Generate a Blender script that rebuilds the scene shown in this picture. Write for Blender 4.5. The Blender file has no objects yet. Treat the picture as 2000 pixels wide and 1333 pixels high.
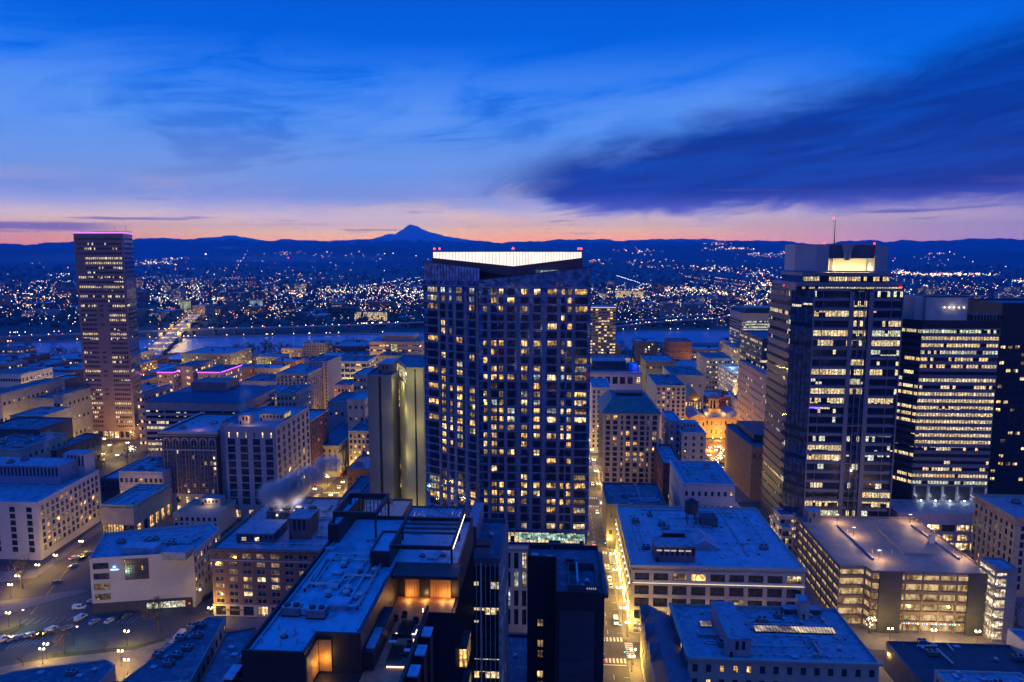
import bpy, bmesh, math, random
from math import sin, cos, tan, atan, atan2, radians, degrees, pi, floor
from mathutils import Vector, Matrix
random.seed(11)
S = bpy.context.scene
COL = S.collection
# ------------------------------------------------------------------ camera
HC = 146.0; F = 1390.0; CX = 1000.0; CY = 666.5
PITCH = radians(6.8); YAW = radians(3.39)
cam = bpy.data.objects.new('camera', bpy.data.cameras.new('camera')); COL.objects.link(cam)
cam.data.sensor_width = 36; cam.data.lens = F/2000*36; cam.data.clip_start = 1; cam.data.clip_end = 90000
cam.location = (0, 0, HC); cam.rotation_euler = (pi/2-PITCH, 0, YAW)
S.camera = cam
FW = Vector((-sin(YAW)*cos(PITCH), cos(YAW)*cos(PITCH), -sin(PITCH)))
RT = Vector((cos(YAW), sin(YAW), 0)); DN = FW.cross(RT)
def ray(px, py): return FW + RT*((px-CX)/F) + DN*((py-CY)/F)
def P(px, py, z=0.0):
    d = ray(px, py); t = (z-HC)/d.z
    return Vector((d.x*t, d.y*t, z))
def PD(px, py, Y):
    d = ray(px, py); t = Y/d.y
    return Vector((d.x*t, Y, HC+d.z*t))
def azel(px, py):
    d = ray(px, py).normalized(); return atan2(d.x, d.y), math.asin(d.z)
def pix(v):
    d = Vector(v)-Vector((0, 0, HC)); q = d.dot(FW)
    return (CX+F*d.dot(RT)/q, CY+F*d.dot(DN)/q) if q > 1 else (-9999, -9999)
# ------------------------------------------------------------------ render settings
S.render.engine = 'CYCLES'
S.cycles.use_denoising = True
S.cycles.max_bounces = 5; S.cycles.diffuse_bounces = 2; S.cycles.glossy_bounces = 3
S.cycles.transmission_bounces = 3; S.cycles.volume_bounces = 0
S.cycles.sample_clamp_indirect = 4; S.cycles.sample_clamp_direct = 0
S.cycles.caustics_reflective = False; S.cycles.caustics_refractive = False
S.cycles.volume_step_rate = 2.0; S.cycles.volume_max_steps = 128
S.view_settings.view_transform = 'Standard'; S.view_settings.look = 'None'
S.view_settings.gamma = 1; S.view_settings.exposure = 0.0
# ------------------------------------------------------------------ node helpers
def lin(r, g, b):
    f = lambda c: (c/255/12.92) if c/255 <= .04045 else ((c/255+.055)/1.055)**2.4
    return (f(r), f(g), f(b), 1)
class NT:
    def __init__(s, tree): s.t = tree; s.t.nodes.clear()
    def n(s, typ, **kw):
        nd = s.t.nodes.new(typ)
        for k, v in kw.items(): setattr(nd, k, v)
        return nd
    def link(s, a, b): s.t.links.new(a, b)
    def put(s, sock, v):
        if isinstance(v, bpy.types.NodeSocket): s.link(v, sock)
        else: sock.default_value = v
    def m(s, op, a, b=0.0, c=0.0, clamp=False):
        nd = s.n('ShaderNodeMath', operation=op); nd.use_clamp = clamp
        for i, v in enumerate((a, b, c)): s.put(nd.inputs[i], v)
        return nd.outputs[0]
    def mix(s, f, a, b, blend='MIX'):
        nd = s.n('ShaderNodeMix', data_type='RGBA', blend_type=blend)
        s.put(nd.inputs[0], f); s.put(nd.inputs[6], a); s.put(nd.inputs[7], b)
        return nd.outputs[2]
    def ramp(s, f, pts, interp='LINEAR'):
        nd = s.n('ShaderNodeValToRGB'); e = nd.color_ramp.elements; nd.color_ramp.interpolation = interp
        while len(e) < len(pts): e.new(0.5)
        for i, (p, c) in enumerate(pts):
            e[i].position = p; e[i].color = c if isinstance(c, tuple) else (c, c, c, 1)
        s.put(nd.inputs[0], f); return nd.outputs[0]
    def comb(s, x, y, z=0.0):
        nd = s.n('ShaderNodeCombineXYZ')
        for i, v in enumerate((x, y, z)): s.put(nd.inputs[i], v)
        return nd.outputs[0]
    def noise(s, vec, scale, detail=3, rough=.5, dim='3D', dist=0.0):
        nd = s.n('ShaderNodeTexNoise', noise_dimensions=dim); s.put(nd.inputs['Vector'], vec)
        nd.inputs['Scale'].default_value = scale; nd.inputs['Detail'].default_value = detail
        nd.inputs['Roughness'].default_value = rough; nd.inputs['Distortion'].default_value = dist
        return nd.outputs[0]
    def sstep(s, v, a, b):
        nd = s.n('ShaderNodeMapRange', interpolation_type='SMOOTHSTEP'); s.put(nd.inputs[0], v)
        nd.inputs[1].default_value = a; nd.inputs[2].default_value = b
        return nd.outputs[0]
# ------------------------------------------------------------------ world: dawn sky, procedural in azimuth / elevation
world = bpy.data.worlds.new('World'); S.world = world; world.use_nodes = True
HZ_BOOST = 1.9
def make_world():
    w = NT(world.node_tree)
    tc = w.n('ShaderNodeTexCoord'); sp = w.n('ShaderNodeSeparateXYZ'); w.link(tc.outputs['Generated'], sp.inputs[0])
    X, Y, Z = sp.outputs
    el = w.m('MULTIPLY', w.m('ARCSINE', Z), 180/pi)             # degrees above the horizon
    az = w.m('MULTIPLY', w.m('ARCTAN2', X, Y), 180/pi)          # degrees to the right of the street axis
    # clouds warp: a low noise displaces the elevation so the bands are not straight
    v1 = w.comb(w.m('MULTIPLY', az, .045), w.m('MULTIPLY', el, .16))
    n1 = w.noise(v1, 1.0, 4, .5)
    elw = w.m('ADD', el, w.m('MULTIPLY', w.m('SUBTRACT', n1, .5), 2.2))
    t = w.m('DIVIDE', elw, 60.0, clamp=True)
    q = lambda y: (degrees(atan((666.5-y)/F))-6.8)/60
    east = w.ramp(t, [(0.0, lin(255, 140, 20)), (q(472), lin(255, 166, 40)), (q(450), lin(255, 198, 96)), (q(424), lin(248, 210, 160)),
                      (q(388), lin(204, 192, 204)), (q(345), lin(134, 166, 220)), (q(262), lin(62, 132, 224)), (q(175), lin(0, 108, 222)),
                      (q(70), lin(0, 90, 204)), (q(-60), lin(0, 74, 184)), (.30, lin(0, 88, 208)), (1.0, (0.0, .14, .98, 1))])
    west = w.ramp(t, [(0.0, lin(112, 92, 120)), (.10, lin(124, 104, 138)), (.25, lin(84, 92, 160)), (.5, lin(0, 92, 212)), (1.0, (0.0, .14, .98, 1))])
    aab = w.m('ABSOLUTE', az)
    fw = w.sstep(aab, 60, 130)
    col = w.mix(fw, east, west)
    # right side loses the warm glow
    rg = w.m('MULTIPLY', w.sstep(az, 2, 34), w.m('SUBTRACT', 1.0, fw))
    col = w.mix(w.m('MULTIPLY', rg, w.m('MULTIPLY', w.sstep(el, 9, 0), .72)), col, lin(128, 128, 176))
    # pale veil of high cirrus, combed up and to the right
    tilt = w.m('SUBTRACT', el, w.m('MULTIPLY', az, .10))
    v2 = w.comb(w.m('MULTIPLY', az, .055), w.m('MULTIPLY', tilt, .22), 3.3)
    n2 = w.noise(v2, 1.0, 6, .58, dist=1.0)
    v2b = w.comb(w.m('MULTIPLY', az, .10), w.m('MULTIPLY', tilt, 1.1), 8.1)
    n2b = w.noise(v2b, 1.0, 6, .6, dist=1.4)
    nv = w.m('ADD', w.m('MULTIPLY', n2, .82), w.m('MULTIPLY', n2b, .18))
    veil = w.m('MULTIPLY', w.sstep(nv, .34, .60), w.m('MULTIPLY', w.sstep(el, 1.5, 5), w.sstep(el, 16.5, 9)))
    veil = w.m('MULTIPLY', veil, w.sstep(az, 26, 12))
    col = w.mix(w.m('MULTIPLY', veil, .66), col, lin(112, 160, 236))
    dkv = w.m('MULTIPLY', w.sstep(nv, .46, .36), w.m('MULTIPLY', w.sstep(el, 3, 8), w.sstep(el, 20, 11)))
    col = w.mix(w.m('MULTIPLY', dkv, .3), col, lin(0, 72, 186))
    # the big dark bank: a wedge widening to the right
    u = w.m('SUBTRACT', az, azel(960, 340)[0]*180/pi)            # 0 at the tip
    lo = w.m('ADD', w.m('MULTIPLY', w.sstep(u, 8, -3), 2.2), 3.3)
    up = w.m('ADD', 6.4, w.m('MULTIPLY', w.m('MAXIMUM', u, 0.0), .215))
    v3 = w.comb(w.m('MULTIPLY', az, .11), w.m('MULTIPLY', w.m('SUBTRACT', el, w.m('MULTIPLY', az, .09)), .42), 7.7)
    n3 = w.m('SUBTRACT', w.noise(v3, 1.0, 7, .6, dist=1.2), .5)
    ed = w.m('ADD', el, w.m('MULTIPLY', n3, 3.6))
    bank = w.m('MULTIPLY', w.sstep(w.m('SUBTRACT', ed, lo), -.7, .9), w.sstep(w.m('SUBTRACT', up, ed), -1.8, 1.8))
    bank = w.m('MULTIPLY', bank, w.m('MULTIPLY', w.sstep(w.m('ADD', u, w.m('MULTIPLY', n3, 14)), -5, 6), w.m('SUBTRACT', 1.0, fw)))
    v4 = w.comb(w.m('MULTIPLY', az, .08), w.m('MULTIPLY', w.m('SUBTRACT', el, w.m('MULTIPLY', az, .12)), .8), 1.7)
    n4 = w.noise(v4, 1.0, 7, .6, dist=.9)
    bcol = w.mix(w.sstep(n4, .30, .74), lin(0, 30, 112), lin(0, 60, 156))
    bcol = w.mix(w.sstep(el, 5.2, 3.4), bcol, lin(78, 84, 168))
    col = w.mix(w.m('MULTIPLY', bank, .95), col, bcol)
    # thin dark streaks low over the hills, a longer one at the far left
    v5 = w.comb(w.m('MULTIPLY', az, .075), w.m('MULTIPLY', el, 1.7), 5.1)
    n5 = w.noise(v5, 1.0, 5, .58, dist=.5)
    st = w.m('MULTIPLY', w.sstep(n5, .58, .68), w.m('MULTIPLY', w.sstep(el, .9, 1.6), w.sstep(el, 6.5, 3.2)))
    ll = w.m('MULTIPLY', w.sstep(w.m('ABSOLUTE', w.m('ADD', w.m('SUBTRACT', el, 1.95), w.m('MULTIPLY', w.m('SUBTRACT', n5, .5), 1.6))), .42, .12), w.sstep(az, -30.5, -35))
    st = w.m('MAXIMUM', w.m('MULTIPLY', st, w.m('SUBTRACT', 1.0, fw)), w.m('MULTIPLY', ll, w.m('SUBTRACT', 1.0, fw)))
    col = w.mix(w.m('MULTIPLY', st, .7), col, lin(96, 84, 136))
    boost = w.m('ADD', 1.0, w.m('MULTIPLY', w.m('MULTIPLY', w.sstep(el, 5.0, .3), w.m('SUBTRACT', 1.0, fw)), HZ_BOOST))
    vm = w.n('ShaderNodeVectorMath', operation='SCALE'); w.link(col, vm.inputs[0]); w.link(boost, vm.inputs['Scale']); col = vm.outputs[0]
    col = w.mix(w.sstep(el, 0, -2), col, lin(8, 20, 60))
    sky = w.n('ShaderNodeTexSky', sky_type='NISHITA', sun_disc=False, sun_elevation=radians(-2), sun_rotation=radians(-20))
    b1 = w.n('ShaderNodeBackground'); w.link(col, b1.inputs[0]); b1.inputs[1].default_value = 1.35
    b2 = w.n('ShaderNodeBackground'); w.link(sky.outputs[0], b2.inputs[0]); b2.inputs[1].default_value = .006
    ad = w.n('ShaderNodeAddShader'); w.link(b1.outputs[0], ad.inputs[0]); w.link(b2.outputs[0], ad.inputs[1])
    out = w.n('ShaderNodeOutputWorld'); w.link(ad.outputs[0], out.inputs[0])
make_world()
try: world.cycles.sampling_method = 'MANUAL'; world.cycles.sample_map_resolution = 512
except Exception: pass
# ------------------------------------------------------------------ materials
MATS = {}
def surf(name, col, rough=.8, metal=0.0, var=.25, scale=.25, bump=0.0, bscale=3.0, spec=.4, stain=None, brick=None):
    """painted / masonry / metal surface with weathering noise in world space"""
    if name in MATS: return MATS[name]
    m = bpy.data.materials.new(name); m.use_nodes = True; n = NT(m.node_tree)
    g = n.n('ShaderNodeNewGeometry'); pos = g.outputs['Position']
    c = (col[0], col[1], col[2], 1)
    a = n.noise(pos, scale, 4, .6); b = n.noise(pos, scale*9, 3, .6)
    f = n.m('ADD', n.m('MULTIPLY', a, .65), n.m('MULTIPLY', b, .35))
    f = n.sstep(f, .3, .7)
    dk = tuple(x*(1-var) for x in c[:3])+(1,); lt = tuple(min(1, x*(1+var*.6)) for x in c[:3])+(1,)
    cc = n.mix(f, dk, lt)
    if brick:
        s2 = n.n('ShaderNodeSeparateXYZ'); n.link(pos, s2.inputs[0])
        v = n.comb(n.m('ADD', s2.outputs[0], s2.outputs[1]), s2.outputs[2]) if brick > 0 else n.comb(s2.outputs[1], s2.outputs[0])
        bt = n.n('ShaderNodeTexBrick'); n.link(v, bt.inputs['Vector']); bt.inputs['Scale'].default_value = abs(brick)
        n.link(cc, bt.inputs['Color1']); n.link(n.mix(.5, cc, dk), bt.inputs['Color2']); bt.inputs['Mortar'].default_value = tuple(x*.7 for x in c[:3])+(1,)
        bt.inputs['Mortar Size'].default_value = .012 if brick > 0 else .008
        cc = bt.outputs[0]
    if stain:
        sc, col2, lo, hi, amt = stain
        k = n.noise(pos, sc, 5, .62, dist=.5)
        cc = n.mix(n.m('MULTIPLY', n.sstep(k, lo, hi), amt), cc, (col2[0], col2[1], col2[2], 1))
    p = n.n('ShaderNodeBsdfPrincipled'); n.link(cc, p.inputs['Base Color'])
    n.link(n.m('ADD', rough-.12, n.m('MULTIPLY', b, .24), clamp=True), p.inputs['Roughness'])
    p.inputs['Metallic'].default_value = metal; p.inputs['Specular IOR Level'].default_value = spec
    if bump:
        bp = n.n('ShaderNodeBump'); bp.inputs['Strength'].default_value = bump; bp.inputs['Distance'].default_value = .1
        n.link(n.noise(pos, bscale, 4, .6), bp.inputs['Height']); n.link(bp.outputs[0], p.inputs['Normal'])
    o = n.n('ShaderNodeOutputMaterial'); n.link(p.outputs[0], o.inputs[0])
    MATS[name] = m; return m
def glass_dark(name='dark_glass', col=(.012, .02, .04), rough=.08, metal=0.0, spec=.9):
    if name in MATS: return MATS[name]
    m = bpy.data.materials.new(name); m.use_nodes = True; n = NT(m.node_tree)
    g = n.n('ShaderNodeNewGeometry'); pos = g.outputs['Position']
    p = n.n('ShaderNodeBsdfPrincipled'); p.inputs['Roughness'].default_value = rough
    f = n.noise(pos, .45, 3, .6)
    n.link(n.mix(n.sstep(f, .35, .65), tuple(x*.55 for x in col)+(1,), tuple(x*1.7 for x in col)+(1,)), p.inputs['Base Color'])
    p.inputs['Specular IOR Level'].default_value = spec; p.inputs['Metallic'].default_value = metal
    bp = n.n('ShaderNodeBump'); bp.inputs['Strength'].default_value = .12; bp.inputs['Distance'].default_value = .06
    n.link(n.noise(pos, .5, 2, .5), bp.inputs['Height']); n.link(bp.outputs[0], p.inputs['Normal'])
    o = n.n('ShaderNodeOutputMaterial'); n.link(p.outputs[0], o.inputs[0])
    MATS[name] = m; return m
def lit(name, c1, c2, strength, detail=1.0, lamp=False):
    """a room seen through a lit pane: furniture, curtains, lamps as brightness variation"""
    if name in MATS: return MATS[name]
    m = bpy.data.materials.new(name); m.use_nodes = True; n = NT(m.node_tree)
    g = n.n('ShaderNodeNewGeometry'); pos = g.outputs['Position']
    oi = n.n('ShaderNodeObjectInfo'); rnd = oi.outputs['Random']
    s2 = n.n('ShaderNodeSeparateXYZ'); n.link(pos, s2.inputs[0])
    u = n.m('ADD', s2.outputs[0], s2.outputs[1])
    a = n.noise(pos, .8*detail, 4, .65); cu = n.noise(n.comb(n.m('MULTIPLY', u, 2.3*detail), n.m('MULTIPLY', s2.outputs[2], .25)), 1.0, 2, .5)
    f = n.m('ADD', n.m('MULTIPLY', a, .6), n.m('MULTIPLY', cu, .4)); f = n.sstep(f, .34, .66)
    col = n.mix(f, c1+(1,), c2+(1,))
    cell = n.n('ShaderNodeTexWhiteNoise', noise_dimensions='3D'); n.link(n.comb(n.m('FLOOR', n.m('DIVIDE', u, 2.9)), n.m('FLOOR', n.m('DIVIDE', s2.outputs[2], 3.35)), n.m('FLOOR', n.m('MULTIPLY', rnd, 7.0))), cell.inputs['Vector'])
    cv = cell.outputs['Value']
    blind = n.m('GREATER_THAN', n.m('FRACT', n.m('ADD', n.m('DIVIDE', s2.outputs[2], 3.35), cv)), .34)
    if detail < .5: blind = 1.0; cv = .7
    k = n.m('MULTIPLY', n.m('ADD', .16, n.m('MULTIPLY', f, 1.15)), n.m('MULTIPLY', n.m('ADD', .34, n.m('MULTIPLY', cv, .95)), n.m('ADD', .5, n.m('MULTIPLY', blind, .5))))
    e = n.n('ShaderNodeEmission'); n.link(col, e.inputs[0]); n.link(n.m('MULTIPLY', k, strength), e.inputs[1])
    gl = n.n('ShaderNodeBsdfGlossy'); gl.inputs['Roughness'].default_value = .1; gl.inputs[0].default_value = (.08, .08, .08, 1)
    ad = n.n('ShaderNodeAddShader'); n.link(e.outputs[0], ad.inputs[0]); n.link(gl.outputs[0], ad.inputs[1])
    o = n.n('ShaderNodeOutputMaterial'); n.link(ad.outputs[0], o.inputs[0])
    try: m.cycles.emission_sampling = 'NONE'
    except Exception: pass
    MATS[name] = m; return m
def glow(name, col, strength, sample='NONE'):
    if name in MATS: return MATS[name]
    m = bpy.data.materials.new(name); m.use_nodes = True; n = NT(m.node_tree)
    e = n.n('ShaderNodeEmission'); e.inputs[0].default_value = (col[0], col[1], col[2], 1); e.inputs[1].default_value = strength
    o = n.n('ShaderNodeOutputMaterial'); n.link(e.outputs[0], o.inputs[0])
    try: m.cycles.emission_sampling = sample
    except Exception: pass
    MATS[name] = m; return m
def office(name, thr, c1, c2, strength, cell=1.5):
    """office glazing: desks and ceilings lit in some rooms, dark in others; thr scatters with the object"""
    if name in MATS: return MATS[name]
    m = bpy.data.materials.new(name); m.use_nodes = True; n = NT(m.node_tree)
    g = n.n('ShaderNodeNewGeometry'); pos = g.outputs['Position']
    rnd = n.n('ShaderNodeObjectInfo').outputs['Random']
    s2 = n.n('ShaderNodeSeparateXYZ'); n.link(pos, s2.inputs[0])
    u = n.m('ADD', s2.outputs[0], s2.outputs[1])
    fl = n.m('FLOOR', n.m('DIVIDE', s2.outputs[2], 3.4))
    def wn(x, y):
        k = n.n('ShaderNodeTexWhiteNoise', noise_dimensions='3D'); n.link(n.comb(x, y, n.m('MULTIPLY', rnd, 91.0)), k.inputs['Vector']); return k.outputs['Value']
    c = n.m('FLOOR', n.m('DIVIDE', u, cell)); room = n.m('FLOOR', n.m('DIVIDE', u, cell*5.0))
    r1 = wn(c, fl); r2 = wn(room, fl)
    on = n.m('GREATER_THAN', n.m('ADD', n.m('MULTIPLY', r1, .3), n.m('ADD', n.m('MULTIPLY', r2, .45), n.m('MULTIPLY', rnd, .5))), thr)
    d = n.noise(pos, 1.7, 4, .7); d2 = n.sstep(d, .36, .68)
    fr = n.m('ABSOLUTE', n.m('SUBTRACT', n.m('FRACT', n.m('DIVIDE', u, cell)), .5))
    mull = n.m('LESS_THAN', fr, .43)
    k = n.m('MULTIPLY', n.m('MULTIPLY', on, mull), n.m('ADD', .12, n.m('MULTIPLY', n.m('MULTIPLY', d2, n.m('ADD', .4, r1)), 1.2)))
    e = n.n('ShaderNodeEmission'); n.link(n.mix(r2, c1+(1,), c2+(1,)), e.inputs[0]); n.link(n.m('MULTIPLY', k, strength), e.inputs[1])
    p = n.n('ShaderNodeBsdfPrincipled'); p.inputs['Base Color'].default_value = (.012, .016, .03, 1); p.inputs['Roughness'].default_value = .08; p.inputs['Specular IOR Level'].default_value = .8
    ad = n.n('ShaderNodeAddShader'); n.link(e.outputs[0], ad.inputs[0]); n.link(p.outputs[0], ad.inputs[1])
    o = n.n('ShaderNodeOutputMaterial'); n.link(ad.outputs[0], o.inputs[0])
    try: m.cycles.emission_sampling = 'NONE'
    except Exception: pass
    MATS[name] = m; return m
DG = glass_dark()
W1 = lit('lit_room_amber', (.45, .18, .03), (1.0, .60, .20), 2.7)
W2 = lit('lit_room_cream', (.5, .28, .08), (1.0, .78, .42), 2.6)
W3 = lit('lit_room_cool', (.25, .36, .36), (.8, .95, 1.0), 1.0)
W4 = lit('lit_room_dim', (.10, .06, .03), (.48, .30, .13), 1.1)
CURT = lit('lit_curtain', (.40, .20, .08), (.95, .58, .24), 1.15, .5)
LITS = [W1, W1, W2, W2, W4]
OFF_W = office('office_glazing_warm', .62, (1.0, .62, .22), (1.0, .82, .46), 1.4)
OFF_C = office('office_glazing_pale', .62, (.95, .80, .42), (.85, .95, .72), 1.2)
OFF_D = office('office_glazing_sparse', .92, (1.0, .7, .3), (.9, .9, .7), 1.1)
OFF_F = office('office_glazing_full', .32, (1.0, .66, .26), (1.0, .82, .48), 1.3)
ROOF = surf('roof_membrane', (.25, .30, .37), .6, brick=-.12, var=.22, scale=.09, bump=.3, bscale=1.2, stain=(.35, (.13, .14, .17), .50, .61, .8))
ROOFD = surf('roof_dark_felt', (.08, .11, .16), .7, brick=-.15, var=.35, scale=.12, stain=(.3, (.2, .21, .24), .50, .62, .7))
ROOFL = surf('roof_white_membrane', (.34, .41, .50), .5, brick=-.12, var=.2, scale=.10, stain=(.28, (.15, .19, .25), .52, .63, .75))
METAL = surf('galvanised_metal', (.42, .44, .46), .4, .7, var=.3, scale=1.0)
METALD = surf('dark_metal', (.03, .032, .036), .45, .5, var=.3, scale=1.0)
WHITE = surf('white_paint', (.5, .48, .46), .6, var=.12, scale=.2)
CREAM = surf('cream_render', (.38, .34, .29), .8, var=.18, scale=.12, stain=(.2, (.3, .27, .24), .55, .75, .5))
CONC = surf('concrete', (.26, .25, .24), .85, var=.22, scale=.15, stain=(.25, (.2, .19, .18), .55, .72, .6))
STONE = surf('sandstone', (.42, .37, .30), .85, var=.2, scale=.3)
BRICK = surf('red_brick', (.17, .075, .055), .85, var=.25, scale=.4, brick=2.5)
BROWN = surf('brown_brick', (.22, .125, .10), .85, var=.22, scale=.3, brick=2.5)
TERRA = surf('terracotta_trim', (.46, .41, .37), .75, var=.2, scale=.5)
BLACKW = surf('black_cladding', (.018, .019, .023), .5, var=.35, scale=.2, spec=.5)
SLATE = surf('slate_cladding', (.055, .06, .075), .55, var=.3, scale=.15)
GREEN = surf('green_copper', (.06, .17, .16), .6, var=.3, scale=.4)
ASPH = surf('asphalt', (.065, .06, .055), .8, var=.35, scale=.15, bump=.3, bscale=4, stain=(.3, (.035, .035, .036), .55, .68, .8))
PAVE = surf('pavement', (.15, .135, .12), .85, var=.25, scale=.3, stain=(.5, (.12, .11, .10), .56, .7, .6))
PAINT = surf('road_paint', (.62, .60, .54), .7, var=.35, scale=2.0)
GRASS = surf('dark_grass', (.035, .05, .025), .95, var=.5, scale=.4)
BARK = surf('bark', (.07, .05, .04), .95, var=.3, scale=2.0)
# ------------------------------------------------------------------ mesh collector
class MB:
    def __init__(s): s.v = []; s.f = []; s.mi = []; s.mats = []
    def slot(s, m):
        if m not in s.mats: s.mats.append(m)
        return s.mats.index(m)
    def poly(s, pts, m=None):
        i = len(s.v); s.v += [tuple(p) for p in pts]; s.f.append(tuple(range(i, i+len(pts)))); s.mi.append(s.slot(m))
    def hexa(s, c, m=None):
        i = len(s.v); s.v += [tuple(p) for p in c]; k = s.slot(m)
        for q in ((0, 3, 2, 1), (4, 5, 6, 7), (0, 1, 5, 4), (1, 2, 6, 5), (2, 3, 7, 6), (3, 0, 4, 7)):
            s.f.append(tuple(i+j for j in q)); s.mi.append(k)
    def box(s, x0, x1, y0, y1, z0, z1, m=None):
        s.hexa([(x0, y0, z0), (x1, y0, z0), (x1, y1, z0), (x0, y1, z0), (x0, y0, z1), (x1, y0, z1), (x1, y1, z1), (x0, y1, z1)], m)
    def prism(s, pts, z0, z1, m=None, top=True, bot=False, ztops=None):
        n = len(pts); i = len(s.v); k = s.slot(m)
        s.v += [(p[0], p[1], z0) for p in pts]
        s.v += [(p[0], p[1], (ztops[j] if ztops else z1)) for j, p in enumerate(pts)]
        for j in range(n):
            a = (j+1) % n; s.f.append((i+j, i+a, i+n+a, i+n+j)); s.mi.append(k)
        if top: s.f.append(tuple(i+n+j for j in range(n))); s.mi.append(k)
        if bot: s.f.append(tuple(i+j for j in reversed(range(n)))); s.mi.append(k)
    def tube(s, a, b, r0, r1=None, n=6, m=None, caps=True):
        r1 = r0 if r1 is None else r1
        a = Vector(a); b = Vector(b); d = (b-a)
        if d.length < 1e-6: return
        d.normalize(); u = d.orthogonal().normalized(); w = d.cross(u); i = len(s.v); k = s.slot(m)
        for c, r in ((a, r0), (b, r1)):
            for j in range(n):
                t = 2*pi*j/n; s.v.append(tuple(c+u*(r*cos(t))+w*(r*sin(t))))
        for j in range(n):
            q = (j+1) % n; s.f.append((i+j, i+q, i+n+q, i+n+j)); s.mi.append(k)
        if caps: s.f.append(tuple(i+n+j for j in range(n))); s.mi.append(k); s.f.append(tuple(i+j for j in reversed(range(n)))); s.mi.append(k)
    def octa(s, c, r, m=None, rz=None):
        x, y, z = c; rz = rz or r; i = len(s.v); k = s.slot(m)
        s.v += [(x+r, y, z), (x, y+r, z), (x-r, y, z), (x, y-r, z), (x, y, z+rz), (x, y, z-rz)]
        for a, b in ((0, 1), (1, 2), (2, 3), (3, 0)):
            s.f.append((i+a, i+b, i+4)); s.mi.append(k); s.f.append((i+b, i+a, i+5)); s.mi.append(k)
    def ball(s, c, r, m=None, n=8, rings=5, rz=None):
        rz = rz or r; i = len(s.v); k = s.slot(m)
        for a in range(1, rings):
            ph = pi*a/rings
            for b in range(n):
                t = 2*pi*b/n; s.v.append((c[0]+r*sin(ph)*cos(t), c[1]+r*sin(ph)*sin(t), c[2]+rz*cos(ph)))
        s.v += [(c[0], c[1], c[2]+rz), (c[0], c[1], c[2]-rz)]; T = i+n*(rings-1)
        for a in range(rings-2):
            for b in range(n):
                q = (b+1) % n; s.f.append((i+a*n+b, i+(a+1)*n+b, i+(a+1)*n+q, i+a*n+q)); s.mi.append(k)
        for b in range(n):
            q = (b+1) % n; s.f.append((i+b, i+q, T)); s.mi.append(k)
            s.f.append((i+(rings-2)*n+q, i+(rings-2)*n+b, T+1)); s.mi.append(k)
    def mesh(s, name, off=(0, 0, 0)):
        me = bpy.data.meshes.new(name)
        ox, oy, oz = off
        me.from_pydata([(x-ox, y-oy, z-oz) for x, y, z in s.v], [], s.f)
        for m in s.mats: me.materials.append(m)
        me.polygons.foreach_set('material_index', s.mi); me.update(); return me
    def build(s, name, parent=None, loc=None):
        off = loc if loc is not None else (parent.location if parent else (0, 0, 0))
        o = bpy.data.objects.new(name, s.mesh(name, off)); COL.objects.link(o)
        if parent: o.parent = parent; o.location = Vector(off)-Vector(world_loc(parent))
        else: o.location = off
        return o
def world_loc(o):
    v = Vector(o.location)
    while o.parent: o = o.parent; v += Vector(o.location)
    return v
def tag(o, label=None, cat=None, group=None, kind=None):
    if label: o['label'] = label
    if cat: o['category'] = cat
    if group: o['group'] = group
    if kind: o['kind'] = kind
    return o
def empty(name, loc, label, cat, group=None):
    o = bpy.data.objects.new(name, None); COL.objects.link(o); o.location = loc; o.empty_display_size = .5
    return tag(o, label, cat, group)
def dup(o, loc=None, rz=None, label=None, parent=None):
    c = o.copy(); COL.objects.link(c)
    if parent: c.parent = parent
    if loc is not None: c.location = loc
    if rz is not None: c.rotation_euler = (0, 0, rz)
    if label: c['label'] = label
    for ch in [k for k in KIDS.get(o.name, [])]: dup(ch, parent=c)
    return c
KIDS = {}
def kids(root):
    for o in [root]+list(root.children):
        KIDS[o.name] = list(o.children)
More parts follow.
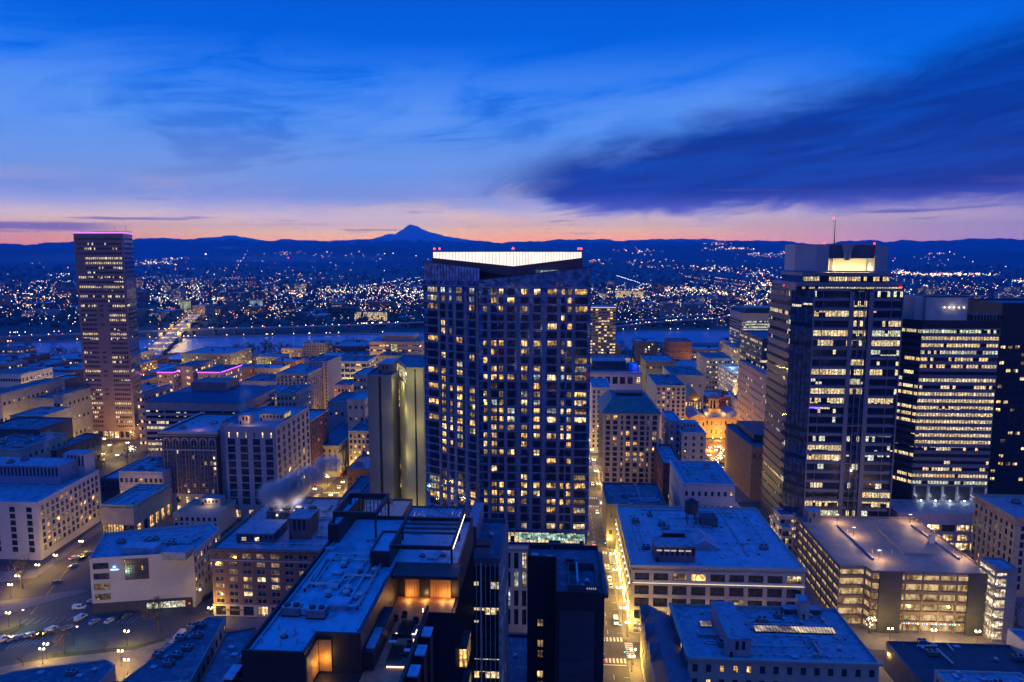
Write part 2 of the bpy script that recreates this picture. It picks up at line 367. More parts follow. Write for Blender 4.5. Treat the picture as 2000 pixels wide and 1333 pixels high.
# ------------------------------------------------------------------ windows and facades
WM = {}
def win_add(mb, w, h, pane, frame, style, base=None):
    """window in local space: x along the wall, z up, -y outward; origin at its lower left corner"""
    T = base or (lambda x, y, z: (x, y, z))
    def bx(x0, x1, y0, y1, z0, z1, m):
        mb.hexa([T(x0, y0, z0), T(x1, y0, z0), T(x1, y1, z0), T(x0, y1, z0), T(x0, y0, z1), T(x1, y0, z1), T(x1, y1, z1), T(x0, y1, z1)], m)
    if style == 'plain':
        mb.poly([T(0, -.05, 0), T(w, -.05, 0), T(w, -.05, h), T(0, -.05, h)], pane); return
    t = .11; d = -.14
    if pane in (W1, W2, W3):
        nn = {'two': 2, 'pair': 2, 'quad': 2, 'three': 3}.get(style, 1); cw = (w-2*t)/nn
        for q in range(nn):
            x0, x1 = t+q*cw, t+(q+1)*cw; r = random.random(); m = pane if r > .28 else random.choice((W4, W1, W2, CURT))
            zf = t+(h-2*t)*random.choice((0, 0, .18, .3)); xc = x1-(x1-x0)*random.choice((0, 0, .25, .4))
            mb.poly([T(x0, -.04, zf), T(xc, -.04, zf), T(xc, -.04, h-t), T(x0, -.04, h-t)], m)
            if zf > t: mb.poly([T(x0, -.04, t), T(x1, -.04, t), T(x1, -.04, zf), T(x0, -.04, zf)], W4)
            if xc < x1: mb.poly([T(xc, -.04, zf), T(x1, -.04, zf), T(x1, -.04, h-t), T(xc, -.04, h-t)], CURT)
    else: mb.poly([T(t, -.04, t), T(w-t, -.04, t), T(w-t, -.04, h-t), T(t, -.04, h-t)], pane)
    bx(0, w, d, 0, 0, t, frame); bx(0, w, d, 0, h-t, h, frame)
    bx(0, t, d+.01, 0, t, h-t, frame); bx(w-t, w, d+.01, 0, t, h-t, frame)
    if style in ('sash', 'pair', 'quad'): bx(t, w-t, d+.05, 0, h*.5-.05, h*.5+.05, frame)
    if style in ('pair', 'two', 'quad'): bx(w/2-.06, w/2+.06, d+.03, 0, t, h-t, frame)
    if style == 'three':
        for k in (1/3, 2/3): bx(w*k-.05, w*k+.05, d+.03, 0, t, h-t, frame)
    if style in ('sash', 'pair'): bx(-.12, w+.12, -.26, 0, -.16, 0, frame)
class Bld:
    def __init__(s, name, label, foot, z1, wall, roof=None, z0=0.0, cat='building', group=None, parapet=1.0, flat=True):
        s.foot = [(p[0], p[1]) for p in foot]; n = len(foot)
        ar = sum(s.foot[i][0]*s.foot[(i+1) % n][1]-s.foot[(i+1) % n][0]*s.foot[i][1] for i in range(n))
        if ar < 0: s.foot.reverse()
        s.c = Vector((sum(p[0] for p in foot)/n, sum(p[1] for p in foot)/n, z0)); s.z0 = z0; s.z1 = z1; s.wall = wall
        s.root = empty(name, s.c, label, cat, group); s.wins = []; s.roofmat = roof or ROOF; s.parapet = parapet
        FEET.append((s.foot, z1))
        if flat:
            mb = MB(); mb.prism(s.foot, z0, z1-parapet, wall, top=False)
            ins = s.inset(.35)
            n = len(s.foot)
            for i in range(n):      # parapet ring
                a, b = s.foot[i], s.foot[(i+1) % n]; c, d = ins[(i+1) % n], ins[i]
                mb.poly([(a[0], a[1], z1-parapet), (b[0], b[1], z1-parapet), (b[0], b[1], z1), (a[0], a[1], z1)], wall)
                mb.poly([(a[0], a[1], z1), (b[0], b[1], z1), (c[0], c[1], z1), (d[0], d[1], z1)], wall)
                mb.poly([(c[0], c[1], z1-parapet), (d[0], d[1], z1-parapet), (d[0], d[1], z1), (c[0], c[1], z1)], wall)
            mb.build('wall', s.root)
            mb = MB(); mb.poly([(p[0], p[1], z1-parapet+.01) for p in ins], s.roofmat); s.roof = mb.build('roof', s.root)
    def inset(s, d):
        n = len(s.foot); out = []
        for i in range(n):
            p, a, b = Vector(s.foot[i]), Vector(s.foot[i-1]), Vector(s.foot[(i+1) % n])
            t1 = (p-a).normalized(); t2 = (b-p).normalized()
            n1 = Vector((-t1.y, t1.x)); n2 = Vector((-t2.y, t2.x)); k = 1+n1.dot(n2)
            q = p+(n1+n2)*(d/max(k, .3)); out.append((q.x, q.y))
        return out
    def edge(s, e):
        a = Vector(s.foot[e]); b = Vector(s.foot[(e+1) % len(s.foot)]); L = (b-a).length; t = (b-a)/L
        return a, t, Vector((t.y, -t.x)), L
    def fb(s, mb, e, u0, u1, d0, d1, z0, z1, m):
        """box on the wall of edge e: u along, d outward"""
        a, t, n, L = s.edge(e)
        def T(u, d, z): q = a+t*u+n*d; return (q.x, q.y, z)
        mb.hexa([T(u0, d1, z0), T(u1, d1, z0), T(u1, d0, z0), T(u0, d0, z0), T(u0, d1, z1), T(u1, d1, z1), T(u1, d0, z1), T(u0, d0, z1)], m)
    def win(s, e, u, z, w, h, pane, frame, style='sash', out=0.0):
        s.wins.append((e, u, z, w, h, pane, frame, style, out))
    def facade(s, e, z0, z1, rows, cols, w, h, frame=.3, litp=.2, style='sash', fm=None, lits=None, mu=0.0, rowlit=None, wfm=None, u0=None, u1=None, sill=.5, fpart=True, grp=1):
        a, t, n, L = s.edge(e); u0 = mu if u0 is None else u0; u1 = L-mu if u1 is None else u1
        pu = (u1-u0)/cols; pz = (z1-z0)/rows; w = min(w, pu*.94); h = min(h, pz*.92)
        fm = fm or s.wall; wfm = wfm or METALD; lits = lits or LITS
        for r in range(rows):
            zz = z0+r*pz+(pz-h)*sill; on = False
            for c in range(cols):
                uu = u0+c*pu+(pu-w)/2; pr = rowlit[r] if rowlit else litp
                if c % grp == 0: on = random.random() < pr
                s.win(e, uu, zz, w, h, random.choice(lits) if on else DG, wfm, style)
        if frame:
            mb = MB()
            for c in range(cols+1):
                x0 = u0+c*pu-(pu-w)/2 if c else u0; x1 = u0+c*pu+(pu-w)/2 if c < cols else u1
                s.fb(mb, e, x0, x1, 0, frame, z0, z1, fm)
            for r in range(rows+1):
                b0 = z0+(r-1)*pz+(pz-h)*sill+h if r else z0; b1 = z0+r*pz+(pz-h)*sill if r < rows else z1
                if b1-b0 < .02: continue
                for c in range(cols): s.fb(mb, e, u0+c*pu+(pu-w)/2, u0+c*pu+(pu+w)/2, 0, frame-.04, b0, b1, fm)
            mb.build('facade_frame', s.root)
    def bands(s, e, z0, z1, rows, h, mats, spand=None, proud=.35, mu=.3, mull=3.0, u0=None, u1=None, piers=0, pm=None):
        """ribbon windows: each storey's glazing one part, spandrels proud of it"""
        a, t, n, L = s.edge(e); u0 = mu if u0 is None else u0; u1 = L-mu if u1 is None else u1
        pz = (z1-z0)/rows; sp = spand or s.wall
        for r in range(rows):
            zz = z0+r*pz+(pz-h)*.6; mb = MB(); m = random.choice(mats)
            s.fb(mb, e, u0, u1, 0, .06, zz, zz+h, m)
            k = u0+mull
            while k < u1-.3 and mull: s.fb(mb, e, k-.05, k+.05, .06, .16, zz, zz+h, METALD); k += mull
            mb.build('window_band', s.root)
        mb = MB()
        for r in range(rows+1):
            b0 = z0+(r-1)*pz+(pz-h)*.6+h if r else z0; b1 = z0+r*pz+(pz-h)*.6 if r < rows else z1
            if b1 > b0: s.fb(mb, e, u0-.3, u1+.3, 0, proud, b0, b1, sp)
        mb.build('spandrels', s.root)
        if piers:
            mb = MB()
            for i in range(piers+1):
                k = u0+(u1-u0)*i/piers; s.fb(mb, e, k-.35, k+.35, 0, proud+.08, z0, z1, pm or sp)
            mb.build('piers', s.root)
    def cornice(s, edges, z, h=.6, out=.5, m=None, name='cornice'):
        mb = MB()
        for e in edges:
            L = s.edge(e)[3]; s.fb(mb, e, -out+.02, L+out-.02, 0, out, z-h, z, m or s.wall)
        mb.build(name, s.root)
    def rect(s, name, x0, x1, y0, y1, z0, z1, m, par=None):
        mb = MB(); mb.box(x0, x1, y0, y1, z0, z1, m); return mb.build(name, par or s.root)
    def finish(s, cap=100, merge=False):
        if not s.wins: return s
        wl = sorted(s.wins, key=lambda q: -q[3]*q[4]*((q[5] is not DG)+1.2)) if not merge else s.wins
        ind, rest = (wl[:cap], wl[cap:]) if not merge else ([], wl)
        R = Vector(s.root.location)
        for (e, u, z, w, h, pane, frame, style, out) in ind:
            key = (round(w, 2), round(h, 2), pane.name, frame.name, style, random.randrange(5) if pane is not DG else 0)
            if key not in WM:
                mb = MB(); win_add(mb, w, h, pane, frame, style); WM[key] = mb.mesh('window')
            o = bpy.data.objects.new('window', WM[key]); COL.objects.link(o); o.parent = s.root
            a, t, n, L = s.edge(e); q = a+t*u+n*out
            o.location = (q.x-R.x, q.y-R.y, z-R.z); o.rotation_euler = (0, 0, atan2(t.y, t.x))
        if rest:
            mb = MB()
            for (e, u, z, w, h, pane, frame, style, out) in rest:
                a, t, n, L = s.edge(e)
                def T(x, y, zz, a=a, t=t, n=n, u=u, z=z, out=out): q = a+t*(u+x)-n*(y-out); return (q.x, q.y, z+zz)
                win_add(mb, w, h, pane, frame, style, T)
            o = mb.build('window', s.root)
            if not merge or len(rest) > 1: tag(o, kind='stuff')
        s.wins = []; return s
FEET = []
def rect(x0, x1, y0, y1): return [(x0, y0), (x1, y0), (x1, y1), (x0, y1)]
def rectpx(xl, xr, yt, Y, depth):
    """front wall seen from px xl to xr with its roof line at row yt, standing Y metres out"""
    a = PD(xl, yt, Y); b = PD(xr, yt, Y); return rect(a.x, b.x, Y, Y+depth), (a.z+b.z)/2
# rooftop gear: shared meshes
def _ac():
    mb = MB(); mb.box(-1.6, 1.6, -1.0, 1.0, .3, 1.7, METAL); mb.box(-1.7, 1.7, -1.1, 1.1, .1, .3, METALD)
    for x in (-.8, .8): mb.tube((x, 0, 1.7), (x, 0, 1.95), .6, .6, 10, METALD)
    for k in range(6): mb.box(-1.63, 1.63, -1.04, 1.04, .5+k*.18, .54+k*.18, METALD)
    return mb.mesh('air_conditioner')
def _fan():
    mb = MB(); mb.tube((0, 0, 0), (0, 0, 1.0), .45, .45, 8, METAL); mb.tube((0, 0, 1.0), (0, 0, 1.3), .75, .5, 8, METAL); mb.tube((0, 0, -.1), (0, 0, .1), .7, .7, 8, METALD); return mb.mesh('roof_fan')
def _pipe():
    mb = MB(); mb.tube((0, 0, 0), (0, 0, 1.1), .12, .12, 6, METAL); mb.tube((0, 0, 1.1), (0, 0, 1.25), .2, .12, 6, METAL); return mb.mesh('vent_pipe')
def _duct():
    mb = MB(); mb.box(-4, 4, -.4, .4, .4, 1.1, METAL); mb.box(3.3, 4.0, -.41, .41, 0, .4, METAL); mb.box(-4.0, -3.3, .4, 2.6, .42, 1.08, METAL)
    for k in range(7): mb.box(-3.6+k*1.1, -3.5+k*1.1, -.46, .46, .36, 1.16, METALD)
    return mb.mesh('duct')
def _hatch():
    mb = MB(); mb.box(-1, 1, -.7, .7, 0, .5, METAL); mb.box(-1.06, 1.06, -.76, .76, .5, .6, ROOFL); return mb.mesh('roof_hatch')
GEAR = [('air_conditioner', _ac(), 3.4), ('roof_fan', _fan(), 1.5), ('vent_pipe', _pipe(), .6), ('vent_pipe', None, .6), ('duct', _duct(), 8.5), ('roof_hatch', _hatch(), 2.2)]
GEAR[3] = GEAR[2]
def gear(b, n, x0, x1, y0, y1, z, kinds=(0, 0, 1, 1, 2, 3, 4, 5)):
    used = []
    for _ in range(n*4):
        if n <= 0: break
        nm, me, r = GEAR[random.choice(kinds)]; x = random.uniform(x0, x1); y = random.uniform(y0, y1)
        if any(abs(x-a)+abs(y-c) < (r+q)*.62 for a, c, q in used): continue
        if r > 3 and (x1-x0 < 12 or x-x0 < r/2 or x1-x < r/2): continue
        used.append((x, y, r)); o = bpy.data.objects.new(nm, me); COL.objects.link(o); o.parent = b.root
        o.location = (x-b.c.x, y-b.c.y, z-b.c.z); o.rotation_euler = (0, 0, random.choice((0, pi/2, 0))); n -= 1
def clutter(b, x0, x1, y0, y1, z, n=6):
    mb = MB()
    for _ in range(n):
        x, y = random.uniform(x0, x1), random.uniform(y0, y1); r = random.choice((.12, .18, .3)); zz = z+.35+random.random()*.3
        for k in range(random.choice((2, 3, 4))):
            if k % 2: nx, ny = random.uniform(x0, x1), y
            else: nx, ny = x, random.uniform(y0, y1)
            mb.tube((x, y, zz), (nx, ny, zz), r, r, 5, METAL)
            d = 0
            while d < abs(nx-x)+abs(ny-y): f = d/(abs(nx-x)+abs(ny-y)+.01); mb.box(x+(nx-x)*f-.15, x+(nx-x)*f+.15, y+(ny-y)*f-.15, y+(ny-y)*f+.15, z, zz, METALD); d += 4
            x, y = nx, ny
    return mb.build('pipe_run', b.root)
def hut(b, x0, x1, y0, y1, z0, z1, m, name='stair_house', roofm=None):
    mb = MB(); mb.box(x0, x1, y0, y1, z0, z1, m); mb.box(x0-.15, x1+.15, y0-.15, y1+.15, z1, z1+.25, roofm or ROOF)
    if x1-x0 > 2.5: mb.box(x0+.6, x0+1.5, y0-.06, y0, z0, z0+2.0, METALD)
    k = x0+2.2
    while k < x1-1.4 and z1-z0 > 2.2: mb.box(k, k+1.0, y0-.05, y0, z0+(z1-z0)*.45, z1-.6, METALD); k += 2.0
    return mb.build(name, b.root)
# ================================================================== TERRAIN, RIVER, HILLS, HAZE
def interp(pts, x):
    if x <= pts[0][0]: return pts[0][1]
    for (a, ya), (b, yb) in zip(pts, pts[1:]):
        if x <= b:
            t = (x-a)/(b-a); return ya+(yb-ya)*t
    return pts[-1][1]
SKY1 = [(-400, 478), (0, 476), (60, 478), (100, 474), (150, 472), (270, 467), (320, 464), (340, 467), (380, 467), (410, 464), (455, 460), (480, 463), (505, 469), (530, 471), (560, 467), (600, 470), (650, 471), (690, 468), (720, 468), (745, 462), (760, 458), (773, 457), (790, 446), (803, 439), (817, 443), (840, 454), (870, 461), (900, 467), (940, 471), (980, 475), (1010, 472), (1050, 472), (1090, 468), (1150, 468), (1175, 467), (1210, 471), (1260, 468), (1320, 467), (1380, 467), (1420, 471), (1450, 470), (1530, 471), (1570, 475), (1590, 479), (1620, 476), (1650, 471), (1700, 469), (1730, 473), (1765, 469), (1800, 471), (1850, 470), (1900, 466), (1950, 466), (2000, 468), (2400, 470)]
SKY2 = [(-400, 490), (0, 486), (100, 487), (140, 493), (270, 506), (420, 500), (500, 493), (600, 492), (640, 487), (680, 480), (730, 478), (770, 482), (810, 488), (900, 490), (1000, 488), (1150, 486), (1250, 484), (1300, 480), (1340, 482), (1380, 478), (1410, 473), (1440, 472), (1480, 475), (1530, 485), (1570, 492), (1650, 500), (1740, 495), (1850, 491), (2000, 494), (2400, 494)]
SKY3 = [(-400, 530), (0, 520), (200, 524), (400, 526), (700, 524), (1000, 514), (1150, 505), (1300, 508), (1500, 512), (1650, 520), (1800, 516), (2000, 522), (2400, 530)]
def hnoise(a, b): return sin(a*1.7+b*.9)*.5+sin(a*4.1-b*2.3+1.2)*.28+sin(a*9.7+b*5.1+2.2)*.14
RID = [(SKY1, 17500, 1900), (SKY2, 11000, 1300), (SKY3, 7200, 1100)]
def height(az, R):
    px = CX+F*tan(az+YAW)/cos(PITCH)
    z = 0
    for k, (sk, R0, wd) in enumerate(RID):
        y = interp(sk, px); e = atan((CY-y)/F)-PITCH
        H = HC+R0*tan(e)/math.sqrt(1+((px-CX)/F)**2)
        H = max(H, 0); H += (hnoise(az*40, k*3)*9+hnoise(az*170, k*5)*4 if k else hnoise(az*110, 1)*14+hnoise(az*330, 2)*6)
        z = max(z, H*math.exp(-((R-R0)/wd)**2))
    return z
def land():
    # one sheet: flat city ground running out to the horizon, rising into the hills
    ground = surf('city_ground', (.045, .05, .05), .95, var=.5, scale=.004, stain=(.02, (.10, .10, .10), .55, .7, .6))
    woods = surf('wooded_slope', (.05, .07, .07), 1.0, var=.5, scale=.0016, stain=(.0045, (.30, .34, .40), .50, .58, .0))
    nt = woods.node_tree; nn = NT.__new__(NT); nn.t = nt; pr = [q for q in nt.nodes if q.type == 'BSDF_PRINCIPLED'][0]; src = pr.inputs['Base Color'].links[0].from_socket; gg = nn.n('ShaderNodeNewGeometry'); sz = nn.n('ShaderNodeSeparateXYZ'); nn.link(gg.outputs['Position'], sz.inputs[0])
    sn = nn.m('MULTIPLY', nn.sstep(nn.m('ADD', sz.outputs[2], nn.m('MULTIPLY', nn.noise(gg.outputs['Position'], .004, 5, .65), 420)), 660, 760), .8)
    nn.link(nn.mix(sn, src, (.62, .66, .72, 1)), pr.inputs['Base Color'])
    Rs = [0, 60, 120, 180, 240, 320, 420, 560, 760, 1000, 1400, 2000, 3000, 4200]
    mb = MB(); n = 96
    mb.poly([(-3500*1.0, -600, 0), (3500, -600, 0), (7000, 4300, 0), (-7000, 4300, 0)], ground)
    o = mb.build('ground'); tag(o, kind='structure')
    mb = MB(); k = mb.slot(woods); NA = 760; R2 = [4000+i*180 for i in range(86)]
    a0, a1 = radians(-47), radians(41)
    for R in R2:
        for i in range(NA+1):
            a = a0+(a1-a0)*i/NA; mb.v.append((R*sin(a), R*cos(a), height(a, R)-(.6 if R < 4100 else 0)))
    for r in range(len(R2)-1):
        for i in range(NA):
            q = r*(NA+1)+i; mb.f.append((q, q+1, q+NA+2, q+NA+1)); mb.mi.append(k)
    o = mb.build('hills'); tag(o, kind='structure')
    for p in o.data.polygons: p.use_smooth = True
land()
def river():
    m = bpy.data.materials.new('river_water'); m.use_nodes = True; n = NT(m.node_tree)
    g = n.n('ShaderNodeNewGeometry'); p = n.n('ShaderNodeBsdfPrincipled')
    p.inputs['Base Color'].default_value = (.02, .11, .30, 1); p.inputs['Roughness'].default_value = .3; p.inputs['Specular IOR Level'].default_value = 1.0
    b = n.n('ShaderNodeBump'); b.inputs['Strength'].default_value = 1.0; b.inputs['Distance'].default_value = 3.5
    n.link(n.noise(g.outputs['Position'], .09, 4, .6), b.inputs['Height']); n.link(b.outputs[0], p.inputs['Normal'])
    o = n.n('ShaderNodeOutputMaterial'); n.link(p.outputs[0], o.inputs[0])
    near = [P(-300, 706), P(0, 698), P(160, 694), P(400, 691), P(700, 688), P(1150, 684), P(1450, 688), P(2300, 705)]
    far = [P(2300, 655), P(1450, 646), P(1150, 648), P(700, 654), P(400, 660), P(160, 666), P(0, 671), P(-300, 678)]
    mb = MB(); mb.poly([(v.x, v.y, .06) for v in near+far], m); o = mb.build('river'); tag(o, kind='structure')
    # embankment walls along both banks
    mb = MB()
    for pts, w in ((near, -6), (far, 6)):
        for a, c in zip(pts, pts[1:]):
            mb.hexa([(a.x, a.y, -.5), (c.x, c.y, -.5), (c.x, c.y+w, -.5), (a.x, a.y+w, -.5), (a.x, a.y, 2.2), (c.x, c.y, 2.2), (c.x, c.y+w, 2.2), (a.x, a.y+w, 2.2)], CONC)
    o = mb.build('embankment'); tag(o, kind='structure')
river()
def haze():
    m = bpy.data.materials.new('morning_haze'); m.use_nodes = True; n = NT(m.node_tree)
    v = n.n('ShaderNodeVolumePrincipled'); v.inputs['Color'].default_value = (.05, .44, 1.0, 1); v.inputs['Density'].default_value = HAZE_D
    v.inputs['Anisotropy'].default_value = 0.0
    o = n.n('ShaderNodeOutputMaterial'); n.link(v.outputs[0], o.inputs['Volume'])
    mb = MB(); mb.box(-16500, 16500, -900, 19600, -1.5, 1010, m)
    o = mb.build('haze'); tag(o, 'pale blue morning haze over the city and the hills', 'haze', kind='stuff')
HAZE_D = 7.2e-5
haze()
# ================================================================== LARGE BUILDINGS NEAR THE CAMERA
def pxX(px, py, Y): return PD(px, py, Y).x
# ---- central glass tower on its stone podium
def glass_tower():
    zt = PD(985, 1070, 262).z
    x0 = pxX(985, 1070, 262); x1 = 12.4
    b = Bld('stone_podium', 'pale stone podium with tall window slots at the foot of the central glass tower', rect(x0, x1, 262, 322), zt, STONE, cat='building')
    b.facade(0, 3, zt-1.2, 4, 10, 1.7, 6.4, frame=.5, litp=.35, style='two', lits=[W3, W2, W3], grp=1)
    b.facade(1, 3, zt-1.2, 4, 16, 1.7, 6.4, frame=.5, litp=.3, style='two', lits=[W2, W1])
    b.cornice([0, 1], zt, .5, .5, STONE)
    mb = MB()
    for i in range(12): mb.box(x0+.5+i*2.5, x0+.56+i*2.5, 262.6, 262.64, zt, zt+1.1, METAL)
    mb.box(x0+.3, x1-.3, 262.58, 262.66, zt+1.1, zt+1.16, METAL); mb.build('railing', b.root)
    b.finish()
    # body
    A = (pxX(827, 520, 286), 286); B1 = (pxX(937, 560, 271.5), 271.5); B2 = (pxX(935, 560, 267), 267); C = (pxX(1154, 540, 267), 267)
    GW = glass_dark('curtain_glass', (.22, .36, .62), .06, .8, 1.0)
    FR = surf('tower_panel', (.22, .24, .32), .4, .3, var=.25, scale=.1)
    zt2 = 136.4
    t = Bld('glass_tower', 'tall dark blue glass residential tower with glowing white crown, tallest in the centre', [A, B1, B2, C, (C[0], 322), (A[0], 322)], zt2, GW, z0=zt+.02, cat='tower', roof=ROOFD)
    L = t.edge(0)[3]; fl = 29; zb = zt+5.5; ph = (zt2-2-zb)/fl
    left = [(845, 25), (866, 11), (881, 7), (898, 14), (922, 13)]
    right = [(948, 8), (965, 11), (979, 9), (998, 14), (1024, 12), (1049, 13), (1078, 18), (1099, 7), (1112, 9), (1134, 24)]
    # lit share of each storey from the bottom, read off the photograph
    share = [.62, .1, .55, .62, .55, .5, .06, .05, .2, .4, .45, .55, .62, .70, .72, .75, .55, .30, .75, .5, .42, .3, .3, .06, .22, .10, .3, .12, .5]
    for e, cols, y in ((0, left, 277), (2, right, 267)):
        a, tt, nn, LL = t.edge(e)
        for r in range(fl):
            big = r in (17, 18)
            for cxp, wp in cols:
                u = (pxX(cxp, 700, y)-a.x)/tt.x if e else LL*(cxp-827)/110; w = wp/F*y*1.04; zz = zb+r*ph+.45
                pr = share[r]*(1.15 if e == 2 else (.75 if r > 16 else 1.2))
                on = random.random() < pr
                if r in (23, 24) and e == 0: on = random.random() < .15
                m = random.choice([W1, W2, W1, W2, W1, W4, W4, W1, W2, W1, W3, W2, W4]) if on else DG
                if r >= 27 and e == 0: m = W3 if random.random() < .7 else DG
                if r == 22 and cxp in (845, 898, 965, 1078, 1024, 1049) : m = W1
                t.win(e, max(.3, u-w/2), zz, w, ph-.95, m, METALD, 'three' if w > 4 else 'two' if w > 1.9 else 'frame', out=.02)
    mb = MB(); mb.box(A[0], x0-.05, 290, 321.9, 0, zt, FR); mb.build('tower_base', t.root)
    # floor slabs, mullion fins and solid columns
    for e, st in ((0, 1.45), (2, 1.45), (3, 1.8)):
        L = t.edge(e)[3]; mb = MB(); k = 0
        while k < L: t.fb(mb, e, k, k+.05, .0, .22, zb, zt2, surf('mullion_grey', (.09, .10, .13), .5, .4)); k += st*(2 if e != 3 else 1)
        mb.build('mullions', t.root)
        mb = MB()
        for r in range(fl+1):
            t.fb(mb, e, 0, L, 0, .22 if r % 3 else .42, zb+r*ph-.12, zb+r*ph+.2, FR)
        mb.build('floor_slabs', t.root)
    mb = MB()
    for cxp in (857, 873, 889, 910, 932): u = t.edge(0)[3]*(cxp-827)/110; t.fb(mb, 0, u-.6, u+.6, 0, .12, zb, zt2-4, FR)
    for cxp in (955, 988, 1012, 1037, 1062, 1090, 1120): u = pxX(cxp, 700, 267)-B2[0]; t.fb(mb, 2, u-.65, u+.65, 0, .12, zb, zt2-8, FR)
    mb.build('panels', t.root)
    # side wall windows
    t.facade(3, zb, zt2-3, 28, 11, 2.6, 2.3, frame=0, litp=.4, style='two', fpart=False)
    # lobby band under the body
    mb = MB(); a, tt, nn, LL = t.edge(2)
    t.fb(mb, 2, 6, LL-1, .02, .12, zt+.4, zt+4.2, OFF_F); 
    o = mb.build('lobby_glass', t.root)
    mb = MB(); t.fb(mb, 2, LL*.35, LL-1.2, .14, .24, zt+1.4, zt+4.0, lit('lobby_green', (.12, .26, .2), (.62, .95, .8), 1.3)); mb.build('amenity_window', t.root)
    # slanted glass screens above the roof
    SG = glass_dark('screen_glass', (.07, .22, .52), .2, .6, .9)
    mb = MB(); m2 = MB()
    def screen(p, q, za, zc, zbot):
        mb.hexa([(p[0], p[1]-.3, zbot), (q[0], q[1]-.3, zbot), (q[0], q[1], zbot), (p[0], p[1], zbot), (p[0], p[1]-.3, za), (q[0], q[1]-.3, zc), (q[0], q[1], zc), (p[0], p[1], za)], SG)
        n = int((Vector(q)-Vector(p)).length/1.45)
        m2.hexa([(p[0]-.1, p[1]-.5, za-.1), (q[0]+.1, q[1]-.5, zc-.1), (q[0]+.1, q[1]-.25, zc-.1), (p[0]-.1, p[1]-.25, za-.1), (p[0]-.1, p[1]-.5, za+.2), (q[0]+.1, q[1]-.5, zc+.2), (q[0]+.1, q[1]-.25, zc+.2), (p[0]-.1, p[1]-.25, za+.2)], METALD)
        for i in range(n+1):
            f = i/n; x = p[0]+(q[0]-p[0])*f; y = p[1]+(q[1]-p[1])*f; m2.box(x-.04, x+.04, y-.45, y-.3, zbot, za+(zc-za)*f+.15, METALD)
    screen(A, B1, PD(827, 511, 286).z, PD(937, 524, 271.5).z, zt2+.01)
    screen(B2, C, PD(935, 549, 267).z+.3, PD(1154, 522, 267).z, zt2+.01)
    mb.hexa([(C[0]-.3, C[1], zt2), (C[0], C[1], zt2), (C[0], 320, zt2), (C[0]-.3, 320, zt2), (C[0]-.3, C[1], 141.6), (C[0], C[1], 141.6), (C[0], 320, 139), (C[0]-.3, 320, 139)], SG)
    mb.build('glass_screen', t.root); m2.build('screen_mullions', t.root)
    # lit top-floor glazing behind the left screen and along the right
    mb = MB()
    for px in (880, 898, 908, 921): 
        x = pxX(px, 540, 288); w = 1.1; mb.box(x-w, x+w, 288.2, 288.4, zt2+.1, 141.5, W3)
    mb.build('penthouse_window', t.root)
    mb = MB(); x = pxX(1046, 545, 272); xe = pxX(1103, 545, 272); mb.box(x, xe, 272, 272.2, 137, 140.8, lit('roof_plant_lit', (.16, .24, .34), (.5, .66, .82), .8)); mb.build('plant_screen', t.root)
    # crown: glowing prow over a dark maroon fascia
    CR = bpy.data.materials.new('crown_light'); CR.use_nodes = True; n = NT(CR.node_tree)
    g = n.n('ShaderNodeNewGeometry'); s2 = n.n('ShaderNodeSeparateXYZ'); n.link(g.outputs['Position'], s2.inputs[0])
    f = n.m('FRACT', n.m('MULTIPLY', s2.outputs[0], .85)); f2 = n.noise(n.comb(n.m('FLOOR', n.m('MULTIPLY', s2.outputs[0], .85)), 0.0), 3.1, 1, .5)
    e = n.n('ShaderNodeEmission'); n.link(n.mix(n.m('MULTIPLY', f, f2), (1.0, .88, .80, 1), (1.0, .70, .60, 1)), e.inputs[0]); n.link(n.m('ADD', .85, n.m('MULTIPLY', n.noise(g.outputs['Position'], .35, 3, .6), .9)), e.inputs[1])
    o = n.n('ShaderNodeOutputMaterial'); n.link(e.outputs[0], o.inputs[0])
    MAR = surf('maroon_fascia', (.12, .06, .075), .6, var=.15, scale=.1)
    pl = (pxX(846, 495, 284), 284); pm = (pxX(1003, 500, 269.5), 269.5); pr = (pxX(1136, 495, 284), 284)
    top = 147.6; zl, zm, zr = PD(846, 504, 284).z, PD(1003, 520.5, 269.5).z, PD(1136, 504, 284).z
    cb = MB(); fins = MB()
    for p, q, za, zc in ((pl, pm, zl, zm), (pm, pr, zm, zr)):
        cb.hexa([(p[0], p[1], za), (q[0], q[1], zc), (q[0], q[1]+1, zc), (p[0], p[1]+1, za), (p[0], p[1], top), (q[0], q[1], top), (q[0], q[1]+1, top), (p[0], p[1]+1, top)], CR)
        N = 24
        for i in range(N+1):
            f = i/N; x = p[0]+(q[0]-p[0])*f; y = p[1]+(q[1]-p[1])*f; z = za+(zc-za)*f
            fins.box(x-.05, x+.05, y-.3, y, z, top, METALD)
        fins.hexa([(p[0], p[1]-.3, top), (q[0], q[1]-.3, top), (q[0], q[1]+1, top), (p[0], p[1]+1, top), (p[0], p[1]-.3, top+.35), (q[0], q[1]-.3, top+.35), (q[0], q[1]+1, top+.35), (p[0], p[1]+1, top+.35)], MAR)
    cb.build('crown_light', t.root); fins.build('crown_fins', t.root)
    mb = MB(); fl2, fm2, fr2 = PD(843, 514, 283).z, PD(1003, 541, 268.5).z, PD(1138, 527, 283).z
    pl2 = (pxX(843, 500, 283), 283); pm2 = (pm[0], 268.6); pr2 = (pxX(1138, 500, 283), 283)
    for p, q, za, zc, ta, tb in ((pl2, pm2, fl2, fm2, zl, zm), (pm2, pr2, fm2, fr2, zm, zr)):
        mb.hexa([(p[0], p[1], za), (q[0], q[1], zc), (q[0], q[1]+3, zc), (p[0], p[1]+3, za), (p[0], p[1], ta), (q[0], q[1], tb), (q[0], q[1]+3, tb), (p[0], p[1]+3, ta)], MAR)
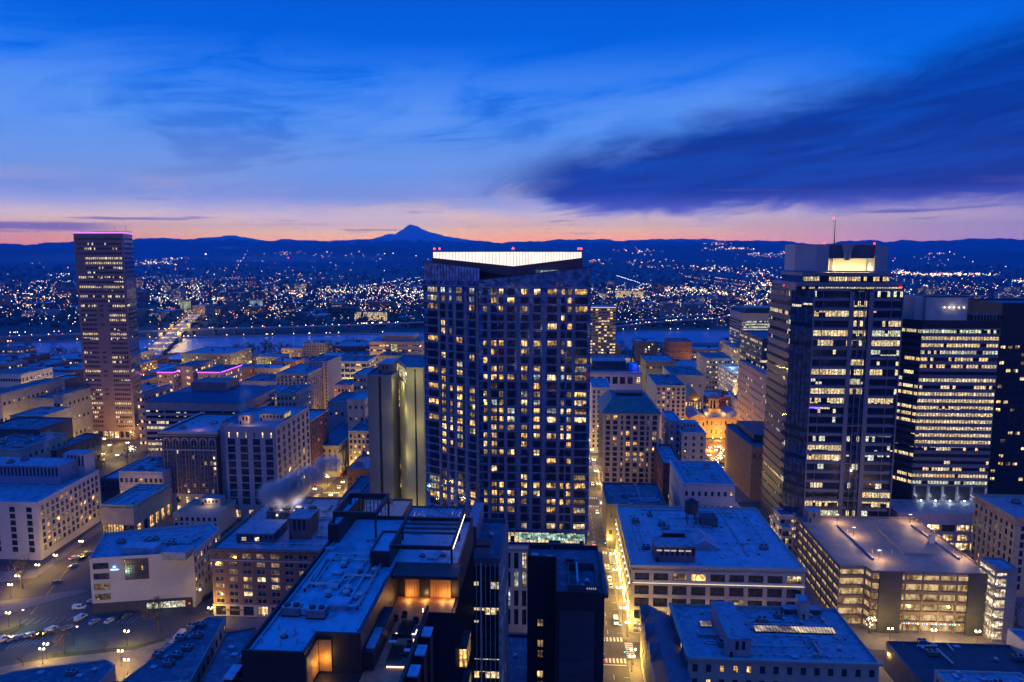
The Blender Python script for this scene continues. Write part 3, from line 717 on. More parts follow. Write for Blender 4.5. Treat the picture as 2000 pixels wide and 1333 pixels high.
    mb.prism([(pl2[0], 285), (pm2[0], 273), (pr2[0], 285), (pr2[0], 314), (pl2[0], 314)], zt2+.02, top-.5, MAR)
    mb.build('crown_fascia', t.root)
    RED = glow('red_beacon', (1.0, .03, .02), 9)
    for px, y in ((848, 284), (858, 284), (1002, 269.5), (1130, 284), (1135, 284)):
        mb = MB(); x = pxX(px, 490, y); mb.tube((x, y+.5, top+.3), (x, y+.5, top+1.0), .08, .08, 5, METALD); mb.ball((x, y+.5, top+1.3), .42, RED); mb.build('beacon_light', t.root)
    t.finish(cap=100)
glass_tower()

# ---- dark slab tower in front of it
def dark_tower():
    z = PD(1135, 1157, 180).z
    xa = pxX(1086, 1157, 180); xb = pxX(1181, 1157, 180); xl = pxX(1030, 1090, 202)
    b = Bld('black_tower', 'black clad tower with blank front wall and sunken plant well on its roof', [(xa, 180), (xb, 180), (xb, 211), (xl, 211), (xl, 202), (xa, 202)], z, BLACKW, cat='building', roof=ROOFD, parapet=1.4)
    # lighter recessed panel field on the blank front
    mb = MB(); L = b.edge(0)[3]
    for r in range(12):
        for c in range(2):
            u0 = .8+c*(L-3.4)/2; b.fb(mb, 0, u0+.03, u0+(L-3.4)/2-.03, 0, .12, z-9.8-r*4.6, z-5.3-r*4.6, SLATE)
    mb.build('wall_panels', b.root)
    # window column in the notch (edge facing -Y at Y=202) 
    for r in range(12):
        b.win(4, 3.0, z-12-r*3.3, 1.9, 2.4, W1 if r == 8 else (random.choice([W4, DG, DG])), METALD, 'two')
    b.finish()
    mb = MB(); mb.box(xb, xb+1.0, 179.5, 207, z-1.2, z-.2, SLATE); mb.build('roof_fin', b.root)
    X0, X1 = xa+3.2, xb-1.6
    mb = MB()
    for (x0, x1, y0, y1) in ((X0, X1, 182, 182.4), (X0, X1, 196, 196.4), (X0, X0+.4, 182.4, 196), (X1-.4, X1, 182.4, 196)): mb.box(x0, x1, y0, y1, z-1.35, z+.9, SLATE)
    mb.box(X0+2.4, X0+2.9, 183, 195.5, z-1.3, z+1.4, ROOFL); mb.build('plant_well', b.root)
    gear(b, 3, X0+4, X1-1.6, 184, 194, z-1.3, (0, 1)); gear(b, 3, xl+1, xa+3, 203.5, 209.5, z-1.3, (1, 2, 5))
    mb = MB()
    for i in range(5): mb.box(X0+5+i*.55, X0+5.3+i*.55, 181.98, 182.0, z-.2, z+.35, glow('white_letter', (.8, .85, 1), .35))
    mb.build('rooftop_marking', b.root)
    hut(b, X0-.2, X0+2.0, 198.5, 203, z-1.4, z+.9, BLACKW, 'hatch_house', ROOFD)
dark_tower()
def low_court():
    a = P(978, 1241, 4); 
    b = Bld('courtyard_building', 'low dark flat roofed building between the mullioned tower and the black tower', rect(pxX(976, 1250, 205), pxX(1030, 1250, 205), 206, 236), 14, BLACKW, cat='building', roof=ROOFD)
    b.facade(0, 2, 13, 3, 3, 1.8, 2.2, frame=.2, litp=.5, lits=[W1], style='two'); b.finish(); gear(b, 4, b.foot[0][0]+1, b.foot[1][0]-1, 208, 234, 13, (1, 2, 5))
low_court()

# ---- mullioned office tower left of it
def mullion_tower():
    x0, x1 = pxX(903, 1090, 175), pxX(976, 1090, 175); z = PD(940, 1090, 175).z
    b = Bld('mullioned_tower', 'narrow dark office tower ribbed with thin white vertical mullions', rect(x0, x1, 175, 203), z, surf('grey_panel', (.10, .10, .13), .5, var=.2), cat='building', roof=ROOFD, parapet=1.2)
    b.bands(0, 10, z-2.2, 16, 1.9, [OFF_D, OFF_D, OFF_W, DG, OFF_D], BLACKW, .18, .2, 0)
    b.bands(1, 10, z-2.2, 16, 1.9, [OFF_D, OFF_D, DG], BLACKW, .18, .2, 0)
    mb = MB(); L = b.edge(0)[3]
    for i in range(9): u = L*i/8; b.fb(mb, 0, max(0, u-(.22 if i in (4, 8) else .07)), min(L, u+(.22 if i in (4, 8) else .07)), 0, .45, 0, z-1.5, WHITE)
    L = b.edge(1)[3]
    for i in range(20): u = L*i/19; b.fb(mb, 1, max(0, u-.07), min(L, u+.07), 0, .45, 0, z-1.5, WHITE)
    mb.build('mullions', b.root)
    mb = MB(); xm = pxX(936, 1040, 190)
    mb.box(x0-.0, xm, 183, 202, z-1.1, z+5.2, surf('ribbed_panel', (.25, .26, .33), .5, .4, var=.2)); 
    k = x0+.2
    while k < xm: mb.box(k, k+.12, 182.85, 183, z-1.1, z+5.2, METALD); k += .5
    mb.build('plant_room', b.root)
    mb = MB(); xp, xq = pxX(931, 1070, 180), pxX(957, 1070, 180); mb.box(xp, xq, 178, 181, z-1.1, z+1.6, METAL); mb.box(xp-.2, xq+.2, 177.8, 181.2, z+1.6, z+2.2, METALD); mb.build('air_handler', b.root)
    gear(b, 3, xm+1, x1-1, 184, 200, z-1.2, (1, 2, 1)); b.finish()
mullion_tower()

# ---- foreground complex with roof terrace
def terrace_block():
    Z = 84.0
    x0 = P(470, 1272, Z).x; x1 = P(760, 1130, Z).x; y0 = P(520, 1272, Z).y; xr = -19.0; yb = 163; xt = -24.0
    DARK = BLACKW
    SIDE = surf('seamed_dark_cladding', (.03, .032, .042), .5, .3, var=.3, scale=.3)
    xm = P(596, 1272, Z).x; TZ = 77.0
    b = Bld('hotel_with_terrace', 'dark foreground building with white plant filled roof beside a warmly lit terrace', [(x0, y0), (xm, y0), (xm, y0+6), (x1, y0+6), (x1, 137), (xr, 137), (xr, yb), (x0, yb)], Z, DARK, cat='building', roof=ROOFL, parapet=.9, z0=TZ+.02)
    # lower body carries the terrace
    mb = MB(); mb.box(x0, x1, y0+9, yb, 0, TZ-.3, SIDE); mb.box(x1, xt, y0, 131, 0, TZ-.3, SIDE); mb.box(x1, xr, 131, yb, 0, TZ-.3, SIDE); mb.box(x0, x1, y0, y0+9, 0, TZ-6, SIDE)
    mb.box(x0, x0+.5, y0, y0+9, TZ-6, TZ, DARK); mb.box(xm-.3, xm+.3, y0, y0+9, TZ-6, TZ, DARK); mb.box(x0+.5, x1, y0, y0+9, TZ-.35, TZ, DARK)
    k = 131
    while k < yb: mb.box(xr, xr+.12, k, k+.25, 0, TZ-.3, METALD); k += 1.1
    mb.build('lower_walls', b.root)
    # loggia room seen under the front parapet
    mb = MB(); RW = surf('red_wall', (.42, .05, .04), .7, var=.2)
    mb.box(x0+.6, xm-.4, y0+8.6, y0+8.9, TZ-6, TZ-.4, RW)
    mb.box(x0+1.2, x0+3.0, y0+4, y0+7, TZ-6, TZ-4.9, WHITE); mb.box(x0+3.4, x0+6.4, y0+2.4, y0+4.6, TZ-6, TZ-5.2, WHITE); mb.box(x0+6.8, x0+8.4, y0+4.5, y0+7.2, TZ-6, TZ-5.0, WHITE)
    mb.build('loggia_lounge', b.root)
    mb = MB(); mb.box(xm+.4, x1+8, y0-.1, y0+.0, TZ-4.5, TZ-.4, lit('winter_garden', (.3, .18, .05), (.9, .66, .3), .9))
    k = xm+.4
    while k <= x1+8: mb.box(k-.08, k+.08, y0-.25, y0-.1, TZ-4.6, TZ-.3, METALD); k += 1.9
    mb.build('winter_garden_window', b.root)
    # terrace deck
    WOOD = surf('warm_wood', (.36, .17, .08), .6, var=.35, scale=.8)
    mb = MB(); k = y0+.3
    while k < 136.5: mb.box(x1+.1, (xt if k < 130.5 else xr)-.6, k, k+.48, TZ-.25, TZ-.08, WOOD); k += .5
    mb.build('terrace_deck', b.root)
    mb = MB(); mb.box(xt-.5, xt, y0, 131, TZ-.29, TZ+1.1, SIDE); mb.box(x1, xt-.5, y0, y0+.25, TZ-.29, TZ+1.1, glass_dark('rail_glass', (.03, .05, .08), .05))
    mb.build('terrace_parapet', b.root)
    # lit alcove under the slab
    GOLD = surf('oak_lining', (.5, .27, .09), .55, var=.25, scale=.6)
    mb = MB(); mb.box(x1+1.6, xr-1.6, 136.6, 136.85, TZ, Z-1.3, GOLD)
    for i in range(16):
        x = x1+1.8+i*(xr-x1-3.6)/16; mb.box(x, x+.12, 136.5, 136.6, TZ, Z-1.3, surf('oak_lining_b', (.34, .17, .05), .55))
    mb.box(x1+4.6, x1+6.7, 136.3, 136.5, TZ, TZ+4.0, METALD); mb.build('oak_alcove', b.root)
    mb = MB(); mb.box(x1+.2, xr+.6, 131.2, 136.9, Z-.7, Z-.01, DARK); mb.build('canopy', b.root)
    def spot(x, y, z, w, col=(1, .52, .15), r=.15, par=b.root):
        w *= .8
        l = bpy.data.lights.new('wall_light', 'POINT'); l.energy = w; l.color = col; l.shadow_soft_size = r; o = bpy.data.objects.new('wall_light', l); COL.objects.link(o); o.parent = par; o.location = Vector((x, y, z))-Vector(par.location)
    for x in (x1+2.6, x1+6, xr-3, xr-1.2): spot(x, 135.2, TZ+.6, 260)
    spot(xm+1.5, y0+7.0, TZ-1.2, 160); spot((x0+xm)/2, y0+6, TZ-1.2, 40, (1, .5, .35)); spot(xm+1.4, y0+4.6, TZ+2.5, 260, (1, .55, .1))
    mb = MB(); mb.box(xm+.02, xm+.2, y0+.3, y0+5.8, TZ+.3, Z-1.2, GOLD); mb.box(xm+.3, xm+2.4, y0+5.8, y0+5.98, TZ+.3, Z-1.2, GOLD); mb.build('lit_panels', b.root)
    for y in (110, 116, 122, 128): spot((x1+xt)/2, y, TZ+2.6, 15, (1, .6, .3), .3)
    # LED edged benches and planters
    LED = glow('led_strip', (1.0, .70, .42), 5)
    for (px, py, l1, l2) in ((793, 1238, 3.6, 1.5), (775, 1303, 3.4, 1.5)):
        q = P(px-20, py, TZ); mb = MB(); mb.box(q.x, q.x+l1, q.y, q.y+2.2, TZ-.08, TZ+.5, surf('bench_wood', (.16, .1, .07), .6)); mb.build('planter', b.root)
        mb = MB(); mb.box(q.x, q.x+l1, q.y-.1, q.y, TZ, TZ+.12, LED); mb.box(q.x+l1, q.x+l1+.1, q.y, q.y+l2, TZ, TZ+.12, LED); mb.build('led_strip', b.root)
        mb = MB()
        for i in range(60):
            x = q.x+random.uniform(.2, l1-.2); y = q.y+random.uniform(.3, 2.0); mb.tube((x, y, TZ+.45), (x+random.uniform(-.3, .3), y+random.uniform(-.3, .3), TZ+random.uniform(.9, 1.6)), .03, .01, 3, BARK, False)
        mb.build('planting', b.root)
    for (px, py) in ((826, 1199), (808, 1260)):
        q = P(px, py, TZ); mb = MB(); mb.tube((q.x, q.y, TZ-.05), (q.x, q.y, TZ+.9), .05, .05, 6, METALD); mb.box(q.x-.06, q.x+.06, q.y-.06, q.y+.06, TZ+.3, TZ+1.1, LED); mb.build('bollard_light', b.root)
    for (px, py) in ((790, 1205), (772, 1212), (800, 1262), (770, 1250), (812, 1216), (790, 1290)):
        q = P(px, py, TZ); mb = MB(); mb.box(q.x-.5, q.x+.5, q.y-.5, q.y+.5, TZ+.0, TZ+.42, METALD); mb.box(q.x-.5, q.x+.5, q.y+.35, q.y+.5, TZ+.42, TZ+.9, METALD); mb.build('lounge_chair', b.root)
    for (px, py) in ((767, 1260), (797, 1277)):
        q = P(px, py, TZ); mb = MB(); mb.box(q.x-.7, q.x+.7, q.y-.45, q.y+.45, TZ+.62, TZ+.7, WHITE); mb.box(q.x-.1, q.x+.1, q.y-.1, q.y+.1, TZ, TZ+.62, METALD); mb.build('terrace_table', b.root)
    # dark planting beds in the middle of the deck
    for (yy, ll) in ((113, 4.5), (121, 5.0)):
        mb = MB(); mb.box(-28.2, -25.6, yy, yy+ll, TZ-.08, TZ+.55, METALD); mb.build('planter', b.root); mb = MB()
        for i in range(160):
            x, y = random.uniform(-28, -25.8), random.uniform(yy+.2, yy+ll-.2); mb.tube((x, y, TZ+.5), (x+random.uniform(-.4, .4), y+random.uniform(-.4, .4), TZ+random.uniform(1.0, 2.0)), .035, .01, 3, surf('shrub_green', (.04, .05, .025), .9), False)
        mb.build('planting', b.root)
    # stepped planter wall between roof and terrace
    q = P(700, 1250, 80.0)
    mb = MB(); mb.box(x1-.0, x1+1.8, y0+7, 126, TZ, TZ+3.2, DARK); mb.box(x1+.2, x1+1.6, y0+8, 118, TZ+3.2, TZ+3.5, ROOFL); mb.build('planter_wall', b.root)
    # projecting side fins with pale tops
    y = y0-1.0; i = 0
    while y < 150:
        mb = MB(); mb.box(x0-2.6, x0-1.2, y, y+3.6, 40, 79.6, DARK); mb.box(x0-2.7, x0-1.1, y-.1, y+3.7, 79.6, 79.9, ROOFL); mb.box(x0-1.2, x0, y+1.2, y+1.5, 40, 79, DARK); mb.build('balcony_fin', b.root)
        if y < 127:
            mb = MB(); mb.box(xt+.3, xt+1.9, y, y+3.0, 40, 77.2, DARK); mb.box(xt+.2, xt+2.0, y-.1, y+3.1, 77.2, 77.5, ROOFL); mb.build('balcony_fin', b.root)
        y += 6.2
    # bay windows on the dark right wall
    for zz in (61.5, 52.5):
        mb = MB(); yy = 141; mb.box(xr, xr+1.6, yy-4, yy+3, zz, zz+.3, DARK); mb.box(xr, xr+1.6, yy-4, yy+3, zz+4.2, zz+4.5, DARK)
        mb.box(xr, xr+1.5, yy-3.9, yy-3.8, zz+.3, zz+4.2, W1); mb.box(xr+1.5, xr+1.6, yy-3.6, yy+2.8, zz+.3, zz+4.2, W4); mb.box(xr+.7, xr+.8, yy-4, yy-3.9, zz+.3, zz+4.2, METALD); mb.build('bay_window', b.root)
    # roof plant: trays, pipes, ducts
    zr = Z-.9
    def roofbox(nm, pa, pb, h, zb=zr, m=DARK, tray=True, dep=None):
        a = P(pa[0], pa[1], zb+h); c = P(pb[0], pb[1], zb+h); y1 = c.y if dep is None else a.y+dep
        mb = MB(); mb.box(a.x, c.x, a.y, y1, zb, zb+h-.3, m)
        if tray:
            for (p0, p1, q0, q1) in ((a.x, c.x, a.y, a.y+.3), (a.x, c.x, y1-.3, y1), (a.x, a.x+.3, a.y+.3, y1-.3), (c.x-.3, c.x, a.y+.3, y1-.3)): mb.box(p0, p1, q0, q1, zb+h-.3, zb+h+.35, m)
            mb.box(a.x+.3, c.x-.3, a.y+.3, y1-.3, zb+h-.3, zb+h-.1, ROOFL)
        mb.build(nm, b.root)
    roofbox('plant_screen', (640, 1028), (712, 965), 3.8)
    roofbox('plant_screen', (722, 1080), (784, 1040), 3.0)
    roofbox('air_handler', (636, 1180), (688, 1163), 1.2, tray=False, m=ROOFL)
    # louvred pergola and tall frame at the back
    a = P(782, 1030, Z+2.5); c = P(868, 957, Z+2.5); mb = MB(); xa, xc = a.x, -20.5; ya, yc = 139, yb-.5
    for (p0, p1, q0, q1) in ((xa, xc, ya, ya+.5), (xa, xc, yc-.5, yc), (xa, xa+.5, ya+.5, yc-.5), (xc-.5, xc, ya+.5, yc-.5)): mb.box(p0, p1, q0, q1, Z+2.0, Z+2.8, DARK)
    k = ya+8
    while k < yc-8: mb.box(xa+.5, xc-.5, k, k+.5, Z+2.1, Z+2.5, SLATE); k += 2.6
    k = xa+.5
    while k < xc-.5: mb.box(k, k+.3, yc-6, yc-.5, Z+2.2, Z+2.6, ROOFL); k += .55
    for x in (xa, xc-.4):
        for y in (ya, yc-.5, (ya+yc)/2): mb.box(x, x+.4, y, y+.4, zr, Z+2.0, DARK)
    mb.build('pergola', b.root)
    mb = MB(); mb.box(xc-.05, xc+.06, ya+1, yc-3, Z+1.9, Z+2.1, LED); mb.build('led_strip', b.root)
    xa2 = P(690, 950, Z+6).x; xb2 = P(768, 950, Z+6).x; mb = MB()
    for (p0, p1, q0, q1) in ((xa2, xb2, 150, 150.5), (xa2, xb2, yb-.6, yb-.1), (xa2, xa2+.5, 150.5, yb-.6), (xb2-.5, xb2, 150.5, yb-.6)): mb.box(p0, p1, q0, q1, Z+4.4, Z+5.6, DARK)
    for x in (xa2, xb2-.4):
        for y in (150, yb-.6): mb.box(x, x+.4, y, y+.4, zr, Z+4.4, DARK)
    k = xa2+.6
    while k < xb2-.6: mb.box(k, k+.15, yb-.55, yb-.4, zr, Z+4.4, METALD); k += .9
    mb.build('plant_frame', b.root)
    # pipe runs
    mb = MB()
    for pts in ([(614, 1143), (688, 1131), (716, 1095)], [(640, 1090), (668, 1088), (675, 1096)], [(612, 1134), (638, 1092)], [(664, 1158), (688, 1128)]):
        q = [P(x, y, zr+.5) for x, y in pts]
        for u, v in zip(q, q[1:]): mb.tube(u, v, .22, .22, 6, METAL)
    mb.build('pipe_run', b.root)
    for (px, py, k) in ((642, 1165, 1), (677, 1165, 1), (682, 1155, 1), (703, 1118, 1), (733, 1120, 1), (672, 1108, 1), (676, 1100, 1), (571, 1200, 0), (545, 1230, 2), (577, 1240, 2), (512, 1257, 2), (548, 1262, 2), (580, 1260, 2), (605, 1190, 2), (628, 1195, 2), (650, 1150, 5), (700, 1170, 5), (555, 1245, 1), (825, 1087, 1), (865, 1086, 1), (845, 1092, 5), (850, 1102, 2), (875, 1108, 2), (645, 1075, 5), (660, 1122, 5), (620, 1205, 0), (703, 1170, 1)):
        q = P(px, py, zr); nm, me, r = GEAR[k]; o = bpy.data.objects.new(nm, me); COL.objects.link(o); o.parent = b.root; o.location = q-Vector(b.root.location)
    q = P(572, 1200, zr); mb = MB(); mb.tube((q.x, q.y, zr+.9), (q.x+1.0, q.y, zr+1.3), .85, .6, 12, METAL); mb.box(q.x+.8, q.x+3.6, q.y-.6, q.y+.6, zr+.2, zr+1.3, METAL); mb.build('exhaust_scroll', b.root)
    clutter(b, x0+2, x1-2, 118, 150, zr, 5)
    # long raised upstand along the left edge
    mb = MB(); mb.box(x0+.9, x0+1.1, y0+1, yb-2, zr, zr+.5, METAL); mb.box(x1-1.2, x1-.9, y0+8, 132, zr, zr+.6, METAL); mb.build('roof_rail', b.root)
    b.finish()
terrace_block()

# ---- block behind: brick hotel with cooling towers
def brick_hotel():
    z = PD(500, 1073, 268).z; x0 = pxX(413, 1075, 268); x1 = -68
    b = Bld('brick_hotel', 'brown brick hotel with paired white sash windows and steaming rooftop plant', rect(x0, x1, 268, 331), z, BROWN, cat='building', roof=ROOF)
    b.facade(0, 5.2, z-5.0, 6, 12, 3.6, 2.0, frame=.25, litp=.42, style='two', wfm=WHITE, lits=[W2, W4, W4])
    b.facade(0, z-4.8, z-1.2, 1, 12, 3.6, 2.1, frame=.25, litp=.42, style='two', wfm=WHITE, lits=[W2, W4])
    b.facade(3, 5.2, z-1.2, 7, 11, 3.0, 2.0, frame=.25, litp=.4, style='two', wfm=WHITE, lits=[W2, W4])
    b.facade(0, .3, 5.0, 1, 12, 4.2, 4.0, frame=.5, litp=.3, style='three', fm=TERRA)
    b.facade(3, .3, 5.0, 1, 12, 4.2, 4.0, frame=.5, litp=.5, style='three', fm=TERRA)
    b.cornice([0, 3], z, .7, 1.0, BROWN); b.cornice([0, 3], z-4.6, .4, .45, TERRA, 'string_course'); b.cornice([0, 3], 5.3, .4, .5, TERRA, 'string_course'); b.finish()
    a = P(455, 1062, z); hut(b, a.x, P(530, 1062, z).x, 276, 292, z-1, z+3.0, ROOFD, 'plant_room')
    mb = MB(); 
    for px in (467, 494): x = P(px, 1056, z+2).x; mb.box(x-.9, x+.9, 275.8, 275.98, z+.2, z+1.6, W2)
    mb.build('lit_vent', b.root)
    x = P(568, 1045, z).x; hut(b, x, x+9, 281, 292, z-1, z+8, BROWN, 'lift_tower')
    xc = pxX(520, 1000, 300)
    for i in range(4):
        mb = MB(); x = xc+i*6.0; mb.box(x, x+4.6, 300, 305, z-1, z+4.2, METAL); mb.tube((x+2.3, 302.5, z+4.2), (x+2.3, 302.5, z+5.4), 1.9, 1.9, 14, METALD)
        for k in range(8): mb.box(x-.06, x+4.66, 299.9, 300, z-.4+k*.5, z-.2+k*.5, METALD)
        mb.build('cooling_tower', b.root)
    mb = MB()
    for i in range(10): x = xc-3+i*2.6; mb.box(x, x+.2, 297, 310, z+1, z+1.3, METAL); mb.box(x, x+.2, 297, 297.2, z-1, z+1, METAL)
    mb.build('pipe_rack', b.root)
    for (x, y) in ((xc+6, 298.5), (xc+13, 299)):
        l = bpy.data.lights.new('plant_light', 'POINT'); l.energy = 2000; l.color = (1, .84, .74); l.shadow_soft_size = 2.2; o = bpy.data.objects.new('plant_light', l); COL.objects.link(o); o.parent = b.root; o.location = Vector((x, y+5, z+7))-Vector(b.root.location)
        mb = MB(); mb.ball((x, y-1.5, z+3.2), .3, glow('floodlight', (1, .9, .7), 8)); mb.build('floodlight', b.root)
    gear(b, 16, x0+2, -76, 296, 328, z-1); clutter(b, x0+3, -74, 272, 328, z-1, 8); gear(b, 8, -100, -72, 271, 296, z-1)
    # shop awning
    mb = MB(); mb.box(x0+4, x0+12, 266.6, 267.9, 3.2, 3.4, surf('awning', (.3, .2, .1), .8)); mb.build('awning', b.root)
    return b
BH = brick_hotel()

# ---- low blocks at the bottom left
def bottom_left():
    pts = [P(405, 1207, 12), P(441, 1207, 12), P(372, 1333, 12), P(230, 1340, 12)]
    pts = [(p.x, p.y) for p in pts]
    b = Bld('long_dark_roof_building', 'low grey building with long dark vent dotted roof at the bottom left', pts, 12.5, CREAM, cat='building', roof=ROOFD, parapet=.7)
    for e in range(4):
        L = b.edge(e)[3]
        if L > 10: b.facade(e, 2, 11.5, 2, max(2, int(L/5)), 1.6, 2.2, frame=0, litp=.1, style='sash')
    b.finish()
    for (px, py, k) in ((375, 1228, 0), (392, 1225, 0), (353, 1250, 0), (370, 1248, 1), (386, 1245, 0), (324, 1268, 1), (345, 1278, 1), (366, 1270, 0), (310, 1283, 0), (322, 1284, 5), (345, 1285, 0), (300, 1305, 5), (330, 1300, 0)):
        q = P(px, py, 11.8); nm, me, r = GEAR[k]; o = bpy.data.objects.new(nm, me); COL.objects.link(o); o.parent = b.root; o.location = q-Vector(b.root.location)
    q = P(395, 1255, 12); 
    pts = [P(-60, 1335, 9), P(30, 1310, 9), P(208, 1288, 9), P(225, 1300, 9), P(190, 1338, 9), P(100, 1400, 9), P(-60, 1400, 9)]
    b = Bld('corner_low_building', 'low building with pointed dark roof cut by the bottom left corner', [(p.x, p.y) for p in pts], 9, CREAM, cat='building', roof=ROOFD, parapet=.6)
    b.finish()
    for (px, py, k) in ((140, 1318, 0), (155, 1322, 5), (80, 1316, 5), (185, 1312, 1)):
        q = P(px, py, 8.4); nm, me, r = GEAR[k]; o = bpy.data.objects.new(nm, me); COL.objects.link(o); o.parent = b.root; o.location = q-Vector(b.root.location)
    b = Bld('narrow_infill_building', 'narrow low dark roofed building squeezed beside the foreground hotel', [(p.x, p.y) for p in (P(442, 1235, 16), P(500, 1225, 16), P(440, 1345, 16), P(385, 1345, 16))], 16, BROWN, roof=ROOFD, parapet=.6); b.finish(); gear(b, 3, b.c.x-3, b.c.x+3, b.c.y-8, b.c.y+8, 15.4, (1, 2, 5))
bottom_left()

def wedge():
    def g(px, py, z): v = P(px, py, z); return (v.x, v.y)
    z = 24.0
    base = [g(174, 1091, z), g(377, 1079, z), g(429, 1033, z), g(411, 1020, z), g(203, 1041, z)]
    # keep the plan from the ground contact, walls run straight up
    b = Bld('white_wedge_building', 'white rendered wedge shaped building with big glazed corner window and small blue sign', base, z, surf('white_render', (.44, .42, .42), .8, var=.1, scale=.1), cat='building', roof=ROOF, parapet=1.2)
    L = b.edge(0)[3]; dk = surf('dark_plinth', (.05, .05, .06), .7)
    mb = MB(); b.fb(mb, 0, 0, L*.97, .0, .25, 0, 4.6, dk); mb.build('plinth', b.root)
    mb = MB(); b.fb(mb, 0, L*.52, L*.90, .26, .34, .8, 3.4, lit('shop_window', (.4, .36, .2), (.95, .95, .75), 1.5)); mb.build('shop_window', b.root)
    for r in range(4): b.win(0, 1.2, z-4.8-r*4.4, 6.0, 2.5, [DG, DG, W4, W4][r], METALD, 'three')
    b.finish()
    mb = MB(); x0, x1 = L*.33, L*.56
    b.fb(mb, 0, x0, x1, .0, .15, z-10, z-1.4, glass_dark('hall_glass', (.05, .055, .07), .15))
    mb.build('corner_glazing', b.root)
    mb = MB()
    for i in range(10): u = x0+(x1-x0)*i/9; b.fb(mb, 0, u-.06, u+.06, .15, .3, z-10, z-1.4, METALD)
    for i in range(5): zz = z-10+i*2.15; b.fb(mb, 0, x0, x1, .15, .27, zz-.05, zz+.05, METALD)
    mb.build('glazing_bars', b.root)
    mb = MB(); b.fb(mb, 0, x0+(x1-x0)*.72, x0+(x1-x0)*.78, .16, .2, z-6.2, z-4.4, W1); mb.build('lit_pane', b.root)
    # sign: lit blue peaked mark with a pale ring over a bar of small letters
    BL = glow('sign_blue', (.05, .2, 1.0), 2.5); WH = glow('sign_white', (.6, .8, 1.0), 2.5)
    a, t, n, LL = b.edge(0); u = L*.235; zc = z-4.6
    def T(du, d, dz): q = a+t*(u+du)+n*d; return (q.x, q.y, zc+dz)
    mb = MB(); mb.poly([T(-1.1, .3, -.3), T(1.1, .3, -.3), T(.3, .3, 1.3), T(-.3, .3, 1.3)], BL)
    mb.poly([T(-.45, .34, .15), T(.45, .34, .15), T(.45, .34, .75), T(-.45, .34, .75)], WH)
    for i in range(6): mb.poly([T(-1.5+i*.52, .32, -1.0), T(-1.1+i*.52, .32, -1.0), T(-1.1+i*.52, .32, -.5), T(-1.5+i*.52, .32, -.5)], WH)
    mb.build('blue_sign', b.root)
    b.facade(1, 5, z-1.4, 4, 9, 1.4, 2.2, frame=.2, litp=.45, style='sash', lits=[W4, W2, W1]); b.finish()
    mb = MB(); a0 = P(240, 1075, z); mb.box(a0.x, a0.x+14, a0.y-1, a0.y+5, z-1.1, z+1.6, ROOFL); mb.box(a0.x+20, a0.x+30, a0.y-6, a0.y+1, z-1.1, z+2.2, ROOF); mb.build('roof_step', b.root)
    gear(b, 12, b.c.x-20, b.c.x+18, b.c.y-5, b.c.y+6, z-1.2); clutter(b, b.c.x-18, b.c.x+14, b.c.y-5, b.c.y+5, z-1.2, 3)
    b = Bld('flat_annex', 'small pale annex with a courtyard-like lit roof beside the arched hotel', rect(pxX(338, 1005, 350), pxX(425, 1005, 350), 350, 372), PD(380, 1003, 350).z, WHITE, cat='building', roof=surf('tan_roof', (.32, .28, .2), .8), parapet=.8)
    b.facade(0, 4, b.z1-1.5, 2, 8, 1.3, 1.8, frame=0, litp=.15, style='sash'); b.finish()
    z = b.z1; hut(b, b.c.x-4, b.c.x+7, 364, 370, z-.8, z+3, TERRA, 'stair_house')
    l = bpy.data.lights.new('roof_light', 'POINT'); l.energy = 700; l.color = (1, .72, .35); l.shadow_soft_size = .2; o = bpy.data.objects.new('roof_light', l); COL.objects.link(o); o.parent = b.root; o.location = (1, 2, z+2.4-b.c.z)
wedge()

def left_office():
    z = PD(72, 982, 315).z; a = PD(72, 982, 315); c = P(193, 917, z)
    WA = surf('white_office_paint', (.42, .40, .43), .8, var=.1, scale=.1)
    far = PD(193, 917, c.y); d = Vector((c.x-a.x, c.y-a.y)); L0 = 40
    pts = [(a.x, a.y), (c.x, c.y), (c.x-58, c.y+18), (a.x-60, a.y+1)]
    b = Bld('white_corner_office', 'large white office building with grid of small square windows at left edge', pts, z, WA, cat='building', roof=ROOF, parapet=1.1)
    for e in range(4):
        aa, t, n, L = b.edge(e)
        if n.x > .3 and abs(n.y) < .95 : b.facade(e, 3.6, z-2, 7, int(L/4.0), 2.2, 2.1, frame=.2, litp=.28, rowlit=[.45, .35, .2, .5, .15, .15, .12], style='pair', lits=[W1, W4, W4], mu=1.5)
        elif n.y < -.8: b.facade(e, 3.6, z-2, 7, int(L/8.0), 2.6, 2.2, frame=0, litp=.04, style='pair')
    b.finish()
    x = P(100, 905, z+6).x
    hut(b, b.c.x-26, b.c.x+22, b.c.y-2, b.c.y+13, z-1, z+8.5, surf('blue_grey_metal', (.2, .24, .34), .6, var=.15), 'plant_room')
    hut(b, b.c.x+14, b.c.x+26, b.c.y+13, b.c.y+21, z-1, z+11, WA, 'lift_tower'); gear(b, 4, b.c.x-20, b.c.x+15, b.c.y+1, b.c.y+11, z+8.8, (0, 1, 4))
left_office()
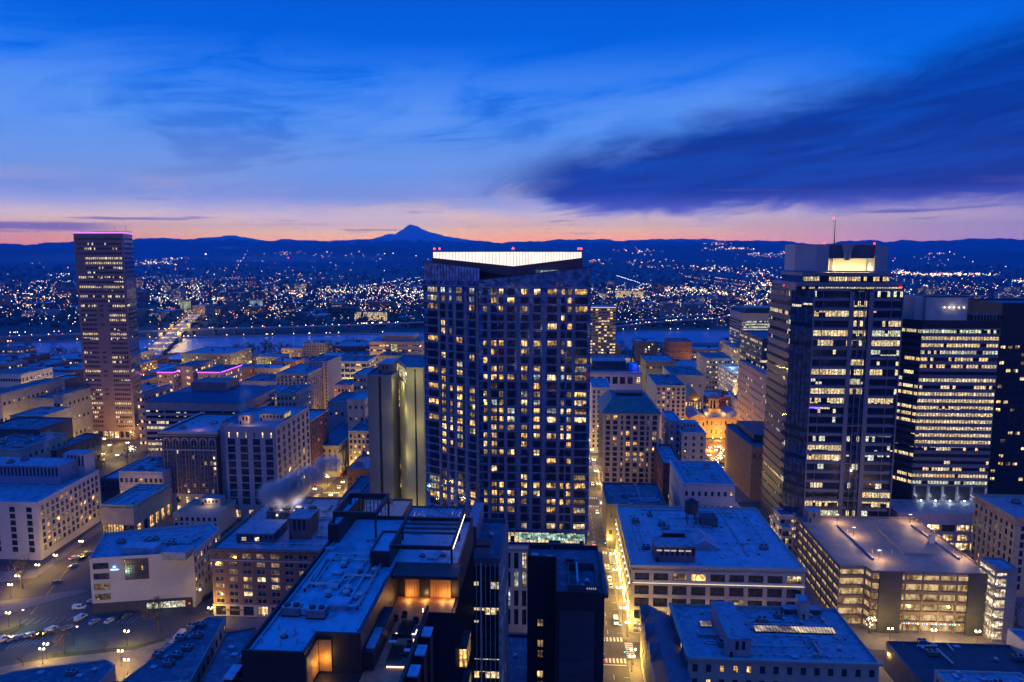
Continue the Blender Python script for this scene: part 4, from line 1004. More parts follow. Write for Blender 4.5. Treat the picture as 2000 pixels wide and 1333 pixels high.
# ================================================================== RIGHT SIDE AND MIDDLE DISTANCE
def department_store():
    z = PD(1400, 1106, 265).z; x0 = 31.0; x1 = pxX(1571, 1106, 265)
    W = surf('white_terracotta', (.46, .41, .35), .75, var=.1, scale=.3)
    b = Bld('department_store', 'big white terracotta store with glowing cornice line and wide flat roof right of the street', rect(x0, x1, 265, 331), z, W, cat='building', roof=ROOFL, parapet=1.0)
    b.facade(0, z-7.2, z-2.2, 1, 9, 5.6, 2.9, frame=.5, litp=.35, style='three', lits=[W4, W2, W1])
    b.facade(0, 5.4, z-7.6, 3, 9, 5.6, 3.6, frame=.6, litp=.14, style='three', lits=[W4, W4, W3, W1])
    b.facade(0, .2, 5.2, 1, 9, 5.8, 4.4, frame=.7, litp=.7, style='three', lits=[W2, W1])
    b.facade(3, z-7.2, z-2.2, 1, 10, 4.6, 2.9, frame=.5, litp=.2, style='three', lits=[W4])
    b.facade(3, 5.4, z-7.6, 3, 10, 4.6, 3.6, frame=.6, litp=.2, style='three', lits=[W4, W2])
    b.facade(3, .2, 5.2, 1, 10, 5.0, 4.4, frame=.7, litp=.9, style='three', lits=[W2, W1])
    b.facade(1, 5.4, z-2.2, 4, 10, 4.6, 3.2, frame=.6, litp=.2, style='three', lits=[W4, W2])
    b.cornice([0, 3], z, .9, .9, W); b.cornice([0, 3], z-7.2, .5, .8, W, 'string_course'); b.cornice([0, 3], 5.6, .5, .9, W, 'string_course')
    mb = MB(); gl = glow('cornice_light', (1, .82, .5), 2.2); L = b.edge(0)[3]
    b.fb(mb, 0, 0, L, .82, .9, z-7.19, z-7.08, gl); L = b.edge(3)[3]; b.fb(mb, 3, 0, L, .82, .9, z-7.19, z-7.08, gl); b.fb(mb, 3, 0, L, .92, 1.0, 5.61, 5.8, gl)
    mb.build('cornice_light', b.root)
    b.finish()
    # facade uplights on the street side
    for i in range(11):
        y = 267+i*6.1
        mb = MB(); mb.ball((x0-1.1, y, 5.9), .26, glow('lamp_warm', (1, .80, .48), 16)); mb.ball((x0-1.0, y, z-8.6), .2, glow('lamp_warm', (1, .80, .48), 16)); mb.build('wall_lantern', b.root)
    for i in range(4):
        l = bpy.data.lights.new('wall_lantern_light', 'POINT'); l.energy = 3600; l.color = (1, .66, .27); l.shadow_soft_size = .3; o = bpy.data.objects.new('wall_lantern_light', l); COL.objects.link(o); o.parent = b.root; o.location = Vector((x0-2.0, 272+i*16, 6.2))-Vector(b.root.location)
    # penthouse, sheds, tank, gear
    a = P(1281, 1104, z); mb = MB()
    hut(b, P(1281, 1100, z).x, P(1360, 1100, z).x, 269.5, 278, z-1, z+5.4, surf('plum_panel', (.2, .14, .15), .7), 'penthouse')
    mb = MB(); 
    for px in (1292, 1307, 1320, 1335, 1349): x = P(px, 1086, z+4).x; mb.box(x-1.0, x+1.0, 269.3, 269.5, z+3.6, z+4.1, glow('lit_louvre', (.9, .8, .75), .6))
    mb.build('lit_louvre', b.root)
    for (px, py) in ((1315, 1050), (1320, 1066)):
        q = P(px, py, z); mb = MB(); mb.box(q.x-4.5, q.x+4.5, q.y-1.8, q.y+1.2, z-1, z+2.4, METALD); mb.box(q.x-4.6, q.x+4.6, q.y-1.9, q.y+1.3, z+2.4, z+2.7, ROOF); mb.build('roof_shed', b.root)
    q = P(1362, 1060, z); mb = MB(); 
    mb.poly([(q.x-5, q.y-5, z-.9), (q.x+2, q.y-5, z+3), (q.x+2, q.y+8, z+3), (q.x-5, q.y+8, z-.9)], ROOFL); mb.poly([(q.x+9, q.y-5, z-.9), (q.x+9, q.y+8, z-.9), (q.x+2, q.y+8, z+3), (q.x+2, q.y-5, z+3)], ROOFL); mb.poly([(q.x-5, q.y-5, z-.9), (q.x+9, q.y-5, z-.9), (q.x+2, q.y-5, z+3)], METAL); mb.build('gabled_skylight', b.root)
    q = P(1350, 1010, z+2); mb = MB()
    for dx in (-1.8, 1.8):
        for dy in (-1.8, 1.8): mb.tube((q.x+dx, q.y+dy, z-1), (q.x+dx, q.y+dy, z+4), .18, .18, 5, METALD)
    mb.tube((q.x, q.y, z+4), (q.x, q.y, z+9), 3.0, 3.0, 16, surf('tank_wood', (.10, .07, .06), .9)); mb.tube((q.x, q.y, z+9), (q.x, q.y, z+10.8), 3.2, .2, 16, METALD); mb.build('water_tank', b.root)
    mb = MB(); mb.box(q.x+4, q.x+11, q.y-4, q.y+4, z-1, z+2.6, METALD)
    for i in range(12): mb.box(q.x+4+i*.6, q.x+4.2+i*.6, q.y-4.1, q.y-4, z-.6, z+2.4, METAL)
    mb.build('plant_enclosure', b.root)
    gear(b, 30, x0+4, x1-4, 280, 329, z-1); clutter(b, x0+4, x1-4, 272, 328, z-1, 9)
    gear(b, 6, x0+24, x1-4, 268, 280, z-1, (1, 2, 2, 5))
    return b
department_store()

def parking_garage():
    z = PD(1800, 1118, 271).z
    def g(px, py): v = P(px, py, z); return (v.x, v.y)
    pts = [g(1640, 1106), g(1690, 1106), (g(1706, 1118)[0], 271), (g(1934, 1118)[0], 271), (g(1934, 1118)[0]+.2, 331), (P(1556, 1010, z).x, 331)]
    CB = surf('garage_brown_frame', (.16, .125, .11), .85, var=.2, scale=.3)
    SNOW = surf('frosted_deck', (.30, .235, .17), .6, var=.28, scale=.12, bump=.3, bscale=2, stain=(.16, (.2, .17, .16), .5, .66, .75))
    b = Bld('parking_garage', 'brown framed multi storey parking garage with lit open decks and frosted empty top deck', pts, z, CB, cat='garage', roof=SNOW, parapet=1.2, flat=False)
    n = 6; ph = z/n
    GL = lit('garage_deck_light', (.7, .42, .14), (1.0, .70, .34), .66, .35)
    mb = MB(); cen = Vector((b.c.x, b.c.y))
    ins = b.inset(1.6)
    mb.prism(ins, 0, z-1.4, GL); mb.build('lit_interior', b.root)
    mb = MB()
    for r in range(n): mb.prism(b.inset(.5), r*ph-.3 if r else .02, r*ph+.25, CB, bot=True)
    mb.prism(b.foot, z-1.4, z-1.0, SNOW, bot=True); mb.build('decks', b.root)
    fr = MB()
    for e in range(len(b.foot)):
        L = b.edge(e)[3]; k = max(1, round(L/ (6.0 if L > 40 else 8.5)))
        for r in range(1, n+1): b.fb(fr, e, .01, L-.01, -.35, 0, r*ph-.75, r*ph+(.55 if r < n else 0), CB)
        for i in range(k+1): u = L*i/k; b.fb(fr, e, max(.02, u-.28), min(L-.02, u+.28), -.3, .08, 0, z-.1, CB)
    fr.build('facade_frame', b.root)
    e = [i for i in range(len(b.foot)) if abs(b.edge(i)[2].y+1) < .01 and b.edge(i)[3] > 30][0]; L = b.edge(e)[3]
    SL = surf('stair_tower_slate', (.045, .05, .07), .7)
    for u0, u1 in ((.06*L, .25*L), (.80*L, .995*L)):
        mb = MB(); b.fb(mb, e, u0, u1, .1, .8, 0, z+.2, SL); mb.build('stair_tower', b.root)
    # crash walls and lamp posts on the deck
    mb = MB()
    for (p, q) in (((1635, 1028), (1706, 1095)), ((1780, 1028), (1874, 1094)), ((1712, 1032), (1766, 1084))):
        u, v = P(*p, z-1), P(*q, z-1); d = (v-u).normalized(); w = Vector((-d.y, d.x, 0))*.3
        mb.hexa([u-w, v-w, v+w, u+w, u-w+Vector((0, 0, .9)), v-w+Vector((0, 0, .9)), v+w+Vector((0, 0, .9)), u+w+Vector((0, 0, .9))], CONC)
    u, v = P(1766, 1084, z-1), P(1830, 1084, z-1); mb.box(u.x, v.x, u.y-.2, u.y+.2, z-1, z-.2, CONC); mb.build('ramp_wall', b.root)
    pts = [(1635, 1022), (1667, 1048), (1716, 1094), (1777, 1022), (1818, 1050), (1878, 1092)]
    for (px, py) in pts:
        q = P(px, py, z-1); mb = MB(); mb.tube(q, q+Vector((0, 0, 4.2)), .1, .07, 6, METALD); mb.box(q.x-.7, q.x+.7, q.y-.2, q.y+.2, q.z+4.2, q.z+4.35, METALD); mb.box(q.x-.55, q.x-.1, q.y-.15, q.y+.15, q.z+4.08, q.z+4.2, glow('lamp_warm', (1, .80, .48), 16)); mb.box(q.x+.1, q.x+.55, q.y-.15, q.y+.15, q.z+4.08, q.z+4.2, glow('lamp_warm', (1, .80, .48), 16))
        mb.build('deck_lamp', b.root)
        l = bpy.data.lights.new('deck_lamp_light', 'POINT'); l.energy = 3400; l.color = (1, .62, .30); l.shadow_soft_size = .25; o = bpy.data.objects.new('deck_lamp_light', l); COL.objects.link(o); o.parent = b.root; o.location = q+Vector((0, 0, 3.9))-Vector(b.root.location)
    for (px, py) in ((1655, 1042), (1690, 1072), (1703, 1082), (1722, 1082), (1742, 1082), (1790, 1036), (1803, 1045), (1831, 1062), (1846, 1074), (1862, 1082)):
        q = P(px, py, z-1); mb = MB(); mb.tube(q, q+Vector((0, 0, 1.9)), .13, .13, 6, WHITE); mb.build('bollard', b.root)
    q = P(1819, 1060, z-1); mb = MB(); mb.box(q.x-1, q.x+1, q.y-1, q.y+1, z-1, z+2.2, WHITE); mb.box(q.x-1.15, q.x+1.15, q.y-1.15, q.y+1.15, z+2.2, z+2.4, CONC); mb.build('pay_booth', b.root)
    mb = MB(); BT = glow('bulb_red', (1, .1, .05), 6), glow('bulb_green', (.1, 1, .4), 6), glow('bulb_blue', (.1, .3, 1), 6), glow('lamp_warm', (1, .8, .48), 16)
    for i in range(26): u = L*(.27+.5*i/26); b.fb(mb, e, u, u+.22, .3, .5, 4.0, 4.25, BT[i % 4])
    mb.build('string_lights', b.root)
    l = bpy.data.lights.new('entrance_light', 'POINT'); l.energy = 3200; l.color = (1, .66, .28); l.shadow_soft_size = .6; o = bpy.data.objects.new('entrance_light', l); COL.objects.link(o); o.parent = b.root; a, t, nn, LL = b.edge(e); q2 = a+t*(L*.55)+nn*5; o.location = Vector((q2.x, q2.y, 5))-Vector(b.root.location)
    a = P(1560, 1000, z); hut(b, a.x+.5, a.x+6, 324, 329, z-1, z+4, CONC, 'stair_house')
    # glowing stair tower at its right corner
    x0 = pxX(1938, 1120, 268); x1 = pxX(1983, 1100, 268)
    s = Bld('glazed_stair_tower', 'slim garage stair tower with brightly lit open landings and pale side wall', rect(x0, x1, 266, 276), z+4.5, CONC, cat='tower', roof=ROOF, parapet=.6)
    mb = MB(); s.fb(mb, 3, .4, 9.6, 0, .08, .5, z+3, lit('stair_light', (.6, .4, .18), (1, .85, .58), 1.6)); s.fb(mb, 0, .5, (x1-x0)*.5, 0, .08, .5, z+2.6, MATS['stair_light']); mb.build('lit_stair', s.root)
    mb = MB()
    for r in range(7): s.fb(mb, 0, .3, (x1-x0)*.53, 0, .5, r*4.2+.3, r*4.2+1.3, CONC); s.fb(mb, 3, .2, 9.8, 0, .5, r*4.2+.3, r*4.2+1.3, CONC)
    mb.build('landings', s.root)
    for r in range(6): mb = MB(); mb.ball((x0+.2, 265.4, 3.0+r*4.1), .24, glow('lamp_warm', (1, .80, .48), 16)); mb.build('wall_light', s.root)
parking_garage()

def corner_hotel():
    z = 23.5
    x0 = P(1347, 1288, z).x; x1 = P(1712, 1288, z).x; y0 = P(1500, 1288, z).y; y1 = 243
    b = Bld('corner_hotel', 'pale stone hotel with deep blue flat roof and long lit skylight at the bottom right', rect(x0, x1, y0, y1), z, CREAM, cat='building', roof=ROOF, parapet=1.1)
    b.facade(0, z-5.5, z-1.6, 1, 14, 1.5, 2.3, frame=0, litp=.4, style='two', lits=[W1]); b.facade(0, z-10.5, z-6, 1, 14, 1.5, 2.3, frame=0, litp=.3, style='two', lits=[W1])
    b.facade(3, 5, z-1.6, 5, 10, 1.8, 2.3, frame=.25, litp=.25, style='two', lits=[W1, W4], fm=CREAM)
    b.cornice([0, 3], z, .7, .8, CREAM); b.finish()
    # side wing with mansard along the street
    xs = 32.0
    w = Bld('mansard_wing', 'narrow stone wing with steep blue mansard roof and gabled dormer on the street corner', rect(xs, x0-.02, y0-22, y1-.5), z-5, STONE, cat='building', roof=ROOF, parapet=.8)
    w.facade(3, 4, z-6, 5, 15, 1.5, 2.4, frame=.3, litp=.3, style='two', lits=[W1, W4]); w.facade(0, 4, z-6, 5, 2, 1.5, 2.4, frame=.2, litp=.1, style='two')
    SL = surf('blue_slate', (.10, .12, .16), .6, var=.3, scale=.8)
    mb = MB(); ya, yb = y0-22, y1-.5
    mb.poly([(xs-.4, ya, z-5), (xs-.4, yb, z-5), (xs+2.2, yb, z-.6), (xs+2.2, ya, z-.6)], SL); mb.poly([(xs+2.2, ya, z-.6), (xs+2.2, yb, z-.6), (x0-.05, yb, z-4.6), (x0-.05, ya, z-4.6)], SL)
    mb.poly([(xs-.4, ya, z-5), (xs+2.2, ya, z-.6), (x0-.05, ya, z-4.6)], STONE); mb.poly([(xs-.4, yb, z-5), (x0-.05, yb, z-4.6), (xs+2.2, yb, z-.6)], STONE); mb.build('mansard_roof', w.root)
    for y in (yb-1.8, yb-14, yb-26): 
        mb = MB(); mb.prism([(xs-.8, y-2.0), (xs+2.4, y-2.0), (xs+2.4, y+2.0), (xs-.8, y+2.0)], z-5, z-2.4, STONE); mb.poly([(xs-1, y-2.2, z-2.4), (xs-1, y+2.2, z-2.4), (xs-1, y, z+.2)], STONE)
        mb.poly([(xs-1, y-2.2, z-2.4), (xs-1, y, z+.2), (xs+2.6, y, z+.2), (xs+2.6, y-2.2, z-2.4)], SL); mb.poly([(xs-1, y+2.2, z-2.4), (xs+2.6, y+2.2, z-2.4), (xs+2.6, y, z+.2), (xs-1, y, z+.2)], SL); mb.build('dormer', w.root)
    w.cornice([3], z-5.05, .5, .6, STONE); w.finish()
    # roof features
    zr = z-1.1
    a = P(1378, 1220, z+5); c = P(1444, 1208, z+5)
    PH = surf('mauve_render', (.36, .30, .33), .8)
    hut(b, P(1405, 1210, z+5).x, P(1447, 1210, z+5).x, y1-32, y1-8, zr, z+5, PH, 'penthouse')
    hut(b, P(1555, 1176, z+3).x, P(1572, 1176, z+3).x, y1-7, y1-1.2, zr, z+5, STONE, 'lift_tower')
    def strip(nm, px0, px1, py, wd, m, h=.5):
        u, v = P(px0, py, zr), P(px1, py, zr); mb = MB(); mb.box(u.x, v.x, u.y, u.y+wd, zr, zr+h-.1, METALD); n = int((v.x-u.x)/1.0)
        mb.poly([(u.x+.1, u.y+.1, zr+h-.02), (v.x-.1, u.y+.1, zr+h-.02), (v.x-.1, u.y+wd-.1, zr+h+.5), (u.x+.1, u.y+wd-.1, zr+h+.5)], m)
        for i in range(n+1): x = u.x+.1+(v.x-u.x-.2)*i/max(n, 1); mb.hexa([(x-.06, u.y, zr+h), (x+.06, u.y, zr+h), (x+.06, u.y+wd, zr+h+.5), (x-.06, u.y+wd, zr+h+.5), (x-.06, u.y, zr+h+.14), (x+.06, u.y, zr+h+.14), (x+.06, u.y+wd, zr+h+.64), (x-.06, u.y+wd, zr+h+.64)], CONC)
        mb.build(nm, b.root)
    SKL = lit('skylight_glow', (.5, .34, .12), (1.0, .76, .42), .75, .2)
    strip('skylight', 1475, 1630, 1236, 3.0, SKL); strip('skylight', 1368, 1391, 1226, 2.6, SKL)
    gear(b, 28, x0+3, x1-2, y0+3, y1-3, zr, (0, 1, 1, 2, 2, 4, 5)); clutter(b, x0+3, x1-3, y0+3, y1-3, zr, 7)
    hut(b, P(1512, 1165, z).x, P(1580, 1165, z).x, y1-3.5, y1-.6, zr, zr+1.8, SLATE, 'roof_shed')
    # lower building in front
    z2 = 13; xa, xb = P(1345, 1333, z2).x, P(1760, 1333, z2).x
    f = Bld('ribbed_roof_building', 'low building with ribbed dark blue metal roof in front of the corner hotel', rect(xs+3, xb-6, y0-22, y0-1.2), z-11.5, TERRA, cat='building', roof=ROOFD, parapet=.8)
    mb = MB(); k = f.foot[0][0]+9
    while k < f.foot[1][0]-3: mb.box(k, k+.3, y0-18, y0-2.5, f.z1-.75, f.z1-.2, METAL); k += 1.2
    mb.build('roof_ribs', f.root); f.finish()
corner_hotel()

def br_block():
    z = 11
    b = Bld('low_theatre_block', 'low very dark flat roof with pale ducts beside the tree lined walk, bottom right', rect(P(1733, 1255, z).x, 178, 150, P(1733, 1252, z).y), z, surf('dark_render', (.12, .11, .12), .85), cat='building', roof=surf('black_roof', (.05, .055, .07), .8, stain=(.2, (.12, .12, .14), .55, .7, .5)), parapet=.7)
    for (p, q) in (((1830, 1268), (1862, 1298)), ((1850, 1258), (1862, 1272)), ((1790, 1262), (1830, 1262))):
        u, v = P(*p, z), P(*q, z); mb = MB(); mb.tube(u, v, .45, .45, 6, METAL); mb.build('duct', b.root)
    for (px, py, k) in ((1800, 1258, 0), (1822, 1262, 1), (1868, 1265, 5), (1945, 1292, 1), (1988, 1290, 0), (1820, 1280, 0), (1900, 1280, 2), (1765, 1266, 2), (1802, 1270, 1)):
        q = P(px, py, z-.6); nm, me, r = GEAR[k]; o = bpy.data.objects.new(nm, me); COL.objects.link(o); o.parent = b.root; o.location = q-Vector(b.root.location)
    q = P(1825, 1308, 17)
    s = Bld('stone_corner_block', 'stone block with cluttered blue roof rising at the bottom right edge', rect(q.x, q.x+26, q.y-30, q.y), 17, TERRA, cat='building', roof=ROOF, parapet=.6)
    s.facade(3, 2, 16, 3, 6, 1.6, 2.4, frame=0, litp=.2); s.finish(); gear(s, 16, q.x+2, q.x+24, q.y-12, q.y-1, 16.5)
    q = P(1968, 1228, 16)
    s = Bld('pale_side_block', 'pale walled block with blue roof corner entering at the right edge', [(P(1968, 1228, 16).x, P(1968, 1228, 16).y), (220, P(1968, 1228, 16).y), (220, P(2000, 1262, 16).y-20), (P(1968, 1228, 16).x, P(1968, 1228, 16).y-30)], 16, WHITE, cat='building', roof=ROOF, parapet=.6)
br_block()

# ---- the right hand towers
def office_tower_a():
    # stepped office tower with pale banded walls and lit crown
    PAL = surf('pale_spandrel', (.20, .195, .225), .55, .2, var=.12, scale=.1)
    x0 = pxX(1583, 700, 352); x1 = pxX(1757, 700, 352); xl = x0-1.0; yb = 398
    z1 = PD(1660, 568, 352).z
    b = Bld('banded_office_tower', 'dark glass office tower with pale bands, stepped top and lit cream crown', [(x0, 352), (x1, 352), (x1, yb), (x0-7, yb), (x0-7, 362)], z1, glass_dark('tower_glass', (.06, .10, .18), .07, .5, 1.0), cat='tower', roof=ROOFD)
    fl = 26; zb = 6; ph = (z1-zb)/fl; L = b.edge(0)[3]
    mix = [OFF_D]*6+[OFF_W, OFF_C]
    for r in range(fl):
        zz = zb+r*ph+ph*.36; up = r > 13
        for s, (u0, u1) in enumerate(((.4, L*.40), (L*.43, L*.60), (L*.66, L-.5))):
            m = random.choice([OFF_F, OFF_W, OFF_W, OFF_C, OFF_W, OFF_D]) if up else random.choice(mix)
            mb = MB(); b.fb(mb, 0, u0, u1, 0, .06, zz, zz+ph*.58, m); mb.build('window_band', b.root)
    mb = MB(); m2 = MB(); m3 = MB()
    for r in range(fl+1):
        z = zb+r*ph
        b.fb(mb, 0, 0, L*.40, 0, .5, z-ph*.05, z+ph*.22, PAL)
        b.fb(m3, 0, L*.66, L-1.5, 0, .5, z-ph*.05, z+ph*.22, PAL)
        if r % 4 == 0: b.fb(m2, 0, 0, L, .5, .75, z, z+.5, PAL)
    mb.build('spandrels', b.root); m3.build('spandrels', b.root)
    for k, w in ((0, .25), (.10, .12), (.40, .8), (.44, .16), (.505, .12), (.57, .16), (.62, 1.0), (.86, .12), (.985, .3)):
        u = L*k; b.fb(m2, 0, max(0, u), min(L, u+w*2), .5, .9, zb, z1-.5, PAL)
    m2.build('mullions', b.root)
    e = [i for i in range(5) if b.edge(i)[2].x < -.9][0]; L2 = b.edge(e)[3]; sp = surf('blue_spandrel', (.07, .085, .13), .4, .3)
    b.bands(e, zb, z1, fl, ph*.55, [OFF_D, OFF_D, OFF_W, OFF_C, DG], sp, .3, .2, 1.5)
    e2 = [i for i in range(5) if b.edge(i)[2].x < -.3 and b.edge(i)[2].y < -.3][0]
    mb = MB(); Lc = b.edge(e2)[3]; 
    for i in range(6): b.fb(mb, e2, Lc*i/5-.05 if i else 0, Lc*i/5+.05, 0, .2, 0, z1, METALD)
    mb.build('corner_mullions', b.root)
    for r in range(0, fl, 1):
        if random.random() < .4: mb = MB(); b.fb(mb, e2, .3, Lc-.3, 0, .08, zb+r*ph+1.2, zb+r*ph+3.2, OFF_D); mb.build('corner_window', b.root)
    # left wing, lower
    xw = pxX(1530, 560, 372)
    zw = PD(1540, 562, 375).z
    w = Bld('glass_side_wing', 'blue glass wing with slanting bands on the left of the banded office tower', [(x0-7.1, 366), (x0-7.1, 396), (pxX(1527, 600, 396), 396), (pxX(1545, 600, 372), 372)], zw, glass_dark('wing_glass', (.03, .06, .11), .1, 0, 1.0), cat='tower', roof=ROOFD)
    for e in range(4):
        if w.edge(e)[2].x < -.2 or w.edge(e)[2].y < -.5: w.bands(e, 4, zw-6, 25, 3.2, [OFF_D, OFF_D, OFF_W, DG, OFF_D], sp, .3, .2, 2.0)
    # stepped top
    def tier(nm, xa, xb, y0, y1, za, zc, m=None):
        mb = MB(); mb.box(xa, xb, y0, y1, za, zc-1.5, glass_dark('tower_glass')); mb.box(xa-.3, xb+.3, y0-.3, y1+.3, zc-1.5, zc, PAL); mb.build(nm, b.root)
        mb = MB(); mb.box(xa+.4, xb-.4, y0-.16, y0-.04, za+.8, zc-2.0, OFF_F)
        mb.build('window_band', b.root)
        mb = MB(); k = xa+.4
        while k < xb: mb.box(k, k+.14, y0-.4, y0-.17, za, zc-1.5, METALD); k += 1.1
        mb.build('mullions', b.root)
    xt0, xt1 = pxX(1548, 545, 360), pxX(1735, 545, 360)
    zt1 = PD(1640, 553, 354).z; zt2 = PD(1640, 533, 358).z
    tier('upper_tier', xt0, pxX(1760, 560, 354), 354, 392, z1-.02, zt1); tier('top_tier', xt0+4, xt1, 358, 390, zt1, zt2)
    # crown: pale box walls, lit recess
    zc0 = PD(1640, 530, 362).z; zc1 = PD(1640, 478, 362).z+.3; xa, xb = pxX(1566, 500, 362), pxX(1734, 500, 362)
    CW = surf('crown_panel', (.32, .32, .35), .6, .1, var=.1); mb = MB()
    mb.box(xa, xb, 372, 388, zc0, zc1, CW)
    mb.prism([(xa+7, 362), (xa+13, 362), (xa+13, 372), (xa, 372)], zc0, zc1-.5, CW); mb.box(xb-6, xb, 362, 372, zc0, zc1-1.2, CW); mb.build('crown_walls', b.root)
    mb = MB(); mb.box(xa+13, xb-6, 363, 372, zc1-7, zc1-.4, surf('dark_soffit', (.08, .09, .12), .6)); mb.tube((xa+22, 362.5, zc1-8), (xa+22, 362.5, zc1-.3), 1.2, 3, 10, CW); mb.build('crown_canopy', b.root)
    CL = surf('crown_lit_wall', (.62, .55, .40), .8, var=.1); mb = MB(); mb.box(xa+13.1, xb-6.1, 371.5, 371.9, zc0, zc1-7.1, CL); mb.box((xa+xb)/2-2.6, (xa+xb)/2-1.2, 369.5, 371.4, zc0, zc1-7.1, CL); mb.build('crown_recess', b.root)
    for i in range(6):
        x = xa+15+i*(xb-xa-22)/5; l = bpy.data.lights.new('crown_uplight', 'POINT'); l.energy = 1000; l.color = (1, .80, .42); l.shadow_soft_size = .5; o = bpy.data.objects.new('crown_uplight', l); COL.objects.link(o); o.parent = b.root; o.location = Vector((x, 367.5, zc0+1.2))-Vector(b.root.location)
    q = PD(1629, 478, 380); mb = MB(); mb.tube((q.x, 380, zc1), (q.x, 380, PD(1629, 428, 380).z), .28, .1, 6, METALD); mb.build('antenna', b.root)
    RED = glow('red_beacon', (1.0, .03, .02), 9)
    for px, py, y in ((1629, 427, 380), (1611, 475, 362), (1709, 476, 362), (1761, 562, 352), (1533, 558, 372)):
        p = PD(px, py, y); mb = MB(); mb.ball((p.x, y+.6, p.z), .45, RED); mb.tube((p.x, y+.6, p.z-2), (p.x, y+.6, p.z-.3), .08, .08, 5, METALD); mb.build('beacon_light', b.root)
    mb = MB(); BL = glow('violet_light', (.22, .1, 1), 4)
    p = PD(1580, 796, 352)
    for i in range(9): mb.box(p.x+i*.6, p.x+i*.6+.4, 351.0, 351.2, p.z-.3+(i % 2)*.2, p.z+.3, BL)
    mb.build('violet_lights', b.root)
    # base podium wing
    p0 = pxX(1553, 1000, 340)
    s = Bld('tower_lobby_wing', 'low white framed lobby wing at the left foot of the banded tower', rect(pxX(1530, 1000, 345), x0-7.2, 345, 364), 13, WHITE, cat='building', roof=ROOF)
    s.facade(0, .5, 12, 3, 3, 3.5, 2.6, frame=.3, litp=.6, style='three', lits=[W2, W1]); s.facade(3, .5, 12, 3, 4, 3.5, 2.6, frame=.3, litp=.6, style='three', lits=[W2, W1]); s.finish()
    w.finish(); b.finish()
office_tower_a()

